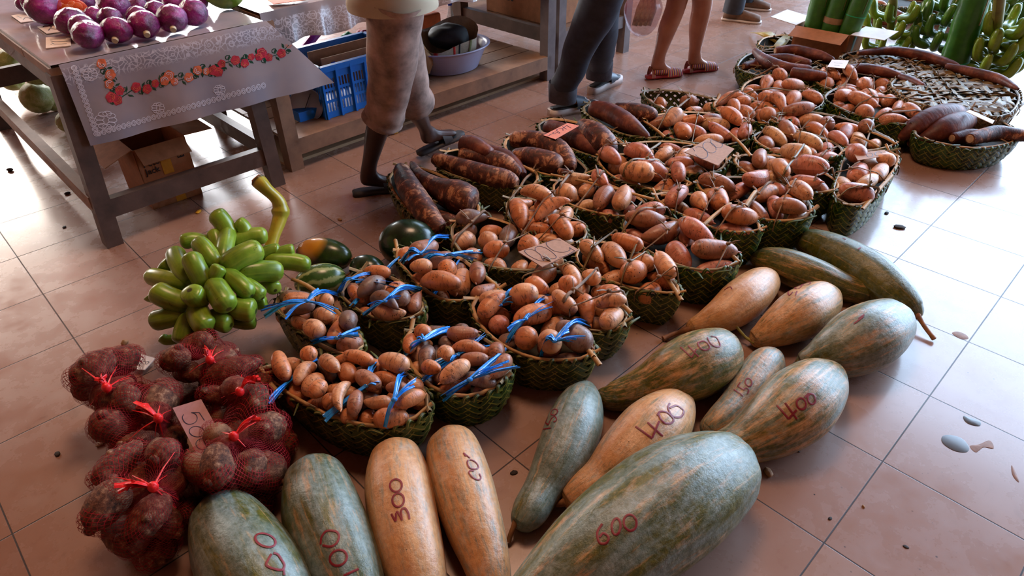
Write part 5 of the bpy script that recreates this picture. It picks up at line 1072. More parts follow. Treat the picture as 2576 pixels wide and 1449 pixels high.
# big carton on the grey table's shelf
cb2 = box_open('cardboard_box', 'big brown carton with small printed marks on the shelf behind the basin', T(3.14, 0.20, 0.303), AX * 0.55, AY * 0.70, 0.34, [(3, 0.12, -0.1), (1, .1, .3)], 'carton')
mk = MB()
for i in range(4):
    for j in range(2): mk.box(T(3.139, 0.62 + j * .04, 0.42 + i * .035), AX * .0006, AY * .010, UP * .010)
child(mk, 'printed_marks', 'black_print', cb2)
# ------------------------------------------------------------------ blue crate
M['crate'] = plain('bright_blue_crate_plastic', '1f78d8', 0.35, 0.12, 10, 0.05); M['basin'] = plain('pale_lilac_basin_plastic', 'a9aac8', 0.25, 0.05, 6, 0.03); M['sack'] = plain('woven_plastic_sack', 'b5a68f', 0.6, 0.15, 60, 0.3); M['red_cloth'] = plain('red_band', 'c0281e', 0.5, 0.2, 40, 0.1); M['black_cloth'] = plain('black_cloth', '17181d', 0.7, 0.3, 12, 0.4); M['kraft'] = plain('crumpled_brown_paper', '9a7048', 0.75, 0.3, 16, 0.6); M['olive_band'] = plain('olive_band', '6c6a3a', 0.6, 0.2, 40, 0.1)
ca0, ca1, cb0, cb1, cz0, cz1 = 1.27, 1.83, 0.19, 0.60, 0.168, 0.44
cr = empty('plastic_crate', T((ca0 + ca1) / 2, (cb0 + cb1) / 2, cz0), 'bright blue slotted plastic crate on the shelf behind the walking person', 'crate')
w = MB(); th = 0.004
def slotted(mb, p, e, L, nout, z0, z1, cols):
    e, nout = Vector(e), Vector(nout); bw = L / cols
    for i in range(cols + 1): mb.box(p + e * (i * bw) + UP * (z0 + z1) / 2 + nout * .006, e * .006, nout * .01, UP * (z1 - z0) / 2)
    zs = [z0, z0 + .035, z0 + .085, z0 + .10, z0 + .15, z0 + .165, z0 + .215, z1]
    for k in range(0, 8, 2): mb.box(p + e * L / 2 + UP * (zs[k] + zs[k + 1]) / 2, e * L / 2, nout * th / 2, UP * (zs[k + 1] - zs[k]) / 2)
    for k in (1, 3, 5):
        for i in range(cols):
            for q in range(5): mb.box(p + e * (i * bw + bw * (q + .5) / 5 - 0.0) + UP * (zs[k] + zs[k + 1]) / 2, e * bw * .035, nout * th / 2, UP * (zs[k + 1] - zs[k]) / 2)
slotted(w, T(ca0, cb0), AX, ca1 - ca0, -AY, cz0, cz1, 6); slotted(w, T(ca0, cb1), AX, ca1 - ca0, AY, cz0, cz1, 6); slotted(w, T(ca0, cb0), AY, cb1 - cb0, -AX, cz0, cz1, 4); slotted(w, T(ca1, cb0), AY, cb1 - cb0, AX, cz0, cz1, 4)
w.box(T((ca0 + ca1) / 2, (cb0 + cb1) / 2, cz0 + .004), AX * (ca1 - ca0) / 2, AY * (cb1 - cb0) / 2, UP * .004); child(w, 'slotted_walls', 'crate', cr)
r_ = MB()
for (p, q) in ((T(ca0, cb0), T(ca1, cb0)), (T(ca0, cb1), T(ca1, cb1)), (T(ca0, cb0), T(ca0, cb1)), (T(ca1, cb0), T(ca1, cb1))): r_.beam(p + UP * cz1, q + UP * cz1, .03, .03)
child(r_, 'rim', 'crate', cr)
cd = MB(); cd.box(T(1.55, .40, .36), AX * .22, AY * .005, UP * .12); cd.box(T(1.55, .30, .40), AX * .20, AY * .004, UP * .06); o = cd.build('cardboard_sheet', M['carton'], smooth=False, loc=T(1.55, .4, .3)); tag(o, 'dark bent cardboard sheets standing in the blue crate', 'cardboard')
M['bottle'] = G('clear_bottle_plastic').fin(srgb('b8c4c8'), 0.08, Alpha=0.35); M['cap'] = plain('blue_bottle_cap', '1440c0', 0.4, .1, 20, 0)
def bottle(p, h, label):
    p = Vector(p); b_ = MB(); z = [0, .01, .3, .6, .72, .8, .9, .96]; r = [.028, .032, .032, .032, .028, .018, .012, .012]
    b_.tube([p + UP * h * q for q in z], r, 18, ref=AX); o = b_.build('plastic_bottle', M['bottle'], loc=p); tag(o, label, 'bottle'); c = MB(); c.tube([p + UP * h * .95, p + UP * h], .0145, 14, ref=AX); c.build('cap', M['cap'], o, loc=p); return o
bottle(T(1.42, .30, .18), .25, 'clear bottle with blue cap standing in the front of the blue crate'); bottle(T(1.68, .50, .18), .26, 'clear bottle with blue cap at the back of the blue crate'); bottle(T(2.55, .62, .17), .33, 'tall clear bottle with blue cap on the shelf behind the basin')
# kitchen scale: round pan standing on its side on a blue base
M['metal'] = G('scratched_steel').fin(srgb('8d8a92'), 0.32, Metallic=0.85)
pc = P(771, 264, .24); sc_ = empty('weighing_scale', Vector((pc.x, pc.y, .166)), 'round steel scale pan on a blue base beside the blue crate', 'scale'); nrm = (CAMP - pc); nrm.z = 0; nrm = (nrm.normalized() + UP * 0.25 - AX * .35).normalized()
s1 = nrm.cross(UP).normalized(); s2 = nrm.cross(s1).normalized(); pm_ = MB(); rr_ = 41 / ppm(pc)
pm_.grid([[pc + (s1 * math.cos(a) + s2 * math.sin(a)) * (rr_ * f) - nrm * (.02 * (1 - f * f)) for a in np.linspace(0, 2 * PI, 37)] for f in (0.02, .4, .7, .92, 1.0)]); pm_.tube([pc + (s1 * math.cos(a) + s2 * math.sin(a)) * rr_ for a in np.linspace(0, 2 * PI, 37)], .004, 6, caps=False); child(pm_, 'pan', 'metal', sc_, True)
nd_ = MB(); nd_.beam(pc + s2 * -.06 + nrm * .004 - s1 * .03, pc + s2 * .02 + nrm * .004 + s1 * .01, .004, .002, up=nrm); child(nd_, 'dial_needle', 'black_print', sc_)
bs = MB(); bs.box(Vector((pc.x, pc.y, .166 + .03)) - nrm * .03, AX * .09, AY * .05, UP * .03); child(bs, 'base', 'crate', sc_)
# ------------------------------------------------------------------ basin and sack
bc = T(2.33, .38, .167); b_ = MB(); R0 = .245
prof = [(0.0, .004), (.62, .004), (.70, .012), (.93, .135), (.96, .15), (1.05, .155), (1.06, .147), (.98, .142), (.955, .13), (.72, .004 - .0)]
b_.grid([[bc + AX * (math.cos(a) * R0 * 1.12 * max(f, .001)) + AY * (math.sin(a) * R0 * .9 * max(f, .001)) + UP * z for a in np.linspace(0, 2 * PI, 49)] for f, z in prof]); o = b_.build('washing_basin', M['basin'], loc=bc); tag(o, 'pale lilac oval plastic basin on the shelf of the long table', 'basin')
sk = MB(); nfs = noise3(3); rows = []; sc0 = bc + UP * .02 + AX * .0
for i in range(11):
    t = i / 10; row = []
    for j in range(33):
        a = 2 * PI * j / 32; rad = (.155 + .035 * t) * (1 + .06 * math.sin(5 * a + 2 * t) + .03 * nfs((math.cos(a) * 2, math.sin(a) * 2, t * 3))); hh = (.20 + .05 * math.sin(a + .6) + .02 * math.sin(3 * a)) * t
        row.append(sc0 + AX * math.cos(a) * rad * 1.15 + AY * math.sin(a) * rad * .85 + UP * hh)
    rows.append(row)
sk.grid(rows, flip=True); sko = sk.build('woven_sack', M['sack'], loc=sc0); tag(sko, 'off-white woven sack with red and dark stripes folded in the basin', 'sack')
for (j0, wd, mt) in ((22, .02, 'red_cloth'), (23, .012, 'black_cloth'), (25, .022, 'olive_band'), (19, .03, 'red_cloth'), (28, .015, 'red_cloth')):
    st = MB(); st.ribbon([rows[i][j0] + (rows[i][j0] - sc0).normalized() * .002 for i in range(0, 11)], wd, up=(rows[5][j0] - sc0), th=.001); st.build('printed_stripe', M[mt], sko, loc=sc0)
kb = MB(); nfk = noise3(8); kb.sphere(bc + UP * .20, .13, 30, 20, sc=(1.05, .75, .62), disp=lambda d: 1 + .16 * nfk(d * 2.4)); o = kb.build('black_cloth', M['black_cloth'], loc=bc + UP * .2); tag(o, 'crumpled black cloth stuffed in the woven sack', 'cloth')
def crumple(name, p, r, mat, label, cat, seed, sc=(1, 1, .6)):
    nf = noise3(seed); nf2 = noise3(seed + 3); p = Vector(p); m = MB(); m.sphere(p, r, 30, 20, sc=sc, disp=lambda d: 1 + .2 * nf(d * 2.5) + .12 * abs(nf2(d * 6))); o = m.build(name, M[mat], loc=p); return tag(o, label, cat)
crumple('brown_paper', T(2.06, .34, .27), .075, 'kraft', 'crumpled brown paper at the left rim of the basin', 'paper', 5, (1, 1, 1))
crumple('brown_paper', T(2.1, .75, .27), .14, 'kraft', 'torn brown paper sacks behind the basin', 'paper', 6, (1.3, 1, .7))
M['rust'] = plain('orange_foam_block', 'b4562a', .8, .25, 20, .5)
fb = MB(); fb.box(T(2.45, .78, .33), AX * .11, AY * .05, UP * .09); o = fb.build('orange_block', M['rust'], smooth=False, loc=T(2.45, .78, .33)); bv = o.modifiers.new('bevel', 'BEVEL'); bv.width = .02; bv.segments = 3; tag(o, 'rusty orange rounded block behind the basin', 'block')
M['floral'] = plain('floral_orange_cloth', 'b8583c', .7, .6, 60, .3); M['green_cloth'] = plain('green_cloth', '0c9050', .6, .2, 20, .3); M['magenta'] = plain('magenta_sequin_cloth', 'c01888', .3, .4, 120, .6); M['pink_cloth'] = plain('pink_striped_cloth', 'd8506a', .6, .5, 70, .2)
crumple('floral_cloth', T(1.30, .82, .27), .16, 'floral', 'folded orange floral cloth behind the blue crate', 'cloth', 11, (1.2, .9, .7)); crumple('green_cloth', T(1.83, .78, .33), .06, 'green_cloth', 'small green cloth above the crate rim', 'cloth', 12, (1, 1, 1.4)); crumple('pink_cloth', T(1.92, .74, .33), .07, 'pink_cloth', 'pink striped cloth beside the green one', 'cloth', 13, (1, 1, 1.3))
mg = MB(); mg.tube([T(1.42, .80, .30), T(1.55, .85, .36), T(1.75, .95, .44)], [.03, .025, .03], 14, rib=lambda a, t: 1 + .15 * math.sin(7 * a + 20 * t)); o = mg.build('magenta_cloth', M['magenta'], loc=T(1.55, .85, .36)); tag(o, 'rolled sequined magenta cloth behind the crate', 'cloth')
# ------------------------------------------------------------------ green bananas
def m_ban(name, a, b_, c):
    g = G(name); o = g.coord('Object', (1, 1, 1), 2.0); tc = g.n('TexCoord'); s = g.n('SeparateXYZ'); g.link(tc.outputs['UV'], s.inputs[0]); n = g.noise(o, 9, 4, .6)
    col = g.ramp(n, [(.3, srgb(a)), (.55, srgb(b_)), (.75, srgb(c))]); w = g.noise(g.coord('UV', (9, .5, 1)), 3, 3); col = g.mix(g.ramp(w, [(.45, 0.0), (.7, .35)]), col, srgb(c))
    st = g.ramp(g.noise(o, 26, 5, .8), [(.62, 0.0), (.68, .85)]); col = g.mix(st, col, srgb('33240f')); tip = g.ramp(s.outputs[1], [(.955, 0.0), (.985, .9)]); col = g.mix(tip, col, srgb('2a1c10'))
    g.bump(g.noise(o, 40, 3), .1, .002); return g.fin(col, .3, spec=.5)
M['banana'] = m_ban('green_banana_skin', '4a6414', '749022', 'a0ac3c'); M['banana_dark'] = m_ban('deep_green_banana_skin', '2c4a14', '426a1e', '5f8430'); M['bstalk'] = m_ban('yellow_green_banana_stalk', '8a8a24', 'b8a232', 'a87a2c'); M['bstalk2'] = plain('brown_green_banana_stalk', '7c7434', .5, .3, 12, .3)
def banana_mesh(pts, r, n=14):
    S = [Vector(p) for p in crom([tuple(p) for p in pts], 26, even=False)]; rs = []
    for i in range(26):
        t = (1 - math.cos(PI * i / 25)) / 2; a_ = math.sqrt(max(0, 1 - (max(0, .22 - t) / .22) ** 2)); b__ = math.sqrt(max(0, 1 - (max(0, t - .74) / .26) ** 2.2)); rs.append(r * (.30 + .70 * a_) * (.13 + .87 * b__))
    return S, rs
def ban(mb, pts, r):
    S, rs = banana_mesh(pts, r); mb.tube(S, rs, 16, rib=lambda a, t: 1 + .05 * abs(math.cos(2.5 * a)) - .03)
zb = lambda x, y: (x / 2.787, 380 + y / 2.787)
BC = P(555, 745, .17); BR = .235
bb = empty('banana_bunch', Vector((BC.x, BC.y, 0)), 'large bunch of fat green cooking bananas lying on the tiles with its yellow stalk up', 'bananas'); 
def on_ball(u, v, f):
    """where the sight line meets the bunch's rounded outer surface, scaled inwards by f"""
    d = ray(u, v); o = CAMP - BC; sc3 = Vector((1.0, 1.0, .80)); d2 = Vector((d.x / sc3.x, d.y / sc3.y, d.z / sc3.z)); o2 = Vector((o.x / sc3.x, o.y / sc3.y, o.z / sc3.z)); R = BR * f
    b_ = o2.dot(d2); a = d2.dot(d2); c = o2.dot(o2) - R * R; D = b_ * b_ - a * c
    t = (-b_ - math.sqrt(D)) / a if D > 0 else -b_ / a
    return CAMP + d * t
bl = [(1610, 600, 1510, 450, 62, 1), (1720, 600, 1665, 520, 52, .95), (1640, 650, 1850, 598, 58, 1), (1440, 650, 1290, 648, 52, .92), (1530, 700, 1500, 585, 48, 1.02), (1560, 765, 1602, 575, 54, 1.06), (1510, 800, 1395, 650, 60, 1.04), (1600, 805, 1800, 700, 80, 1.1), (1820, 735, 1945, 700, 45, .95), (1930, 730, 2045, 700, 42, .85), (1890, 775, 2150, 802, 58, .88), (1690, 860, 1945, 848, 72, 1.0), (1320, 900, 1235, 715, 64, 1.0), (1250, 850, 1160, 790, 60, .92), (1430, 920, 1345, 750, 68, 1.08), (1290, 930, 1060, 880, 60, .98), (1500, 915, 1540, 820, 50, 1.04), (1590, 870, 1745, 1000, 62, 1.04), (1290, 1065, 1110, 985, 76, 1.04), (1130, 1020, 1070, 1005, 48, .92), (1400, 1040, 1345, 990, 74, 1.14), (1510, 955, 1590, 1085, 80, 1.12), (1700, 935, 1820, 1020, 58, .98), (1620, 1085, 1760, 1115, 80, 1.02), (1280, 1140, 1095, 1185, 68, 1.0), (1335, 1180, 1290, 1320, 72, 1.05), (1390, 1120, 1450, 1230, 75, 1.1), (1500, 1160, 1600, 1210, 64, 1.02), (1440, 1240, 1475, 1310, 58, .98), (1240, 1310, 1145, 1300, 34, .95), (1840, 930, 1915, 970, 50, .85), (1760, 1060, 1850, 1055, 50, .85), (1650, 1180, 1770, 1185, 55, .92)]
for i, (x1, y1, x2, y2, r, f) in enumerate(bl):
    a, b_ = zb(x1, y1), zb(x2, y2); pb = on_ball(*a, f * .80); pt = on_ball(*b_, f * 1.02); rw = r / 2.787 / ppm(pt) * 1.08
    pb.z = max(pb.z, rw + .005); pt.z = max(pt.z, rw + .002); mid = (pb + pt) / 2; out = (mid - BC).normalized(); ax_ = (pt - pb).normalized()
    pb2 = pb - ax_ * rw * .5; mb = MB(); ban(mb, [pb2, mid + out * .014, pt + ax_ * rw * .45], rw)
    mb.build('banana', M['banana'], bb, loc=bb.location.copy())
st = [tuple(BC + Vector((.02, .06, .0))), tuple(P(668, 640, .22)), tuple(P(690, 590, .27)), tuple(P(706, 540, .32)), tuple(P(700, 505, .37)), tuple(P(670, 475, .42)), tuple(P(648, 452, .45))]
S = crom(st, 30); rs = [.026 + .003 * math.sin(i * .5) for i in range(30)]
for i in (15, 16): rs[i] = .034
mb = MB(); mb.tube([Vector(s) for s in S], rs, 18, rib=lambda a, t: 1 + .05 * math.sin(3 * a)); mb.build('bunch_stalk', M['bstalk'], bb, loc=bb.location.copy())
e = Vector(S[-1]); t_ = (Vector(S[-1]) - Vector(S[-2])).normalized(); mb = MB(); mb.tube([e - t_ * .002, e + t_ * .006], [.027, .024], 14, rib=lambda a, t: 1 + .12 * math.sin(5 * a)); mb.build('cut_stalk_end', M['stem'], bb, loc=bb.location.copy())
def far_bunch(label, u, v, z, R, rows, axis, mat, L=.17, r=.024, stalk=None, seed=1):
    c = P(u, v, z); t = empty('banana_bunch', Vector((c.x, c.y, 0)), label, 'bananas'); rg = np.random.default_rng(seed); ax_ = Vector(axis).normalized(); s1 = ax_.cross(Vector((0, 1, .1))).normalized(); s2 = ax_.cross(s1)
    for k in range(rows):
        h = (k / max(1, rows - 1) - .5) * R * 1.5; n = 7
        for j in range(n):
            a = 2 * PI * (j + .5 * (k % 2)) / n + rg.uniform(-.12, .12); d = s1 * math.cos(a) + s2 * math.sin(a); b0 = c + ax_ * h + d * R * .25; m1 = b0 + d * L * .55 + ax_ * L * .12; e1 = b0 + d * L * .72 + ax_ * L * .62 + Vector(rg.uniform(-.01, .01, 3))
            for q in (b0, m1, e1): q.z = max(q.z, r + .004)
            mb = MB(); ban(mb, [b0, m1, e1], r * rg.uniform(.85, 1.1)); mb.build('banana', M[mat], t, loc=t.location.copy())
    if stalk:
        mb = MB(); mb.tube([c] + [P(*q) for q in stalk], r * 1.0, 14, rib=lambda a, t: 1 + .06 * math.sin(2 * a + 8 * t)); mb.build('bunch_stalk', M['bstalk2'], t, loc=t.location.copy())
far_bunch('small bunch of bright green bananas with a thin upright stalk behind the open carton', 2238, 88, .14, .15, 3, (.05, .1, 1), 'banana', .21, .027, [(2247, 20, .35), (2250, -75, .65)], 1)
far_bunch('dark green banana bunch partly behind the big leaning leaf roll', 2372, 75, .22, .17, 4, (.2, .1, 1), 'banana_dark', .21, .03, None, 2)
far_bunch('green banana bunch with a brown stalk at the right edge', 2500, 128, .20, .17, 4, (.05, .0, 1), 'banana', .24, .033, [(2510, 42, .45), (2524, -85, .80)], 3)
far_bunch('high banana bunch at the top right edge beside the brown stalk', 2485, 38, .15, .15, 3, (.1, .0, 1), 'banana_dark', .22, .03, None, 4)
# ------------------------------------------------------------------ carton with rolled leaf bundles
M['roll'] = m_leaf('rolled_green_leaf', '1f4a14', '2f651c', '4a8028', '7a9a48'); M['tape'] = plain('brown_binding_strip', '9a7a58', .5, .2, 30, .2); M['green_twine'] = plain('green_plastic_twine', '1fa870', .3, .2, 40, .3)
F0, F1 = P(2001, 64, .27), P(2139, 89, .27); dx = F1 - F0; dx.z = 0; dy = Vector((-dx.y, dx.x, 0)).normalized() * .30; dy = dy if dy.y > 0 else -dy
cbx = box_open('cardboard_box', 'open brown carton holding three upright green leaf rolls', Vector((F0.x, F0.y, 0)), dx, dy, .27, [(0, .13, -.35), (3, .20, .12), (1, .22, .02)], 'carton', flapmats=['carton', 'carton_white', 'carton_white'])
def leafroll(label, b0, t0, r, tie=None, seed=1):
    b0, t0 = Vector(b0), Vector(t0); mb = MB(); nf = noise3(seed); n = 24
    mb.tube([b0.lerp(t0, i / n) for i in range(n + 1)], [r * (1 + .03 * math.sin(i * .7) + (.03 if i % 8 == 0 else 0)) for i in range(n + 1)], 28, rib=lambda a, t: 1 + .03 * nf((math.cos(a) * 2, math.sin(a) * 2, t * 2)) + .03 * ((a + 8 * t) % 2.1 < .15)); m = (b0 + t0) / 2; o = mb.build('leaf_roll', M['roll'], loc=m); tag(o, label, 'leaf roll', 'tightly rolled green leaf bundles')
    d = (t0 - b0).normalized(); sd = d.cross(-FWD).normalized(); ou = sd.cross(d).normalized(); ou = ou if ou.dot(FWD) < 0 else -ou; rb = MB(); rb.ribbon([b0.lerp(t0, .45 + .5 * q) + ou * r * 1.035 + sd * .2 * r for q in (0, .5, 1)], .010, up=ou, th=.002); rb.build('leaf_midrib', M['leaf_dry'] if seed == 4 else M['leaf_green'], o, loc=m)
    if tie:
        tb = MB(); tm, tf, tw = tie; c = b0.lerp(t0, tf); tb.tube([c - d * tw, c + d * tw], r * 1.05, 24, caps=False); tb.build('binding', M[tm], o, loc=m)
    return o
F0 = Vector(F0)
leafroll('left one of three upright green leaf rolls in the carton', F0 + dx * .20 + dy * .38 - UP * .262, F0 + dx * .24 + dy * .55 + UP * .60, .066, None, 1)
leafroll('middle upright green leaf roll with a brown binding, in the carton', F0 + dx * .50 + dy * .38 - UP * .262, F0 + dx * .62 + dy * .55 + UP * .60, .066, ('tape', .36, .02), 2)
leafroll('right one of three green leaf rolls, with a pale midrib, in the carton', F0 + dx * .80 + dy * .38 - UP * .262, F0 + dx * 1.02 + dy * .55 + UP * .60, .066, ('green_twine', .42, .003), 3)
leafroll('big leaning green leaf roll tied with green twine near the banana bunches', P(2398, 162, .09), P(2486, -95, .75), .088, ('green_twine', .06, .004), 4)
leafroll('dark green leaf roll cut off by the top right corner', P(2572, 48, .08), P(2580, -130, .6), .085, None, 5)
lf = MB(); M['yleaf'] = plain('wilted_yellow_leaf', 'a08638', .5, .45, 14, .4)
def leafy(pts, w):
    S = crom(pts, 14); return [Vector(s) for s in S], [math.sin(PI * (i + .4) / 14.5) for i in range(14)], w
for pts, w in (([tuple(P(1888, 82, .02)), tuple(P(1925, 84, .09)), tuple(P(1960, 102, .05)), tuple(P(1992, 118, .02))], .11), ([tuple(P(1930, 140, .02)), tuple(P(1955, 118, .07)), tuple(P(1975, 98, .10)), tuple(P(1985, 88, .12))], .07)):
    S, tp, w = leafy(pts, w); lf.ribbon(S, w, th=.002, taper=tp, twist=.6)
o = lf.build('wilted_leaf', M['yleaf'], loc=P(1940, 105, 0)); tag(o, 'wilted yellow-brown leaves left of the open carton', 'leaf')

# ------------------------------------------------------------------ people
def m_skin(name, c1, c2):
    g = G(name); o = g.coord('Object'); n = g.noise(o, 9, 4, .6); g.bump(g.noise(o, 90, 3), .12, .002); return g.fin(g.ramp(n, [(.35, srgb(c1)), (.7, srgb(c2))]), .42, spec=.45, Subsurface_Weight=0.0)
M['skin_dark'] = m_skin('dark_brown_skin', '2e1812', '47281d'); M['skin_light'] = m_skin('tanned_light_skin', 'a8684c', 'c08262')
M['shorts'] = plain('faded_patterned_shorts', '94796c', .8, .6, 12, .4); M['shirt_cream'] = plain('cream_shirt_cloth', 'b8a88c', .8, .1, 6, .3); M['denim'] = plain('dark_grey_denim', '2a2d38', .75, .3, 22, .4); M['denim_cuff'] = plain('denim_turn_up', '4a4850', .8, .2, 60, .3); M['sole_white'] = plain('white_rubber_sole', 'cfc2bc', .5, .05, 20, .05); M['strap_grey'] = plain('slate_grey_strap', '3c4450', .45, .15, 20, .1); M['rubber'] = plain('dark_rubber_sandal', '2a2626', .6, .2, 20, .2); M['hair'] = plain('black_hair', '120e0c', .6, .3, 60, .6); M['dress'] = plain('grey_cloth', '5a5a62', .8, .15, 8, .3); M['boot'] = plain('brown_suede_shoe', '7a5c48', .8, .25, 20, .3); M['eye'] = plain('dark_eye', '0c0a0a', .2, 0, 5, 0); M['nail'] = plain('toenail', 'b08a78', .3, .05, 10, 0)
def m_stripes(name, cols, n):
    g = G(name); tc = g.n('TexCoord'); s = g.n('SeparateXYZ'); g.link(tc.outputs['UV'], s.inputs[0]); f = g.math('FRACT', g.math('MULTIPLY', s.outputs[1], n)); r = g.n('ValToRGB'); r.color_ramp.interpolation = 'CONSTANT'; g.link(f, r.inputs[0]); e = r.color_ramp.elements
    while len(e) < len(cols): e.new(.5)
    for i, c in enumerate(cols): e[i].position = i / len(cols); e[i].color = srgb(c)
    return g.fin(r.outputs[0], .7)
M['stripes'] = m_stripes('striped_woven_shoe_cloth', ['b0303c', 'd8a02c', '3a3c5c', 'c0405a', 'd8b48c', '5a4a6c'], 3.0); M['red_sole'] = plain('red_shoe_sole', 'b03038', .5, .1, 20, .1)
def foot_loft(mb, heel, toe, w, h, lift=0.0, hscale=(.55, .9, 1.0, .78, .55, .42, .30), wscale=(.45, .62, .64, .70, .92, 1.0, .80), over=0.0):
    heel, toe = Vector(heel), Vector(toe); d = toe - heel; sd = d.cross(UP).normalized(); up = sd.cross(d).normalized(); rows = []; m = len(hscale)
    for i in range(-1, m + 1):
        t = min(max(i, 0), m - 1) / (m - 1); k = 0.001 if i in (-1, m) else 1.0; tt = t + (-.0 if i >= 0 else -.03) + (.03 if i == m else 0); row = []
        hh = h * hscale[min(max(i, 0), m - 1)] * k; ww = w * wscale[min(max(i, 0), m - 1)] * k / 2; c = heel + d * tt
        for j in range(17):
            a = 2 * PI * j / 16 - PI / 2; ca, sa = math.cos(a), math.sin(a); z = (sa * .5 + .5); z = z if sa > -.7 else 0.0; row.append(c + sd * (ca * ww * (1 if sa < .3 else .85)) + up * (hh * z + lift))
        rows.append(row)
    mb.grid(rows, flip=True)
def sole(mb, heel, toe, w, th, z=0.0):
    heel, toe = Vector(heel), Vector(toe); d = toe - heel; sd = d.cross(UP).normalized(); up = sd.cross(d).normalized(); prof = [(-.04, .30), (0, .60), (.15, .74), (.4, .72), (.7, 1.0), (.9, .92), (1.0, .62), (1.04, .25)]
    S = crom(prof, 22); rows = [[heel + d * s[0] - sd * s[1] * w / 2 + up * z, heel + d * s[0] + sd * s[1] * w / 2 + up * z, heel + d * s[0] + sd * s[1] * w / 2 + up * (z + th), heel + d * s[0] - sd * s[1] * w / 2 + up * (z + th), heel + d * s[0] - sd * s[1] * w / 2 + up * z] for s in S]
    mb.grid(rows); mb.poly(rows[0][:4][::-1]); mb.poly(rows[-1][:4])
def strap(mb, heel, toe, w, t0, t1, h, th=.004, z=0.0):
    heel, toe = Vector(heel), Vector(toe); d = toe - heel; sd = d.cross(UP).normalized(); up = sd.cross(d).normalized(); rows = []
    for t in np.linspace(t0, t1, 6): rows.append([heel + d * t + sd * math.cos(a) * w / 2 + up * (math.sin(a) * (h * (1.15 - .5 * (t - t0) / max(.01, t1 - t0)) + .002) + z) for a in np.linspace(PI, 0, 15)])
    mb.grid(rows, flip=False); mb.grid([[q + up * -.003 for q in r] for r in rows], flip=True)
def skinned(name, chains, root, mat, parent, sub=2):
    """one continuous skinned surface grown from connected joints: {joint:(pos, radius)}, edges"""
    J, E_ = chains; names = list(J); me = bpy.data.meshes.new(name); loc = parent.location.copy(); me.from_pydata([tuple(Vector(J[n][0]) - loc) for n in names], [(names.index(a), names.index(b_)) for a, b_ in E_], []); me.materials.append(M[mat])
    o = bpy.data.objects.new(name, me); COL.objects.link(o); o.parent = parent; sk_ = o.modifiers.new('skin', 'SKIN'); sk_.use_smooth_shade = True
    for i, n in enumerate(names): v = me.skin_vertices[0].data[i]; r = J[n][1]; v.radius = (r, r) if not hasattr(r, '__len__') else r; v.use_root = (n == root)
    if sub: ss = o.modifiers.new('sub', 'SUBSURF'); ss.levels = ss.render_levels = sub
    return o
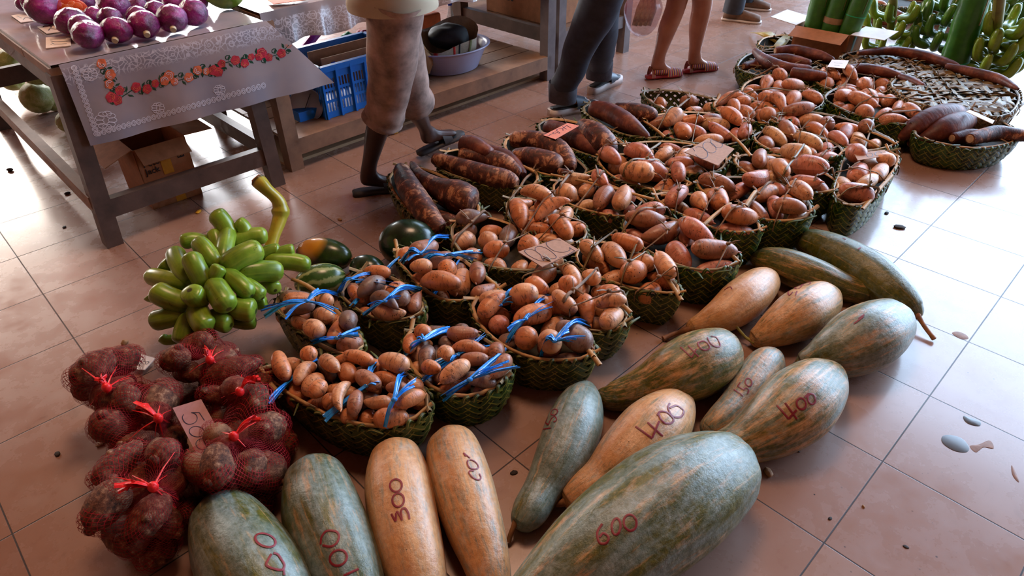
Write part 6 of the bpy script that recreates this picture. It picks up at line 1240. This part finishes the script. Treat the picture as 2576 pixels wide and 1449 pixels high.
def person(label, pel, fwd, legs, skin, build=1.0, armL=None, armR=None, head=True):
    """legs: two dicts of hip,knee,ankle,heel,toe world points"""
    fwd = Vector(fwd).normalized(); sd = fwd.cross(UP).normalized(); pel = Vector(pel); t = empty('person', Vector((pel.x, pel.y, 0)), label, 'person')
    J = {'pel': (pel, .125 * build), 'wst': (pel + UP * .14 + fwd * .01, .115 * build), 'chest': (pel + UP * .34 + fwd * .02, .15 * build), 'neck0': (pel + UP * .50 + fwd * .01, .075), 'neck': (pel + UP * .58 + fwd * .02, .055), 'head0': (pel + UP * .66 + fwd * .035, .078), 'head1': (pel + UP * .745 + fwd * .03, .092), 'crown': (pel + UP * .80 + fwd * .02, .07)}
    E_ = [('pel', 'wst'), ('wst', 'chest'), ('chest', 'neck0'), ('neck0', 'neck'), ('neck', 'head0'), ('head0', 'head1'), ('head1', 'crown')]
    for i, L in enumerate(legs):
        s = (1 if i else -1); hip = pel + sd * s * .085 - UP * .05; kn, an = Vector(L['knee']), Vector(L['ankle'])
        J.update({f'hip{i}': (hip, .088 * build), f'th{i}': (hip.lerp(kn, .45), .074 * build), f'kn{i}': (kn, .055 * build), f'ca{i}': (kn.lerp(an, .32) - fwd * .012, .056 * build), f'sh{i}': (kn.lerp(an, .72), .038 * build), f'an{i}': (an, .034 * build)})
        hl, to = Vector(L['heel']), Vector(L['toe']); J.update({f'he{i}': (hl.lerp(an, .25) + (to - hl).normalized() * .02, .032), f'ft{i}': (an.lerp(to, .42) - UP * .012, (.036, .030)), f'ba{i}': (hl.lerp(to, .76) + UP * .022, (.042, .020)), f'to{i}': (hl.lerp(to, .90) + UP * .015, (.036, .013))})
        E_ += [('pel', f'hip{i}'), (f'hip{i}', f'th{i}'), (f'th{i}', f'kn{i}'), (f'kn{i}', f'ca{i}'), (f'ca{i}', f'sh{i}'), (f'sh{i}', f'an{i}'), (f'an{i}', f'he{i}'), (f'an{i}', f'ft{i}'), (f'ft{i}', f'ba{i}'), (f'ba{i}', f'to{i}')]
    for i, A_ in enumerate((armL, armR)):
        s = (1 if i else -1); shd = pel + UP * .45 + sd * s * .17; el = Vector(A_[0]) if A_ else shd - UP * .27 + sd * s * .05 - fwd * .02; wr = Vector(A_[1]) if A_ else el - UP * .22 + fwd * .08; hd = (wr - el).normalized()
        J.update({f's{i}': (shd, .058), f'e{i}': (el, .040), f'w{i}': (wr, .026), f'p{i}': (wr + hd * .07, (.036, .018))}); E_ += [('chest', f's{i}'), (f's{i}', f'e{i}'), (f'e{i}', f'w{i}'), (f'w{i}', f'p{i}')]
    body = skinned('body', (J, E_), 'pel', skin, t)
    for i in (0, 1): # fingers and thumb, each a short skinned chain rooted in the palm
        wr, pm = Vector(J[f'w{i}'][0]), Vector(J[f'p{i}'][0]); hd = (pm - wr).normalized(); si = hd.cross(sd if abs(hd.dot(sd)) < .8 else fwd).normalized(); cu = hd.cross(si).normalized() * (1 if i else -1)
        for k, (o_, ln) in enumerate(((-.024, .068), (-.008, .078), (.008, .074), (.024, .058))):
            b0 = pm + si * o_ - hd * .01; m1 = b0 + hd * ln * .5; e1 = m1 + (hd * .7 + cu * .7).normalized() * ln * .3; e2 = e1 + (hd * .2 + cu).normalized() * ln * .28; skinned('finger', ({'a': (b0, .0095), 'b': (m1, .009), 'c': (e1, .0085), 'd': (e2, .0075)}, [('a', 'b'), ('b', 'c'), ('c', 'd')]), 'a', skin, t, 1)
        b0 = wr + hd * .03 - si * .02; skinned('thumb', ({'a': (b0, .012), 'b': (b0 + (hd - si * 1.1).normalized() * .035, .011), 'c': (b0 + (hd - si * .7).normalized() * .06, .009)}, [('a', 'b'), ('b', 'c')]), 'a', skin, t, 1)
    hm = MB(); hc = pel + UP * .765 + fwd * .012; nfh = noise3(5); hm.sphere(hc, .105, 28, 18, sc=(1, 1, .98), disp=lambda d: (1 + .02 * nfh(d * 5)) * (1.0 if d.dot(fwd) < .45 or d.z > .45 else .78)); hm.build('hair', M['hair'], t, loc=t.location.copy())
    fm = MB(); fc = pel + UP * .70 + fwd * .115
    fm.tube([fc + UP * .025, fc + fwd * .016 - UP * .012, fc - UP * .016 - fwd * .005], [.008, .015, .008], 10, ref=fwd); fm.tube([fc - UP * .045 + sd * .024, fc - UP * .043 + fwd * .006, fc - UP * .045 - sd * .024], [.004, .008, .004], 8)
    for s in (-1, 1): fm.sphere(pel + UP * .70 + sd * s * .088 + fwd * .03, .026, 10, 8, sc=(.5, .9, 1.2))
    fm.build('face', M[skin], t, loc=t.location.copy()); em = MB()
    for s in (-1, 1): em.sphere(fc + UP * .022 + sd * s * .032 - fwd * .012, .012, 10, 8)
    em.build('eyes', M['eye'], t, loc=t.location.copy()); return t, J
def leg_cloth(t, pts, rads, mat, name, seed=1, fold=.05, n=26):
    S = crom([tuple(Vector(p)) + (r,) for p, r in zip(pts, rads)], 26); nf = noise3(seed); mb = MB()
    mb.tube([Vector(s[:3]) for s in S], [s[3] for s in S], n, caps=False, rib=lambda a, tt: 1 + fold * nf((math.cos(a) * 2, math.sin(a) * 2, tt * 6)) + fold * .35 * math.sin(tt * 26 + 3 * math.cos(a))); return mb.build(name, M[mat], t, loc=t.location.copy())
# barefoot-in-sandals walker in patterned shorts
fwdA = (P(1150, 345, 0) - P(1062, 392, 0)).normalized(); hA, tA = P(902, 480, .022), P(990, 468, .022); dA = (tA - hA); dA.z = 0; dA = dA.normalized(); tA = hA + dA * .25
hA2, tA2 = P(1062, 378, .045), P(1158, 332, .085); tA2 = hA2 + (tA2 - hA2).normalized() * .25
pelA = P(990, 18, .93); kA, kA2 = P(972, 268, .50), P(1035, 232, .52); aA = hA + dA * .045 + UP * .075; aA2 = hA2 + (tA2 - hA2).normalized() * .04 + UP * .08
pA, JA = person('person in patterned knee-length shorts and dark sandals, walking past the stall', pelA, dA, [dict(knee=kA2, ankle=aA2, heel=hA2, toe=tA2), dict(knee=kA, ankle=aA, heel=hA, toe=tA)], 'skin_dark', 1.05, armL=(pelA + Vector((-.1, .2, .2)), pelA + Vector((.05, .3, .3))), armR=(pelA + Vector((.12, -.18, .2)), pelA + Vector((.28, -.02, .28))))
for i, (k, a) in enumerate(((kA2, aA2), (kA, aA))):
    hp = Vector(JA[f'hip{i}'][0]); leg_cloth(pA, [hp + UP * .10, hp.lerp(k, .5), k + (a - k) * .02, k.lerp(a, .18)], [.115, .10, .088, .094], 'shorts', 'shorts_leg', 20 + i, .07)
w_ = MB(); w_.tube([pelA + UP * .02, pelA + UP * .12], [.165, .15], 28, caps=False, flat=.8, ref=dA); w_.build('shorts_waist', M['shorts'], pA, loc=pA.location.copy())
leg_cloth(pA, [pelA + UP * .0, pelA + UP * .12, pelA + UP * .32, pelA + UP * .47], [.185, .175, .19, .12], 'shirt_cream', 'shirt', 31, .05, 36)
for h_, t_ in ((hA, tA), (hA2, tA2)):
    d_ = (t_ - h_).normalized(); u_ = d_.cross(UP).normalized().cross(d_).normalized(); sm = MB(); sole(sm, h_ - d_ * .02 - u_ * .018, t_ + d_ * .015 - u_ * .018, .098, .016); so = sm.build('sandal_sole', M['rubber'], pA, loc=pA.location.copy())
    sm = MB(); strap(sm, h_, t_, .094, .50, .72, .052); sm.build('sandal_strap', M['rubber'], pA, loc=pA.location.copy())
# person in jeans and white-soled slides
hB, tB = P(1396, 274, .04), P(1492, 258, .04); dB = (tB - hB); dB.z = 0; dB.normalize(); tB = hB + dB * .27; hB2, tB2 = P(1495, 218, .04), P(1560, 186, .04); dB2 = (tB2 - hB2); dB2.z = 0; dB2.normalize(); tB2 = hB2 + dB2 * .27
aB, aB2 = hB + dB * .055 + UP * .08, hB2 + dB2 * .055 + UP * .08; kB, kB2 = P(1462, 108, .48), P(1514, 80, .50); pelB = P(1528, -100, .93)
pB, JB = person('person in dark grey rolled-up jeans and white-soled slide sandals, walking away', pelB, dB, [dict(knee=kB2, ankle=aB2, heel=hB2, toe=tB2), dict(knee=kB, ankle=aB, heel=hB, toe=tB)], 'skin_light', 1.05)
for i, (k, a) in enumerate(((kB2, aB2), (kB, aB))):
    hp = Vector(JB[f'hip{i}'][0]); leg_cloth(pB, [hp + UP * .12, hp.lerp(k, .5), k, k.lerp(a, .5), a + UP * .07], [.125, .112, .092, .084, .083], 'denim', 'jeans_leg', 40 + i, .06)
    cf = MB(); cf.tube([a + UP * .085, a + UP * .06, a + UP * -.035, a + UP * -.038], [.088, .090, .086, .080], 26, caps=False, rib=lambda q, t: 1 + .05 * math.sin(3 * q)); cf.build('turned_up_cuff', M['denim_cuff'], pB, loc=pB.location.copy())
leg_cloth(pB, [pelB - UP * .02, pelB + UP * .12, pelB + UP * .32, pelB + UP * .47], [.18, .165, .19, .12], 'dress', 'shirt', 33, .04, 36)
for k, (h_, t_) in enumerate(((hB, tB), (hB2, tB2))):
    d_ = (t_ - h_).normalized(); sm = MB(); sole(sm, h_ - d_ * .03 - UP * .040, t_ + d_ * .03 - UP * .040, .120, .042); sm.build('white_sole', M['sole_white'], pB, loc=pB.location.copy())
    sm = MB(); sole(sm, h_ - d_ * .015 + UP * .002, t_ + d_ * .01 + UP * .002, .100, .006); sm.build('dark_footbed', M['rubber'], pB, loc=pB.location.copy())
    sm = MB(); strap(sm, h_, t_, .112, .48, .80, .062); so = sm.build('grey_strap', M['strap_grey'], pB, loc=pB.location.copy())
    if k == 0:
        sw = draw_on(sm.bvh(), [[(1471, 243), (1474, 249), (1480, 252), (1486, 249)]], .006, .002); sw.build('curved_tick_mark', M['sole_white'], so, loc=pB.location.copy()) if len(sw.v) else None
        for q in sw.v[:0]: pass
# person with bare legs, striped shoes and a plastic bag
hC, tC = P(1632, 192, .02), P(1688, 186, .02); dC = (tC - hC); dC.z = 0; dC.normalize(); tC = hC + dC * .235; hC2, tC2 = P(1726, 178, .015), P(1806, 168, .015); dC2 = (tC2 - hC2); dC2.z = 0; dC2.normalize(); tC2 = hC2 + dC2 * .235
aC, aC2 = hC + dC * .045 + UP * .08, hC2 + dC2 * .045 + UP * .08; kC, kC2 = P(1700, 22, .48), P(1768, 15, .48); pelC = P(1748, -155, .90)
pC, JC = person('person with bare legs in red and yellow striped shoes holding a pink plastic bag', pelC, (dC + dC2).normalized(), [dict(knee=kC, ankle=aC, heel=hC, toe=tC), dict(knee=kC2, ankle=aC2, heel=hC2, toe=tC2)], 'skin_light', 1.22, armL=(P(1665, -175, .98), P(1625, -75, .72)))
leg_cloth(pC, [pelC - UP * .26, pelC - UP * .05, pelC + UP * .12, pelC + UP * .32, pelC + UP * .47], [.19, .18, .145, .17, .11], 'dress', 'short_dress', 50, .04, 36)
for (h_, t_) in ((hC, tC), (hC2, tC2)):
    d_ = (t_ - h_).normalized(); sm = MB(); sole(sm, h_ - d_ * .012 - UP * .012, t_ + d_ * .012 - UP * .012, .092, .016); sm.build('red_sole', M['red_sole'], pC, loc=pC.location.copy())
    sm = MB(); strap(sm, h_, t_, .092, .52, .98, .052); strap(sm, h_, t_, .082, .02, .14, .060); sm.ribbon([h_ + d_ * .02 + d_.cross(UP) * .038 + UP * .035, h_ + d_ * .12 + d_.cross(UP) * .042 + UP * .030], .035, up=d_.cross(UP), th=.002); sm.ribbon([h_ + d_ * .02 - d_.cross(UP) * .038 + UP * .035, h_ + d_ * .12 - d_.cross(UP) * .042 + UP * .030], .035, up=d_.cross(UP), th=.002)
    sm.build('striped_upper', M['stripes'], pC, loc=pC.location.copy())
M['bag'] = G('thin_pink_plastic').fin(srgb('c07a8c'), .12, Alpha=.38, spec=.8); M['bagstuff'] = plain('greens_inside_bag', '8a8460', .5, .6, 30, .4)
bgc = P(1618, 22, .50); nfb = noise3(15); bm_ = MB(); bm_.sphere(bgc, .15, 32, 24, sc=(.82, .7, 1.15), disp=lambda d: (1 + .06 * nfb(d * 3)) * (1 - .45 * max(0, d.z) ** 2)); o = bm_.build('plastic_bag', M['bag'], loc=bgc); tag(o, 'translucent pink plastic bag of greens held beside the bare legs', 'plastic bag')
hb_ = MB(); wrC = Vector(JC['p0'][0]); 
for s in (-.03, .03): hb_.ribbon([Vector(p) for p in crom([tuple(bgc + UP * .11 + AX * s), tuple((bgc + wrC) / 2 + UP * .08 + AX * s), tuple(wrC)], 10)], .035, th=.001)
hb_.build('bag_handles', M['bag'], o, loc=bgc)
for i in range(4):
    mb = MB(); mb.tube([bgc + Vector((-.05 + .03 * i, -.02, -.10)), bgc + Vector((-.02 + .03 * i, 0.01, .0)), bgc + Vector((.0 + .02 * i, .02, .07))], [.018, .022, .012], 12); oo = mb.build('leek', M['bagstuff'], loc=bgc + Vector((.03 * i, 0, 0))); tag(oo, 'pale green stalk seen through the pink plastic bag', 'vegetable', 'stalks in the pink plastic bag')
# distant person, only shoes and trouser ends in view
hD, tD = P(1826, 44, .02), P(1888, 50, .02); dD = tD - hD; dD.z = 0; dD.normalize(); tD = hD + dD * .27; hD2 = hD + Vector((.22, .42, 0)); tD2 = hD2 + dD * .27
pelD = (hD + hD2) / 2 + UP * .9 + dD * .05; pD, JD = person('distant person in blue jeans and brown suede shoes near the top edge', pelD, dD, [dict(knee=hD2 + dD * .08 + UP * .48, ankle=hD2 + dD * .05 + UP * .09, heel=hD2, toe=tD2), dict(knee=hD + dD * .08 + UP * .48, ankle=hD + dD * .05 + UP * .09, heel=hD, toe=tD)], 'skin_dark', 1.0)
for i in (0, 1):
    hp, k, a = (Vector(JD[q + str(i)][0]) for q in ('hip', 'kn', 'an')); leg_cloth(pD, [hp + UP * .1, hp.lerp(k, .5), k, a - UP * .04], [.12, .105, .088, .088], 'denim', 'jeans_leg', 60 + i, .05)
leg_cloth(pD, [pelD - UP * .02, pelD + UP * .2, pelD + UP * .32, pelD + UP * .47], [.18, .165, .19, .12], 'shirt_cream', 'shirt', 34, .04, 36)
for h_, t_ in ((hD, tD), (hD2, tD2)):
    sm = MB(); foot_loft(sm, h_ - dD * .02 - UP * .005, t_ + dD * .02 - UP * .005, .11, .10, hscale=(.8, 1.0, 1.0, .85, .7, .6, .45)); sm.build('suede_shoe', M['boot'], pD, loc=pD.location.copy()); sm = MB(); sole(sm, h_ - dD * .025 - UP * .019, t_ + dD * .025 - UP * .019, .115, .016); sm.build('shoe_sole', M['sole_white'], pD, loc=pD.location.copy())
# post behind that person
pb = MB(); pc_ = P(1903, 12, 0); pb.box(pc_ + UP * .4, AX * .04, AY * .04, UP * .4); o = pb.build('table_post', M['wood_grey'], smooth=False, loc=pc_); o.name = 'wooden_post'; tag(o, 'short brown wooden post at the top edge behind the suede shoes', 'post')

# ------------------------------------------------------------------ litter on the floor
M['wet'] = G('thin_grey_puddle').fin(srgb('4c4643'), .38, spec=.4); M['mud'] = plain('dried_mud_smear', '8a5c3c', .6, .3, 60, .2); M['bit'] = plain('dark_leaf_scrap', '2a1c12', .8, .5, 60, .6); M['shell'] = plain('tan_seed_husk', 'a07850', .7, .3, 60, .5); M['yb'] = plain('yellow_scrap', 'c89a20', .5, .3, 40, .5)
def blob(name, label, cat, pts, mat, th=.0012, kind=None):
    L = [Vector(p) for p in crom([tuple(P(u, v, .0005)) for u, v in pts], 26, closed=True)]; c = sum(L, Vector()) / 26; mb = MB(); k = 26
    mb.add([c + UP * th] + [c + (p - c) * .9 + UP * th for p in L] + L, [(0, 1 + i, 1 + (i + 1) % k) for i in range(k)] + [(1 + i, 1 + k + i, 1 + k + (i + 1) % k, 1 + (i + 1) % k) for i in range(k)])
    o = mb.build(name, M[mat], loc=c); return tag(o, label, cat, kind=kind)
blob('puddle', 'elongated grey puddle on the tiles at the right, with a brown smear beside it', 'puddle', [(2370, 1098), (2390, 1094), (2420, 1103), (2438, 1125), (2430, 1138), (2400, 1134), (2372, 1116)], 'wet')
blob('puddle', 'teardrop grey puddle touching the tile joint above the elongated one', 'puddle', [(2424, 1046), (2440, 1050), (2466, 1060), (2464, 1072), (2440, 1068), (2426, 1058)], 'wet')
blob('puddle', 'small dark grey puddle left of the lower left mesh bag', 'puddle', [(215, 1262), (228, 1250), (250, 1250), (252, 1260), (236, 1274), (218, 1274)], 'wet')
blob('mud_smear', 'brown mud smear right of the elongated puddle', 'smear', [(2440, 1122), (2462, 1118), (2490, 1108), (2500, 1128), (2475, 1125), (2455, 1138)], 'mud', .0006)
blob('mud_smear', 'brown footprint smear at the lower right', 'smear', [(2545, 1170), (2556, 1190), (2564, 1212), (2556, 1208), (2546, 1192)], 'mud', .0006)
blob('puddle', 'reddish wet patch by the stalk of the long curved pumpkin', 'puddle', [(2395, 838), (2410, 834), (2430, 842), (2436, 852), (2415, 852)], 'mud', .0006)
def scrap(label, u, v, s, mat='bit', seed=1, flat=.3, name='leaf_scrap', cat='scrap'):
    p = P(u, v, 0); r = s / ppm(p); nf = noise3(seed); mb = MB(); mb.sphere(p + UP * r * flat * .8, r, 12, 8, sc=(1.2, .8, flat), rot=Matrix.Rotation(seed, 3, 'Z'), disp=lambda d: 1 + .35 * nf(d * 4)); o = mb.build(name, M[mat], loc=p); return tag(o, label, cat)
scrap('round tan seed husk left of the banana bunch', 315, 866, 8, 'shell', 1, .9, 'seed_husk', 'husk'); scrap('pale husk between the banana bunch and the upright-necked mesh bag', 485, 876, 9, 'shell', 2, .7, 'seed_husk', 'husk'); scrap('tiny curled dark leaf on the bright tile at the left edge', 26, 430, 7, 'bit', 3, .6)
scrap('dark leaf scrap near the left table foot', 170, 488, 6, 'bit', 4, .5); scrap('small brown scrap on the tile below the table rail', 162, 572, 5, 'bit', 5); scrap('blackened leaf on the white tile right of the long pumpkin', 2262, 573, 12, 'bit', 6, .25); scrap('dark crumb above the blackened leaf on the white tile', 2230, 537, 6, 'bit', 7)
scrap('crumpled brown leaf on the tile below the bulky 400 pumpkin', 1932, 1190, 13, 'shell', 8, .35); scrap('dark crumb beside the bulky 400 pumpkin', 2008, 1136, 4, 'bit', 9); scrap('small dark crumb with a pale fibre at the lower right', 2088, 1305, 5, 'bit', 10); scrap('tiny orange-brown husk at the lower right', 2172, 1275, 4, 'shell', 11, .6)
scrap('grey-brown fleck near the bottom right edge', 2279, 1376, 6, 'bit', 12, .2); scrap('yellow scrap on the tiles beside the walking person', 992, 336, 10, 'yb', 13, .6); scrap('yellow-brown scrap on the tiles behind the banana bunch', 500, 534, 8, 'yb', 14, .3); scrap('tan crumb on the tiles left of the flaking cassava root', 855, 553, 6, 'shell', 15, .4)
scrap('dark crumb by the green front basket', 1293, 1190, 8, 'bit', 16); scrap('greyish scrap beside the mesh bags at the left', 255, 1115, 12, 'shell', 17, .2); scrap('dark scrap left of the mesh bags', 145, 1143, 8, 'bit', 18, .3)
tw = MB(); tw.tube([P(208, 955, .008), P(235, 956, .012), P(250, 958, .01)], [.008, .010, .006], 10); o = tw.build('charred_twig', M['bit'], loc=P(230, 956, 0)); tag(o, 'charred black twig left of the back left mesh bag', 'twig')
gs = MB()
for i in range(5): gs.ribbon([P(447, 872, .003), P(440 + 10 * i, 866 + (i - 2) * 3, .01)], .006, th=.0008)
o = gs.build('leaf_sprig', M['leaf_green'], loc=P(447, 872, 0)); tag(o, 'small green leaf sprig in front of the banana bunch', 'sprig')
# ------------------------------------------------------------------ hall shell, daylight and added area lamps
M['wall'] = plain('warm_painted_wall', '8a5c48', 0.8, 0.1, 3, 0.05)
M['ceil'] = plain('dark_timber_ceiling', '8a5038', 0.8, 0.2, 3, 0.1)
def wall(name, a0, b0, a1, b1, z0, z1, mat, label):
    A_, B_ = T(a0, b0), T(a1, b1); b = MB(); b.beam(Vector((A_.x, A_.y, (z0 + z1) / 2)), Vector((B_.x, B_.y, (z0 + z1) / 2)), 0.15, z1 - z0)
    o = b.build(name, M[mat], smooth=False, loc=(A_ + B_) / 2); o['kind'] = 'structure'; o['label'] = label; return o
b = MB(); b.box(T(0.9, 2, 5.2), AX * 6.6, AY * 9.3, UP * 0.05); o = b.build('ceiling', M['ceil'], smooth=False); o['kind'] = 'structure'; o['label'] = 'dark timber ceiling of the market hall'
wall('wall_left', -5.6, -7.2, -5.6, 11.2, 0, 5.2, 'wall', 'wall along the left side')
wall('wall_back', -5.6, 11.2, 12.4, 11.2, 0, 5.2, 'wall', 'wall along the back')
wall('wall_front', -5.6, -7.2, 6.5, -7.2, 0, 5.2, 'wall', 'wall behind the camera')
wall('wall_right', 12.4, 2.2, 12.4, 11.2, 0, 5.6, 'wall', 'neighbouring wall across the open side')
w = bpy.data.worlds.new('world'); scene.world = w; w.use_nodes = True; nt = w.node_tree; bg = nt.nodes['Background']; bg.inputs[0].default_value = (0.52, 0.72, 1.0, 1); bg.inputs[1].default_value = 5.2
def area(name, loc, target, sx, sy, power, col, portal=False):
    l = bpy.data.lights.new(name, 'AREA'); l.shape = 'RECTANGLE'; l.size = sx; l.size_y = sy; l.energy = power; l.color = col
    o = bpy.data.objects.new(name, l); COL.objects.link(o); o.location = loc; o.rotation_euler = (Vector(target) - Vector(loc)).to_track_quat('-Z', 'Y').to_euler()
    if portal: l.cycles.is_portal = True
    return o
cc = T(7.5, 2, 2.6); area('open_side', cc, cc - AX, 18.4, 5.2, 1, (1, 1, 1), True)
area('back_window', T(-0.5, 10.8, 3.3), T(0.0, -0.5, 0), 3.4, 1.8, 560, (1.0, 0.90, 0.80))
area('back_key_right', T(4.8, 10.8, 3.4), T(1.5, 0.0, 0), 3.4, 1.8, 1400, (0.95, 0.96, 1.0))  # area lamp added to strengthen the key light from the back
tcw = nt.nodes.new('ShaderNodeTexCoord'); dp = nt.nodes.new('ShaderNodeVectorMath'); dp.operation = 'DOT_PRODUCT'; dp.inputs[1].default_value = Vector((math.cos(math.radians(38)), math.sin(math.radians(38)), 0.25)).normalized(); nt.links.new(tcw.outputs['Generated'], dp.inputs[0])
mr = nt.nodes.new('ShaderNodeMapRange'); mr.inputs['From Min'].default_value = 0.60; mr.inputs['From Max'].default_value = 1.0; mr.inputs['To Min'].default_value = 1.7; mr.inputs['To Max'].default_value = 15.0; nt.links.new(dp.outputs['Value'], mr.inputs['Value']); nt.links.new(mr.outputs[0], bg.inputs[1])
area('warm_fill', T(1.6, -1.0, 4.9), T(1.6, -1.0, 0), 1.3, 1.3, 120, (1.0, 0.62, 0.40))  # warm fill added over the display, not a fitting of the hall
vs = scene.view_settings; vs.view_transform = 'Standard'; vs.look = 'None'; vs.gamma = 1.0; vs.use_curve_mapping = False; vs.exposure = -0.02
scene.cycles.max_bounces = 5; scene.cycles.diffuse_bounces = 2; scene.cycles.glossy_bounces = 2; scene.cycles.transmission_bounces = 2; scene.cycles.transparent_max_bounces = 10; scene.cycles.caustics_reflective = False; scene.cycles.caustics_refractive = False
scene.cycles.use_adaptive_sampling = True; scene.cycles.adaptive_threshold = 0.06; scene.cycles.adaptive_min_samples = 12
scene.cycles.use_denoising = True
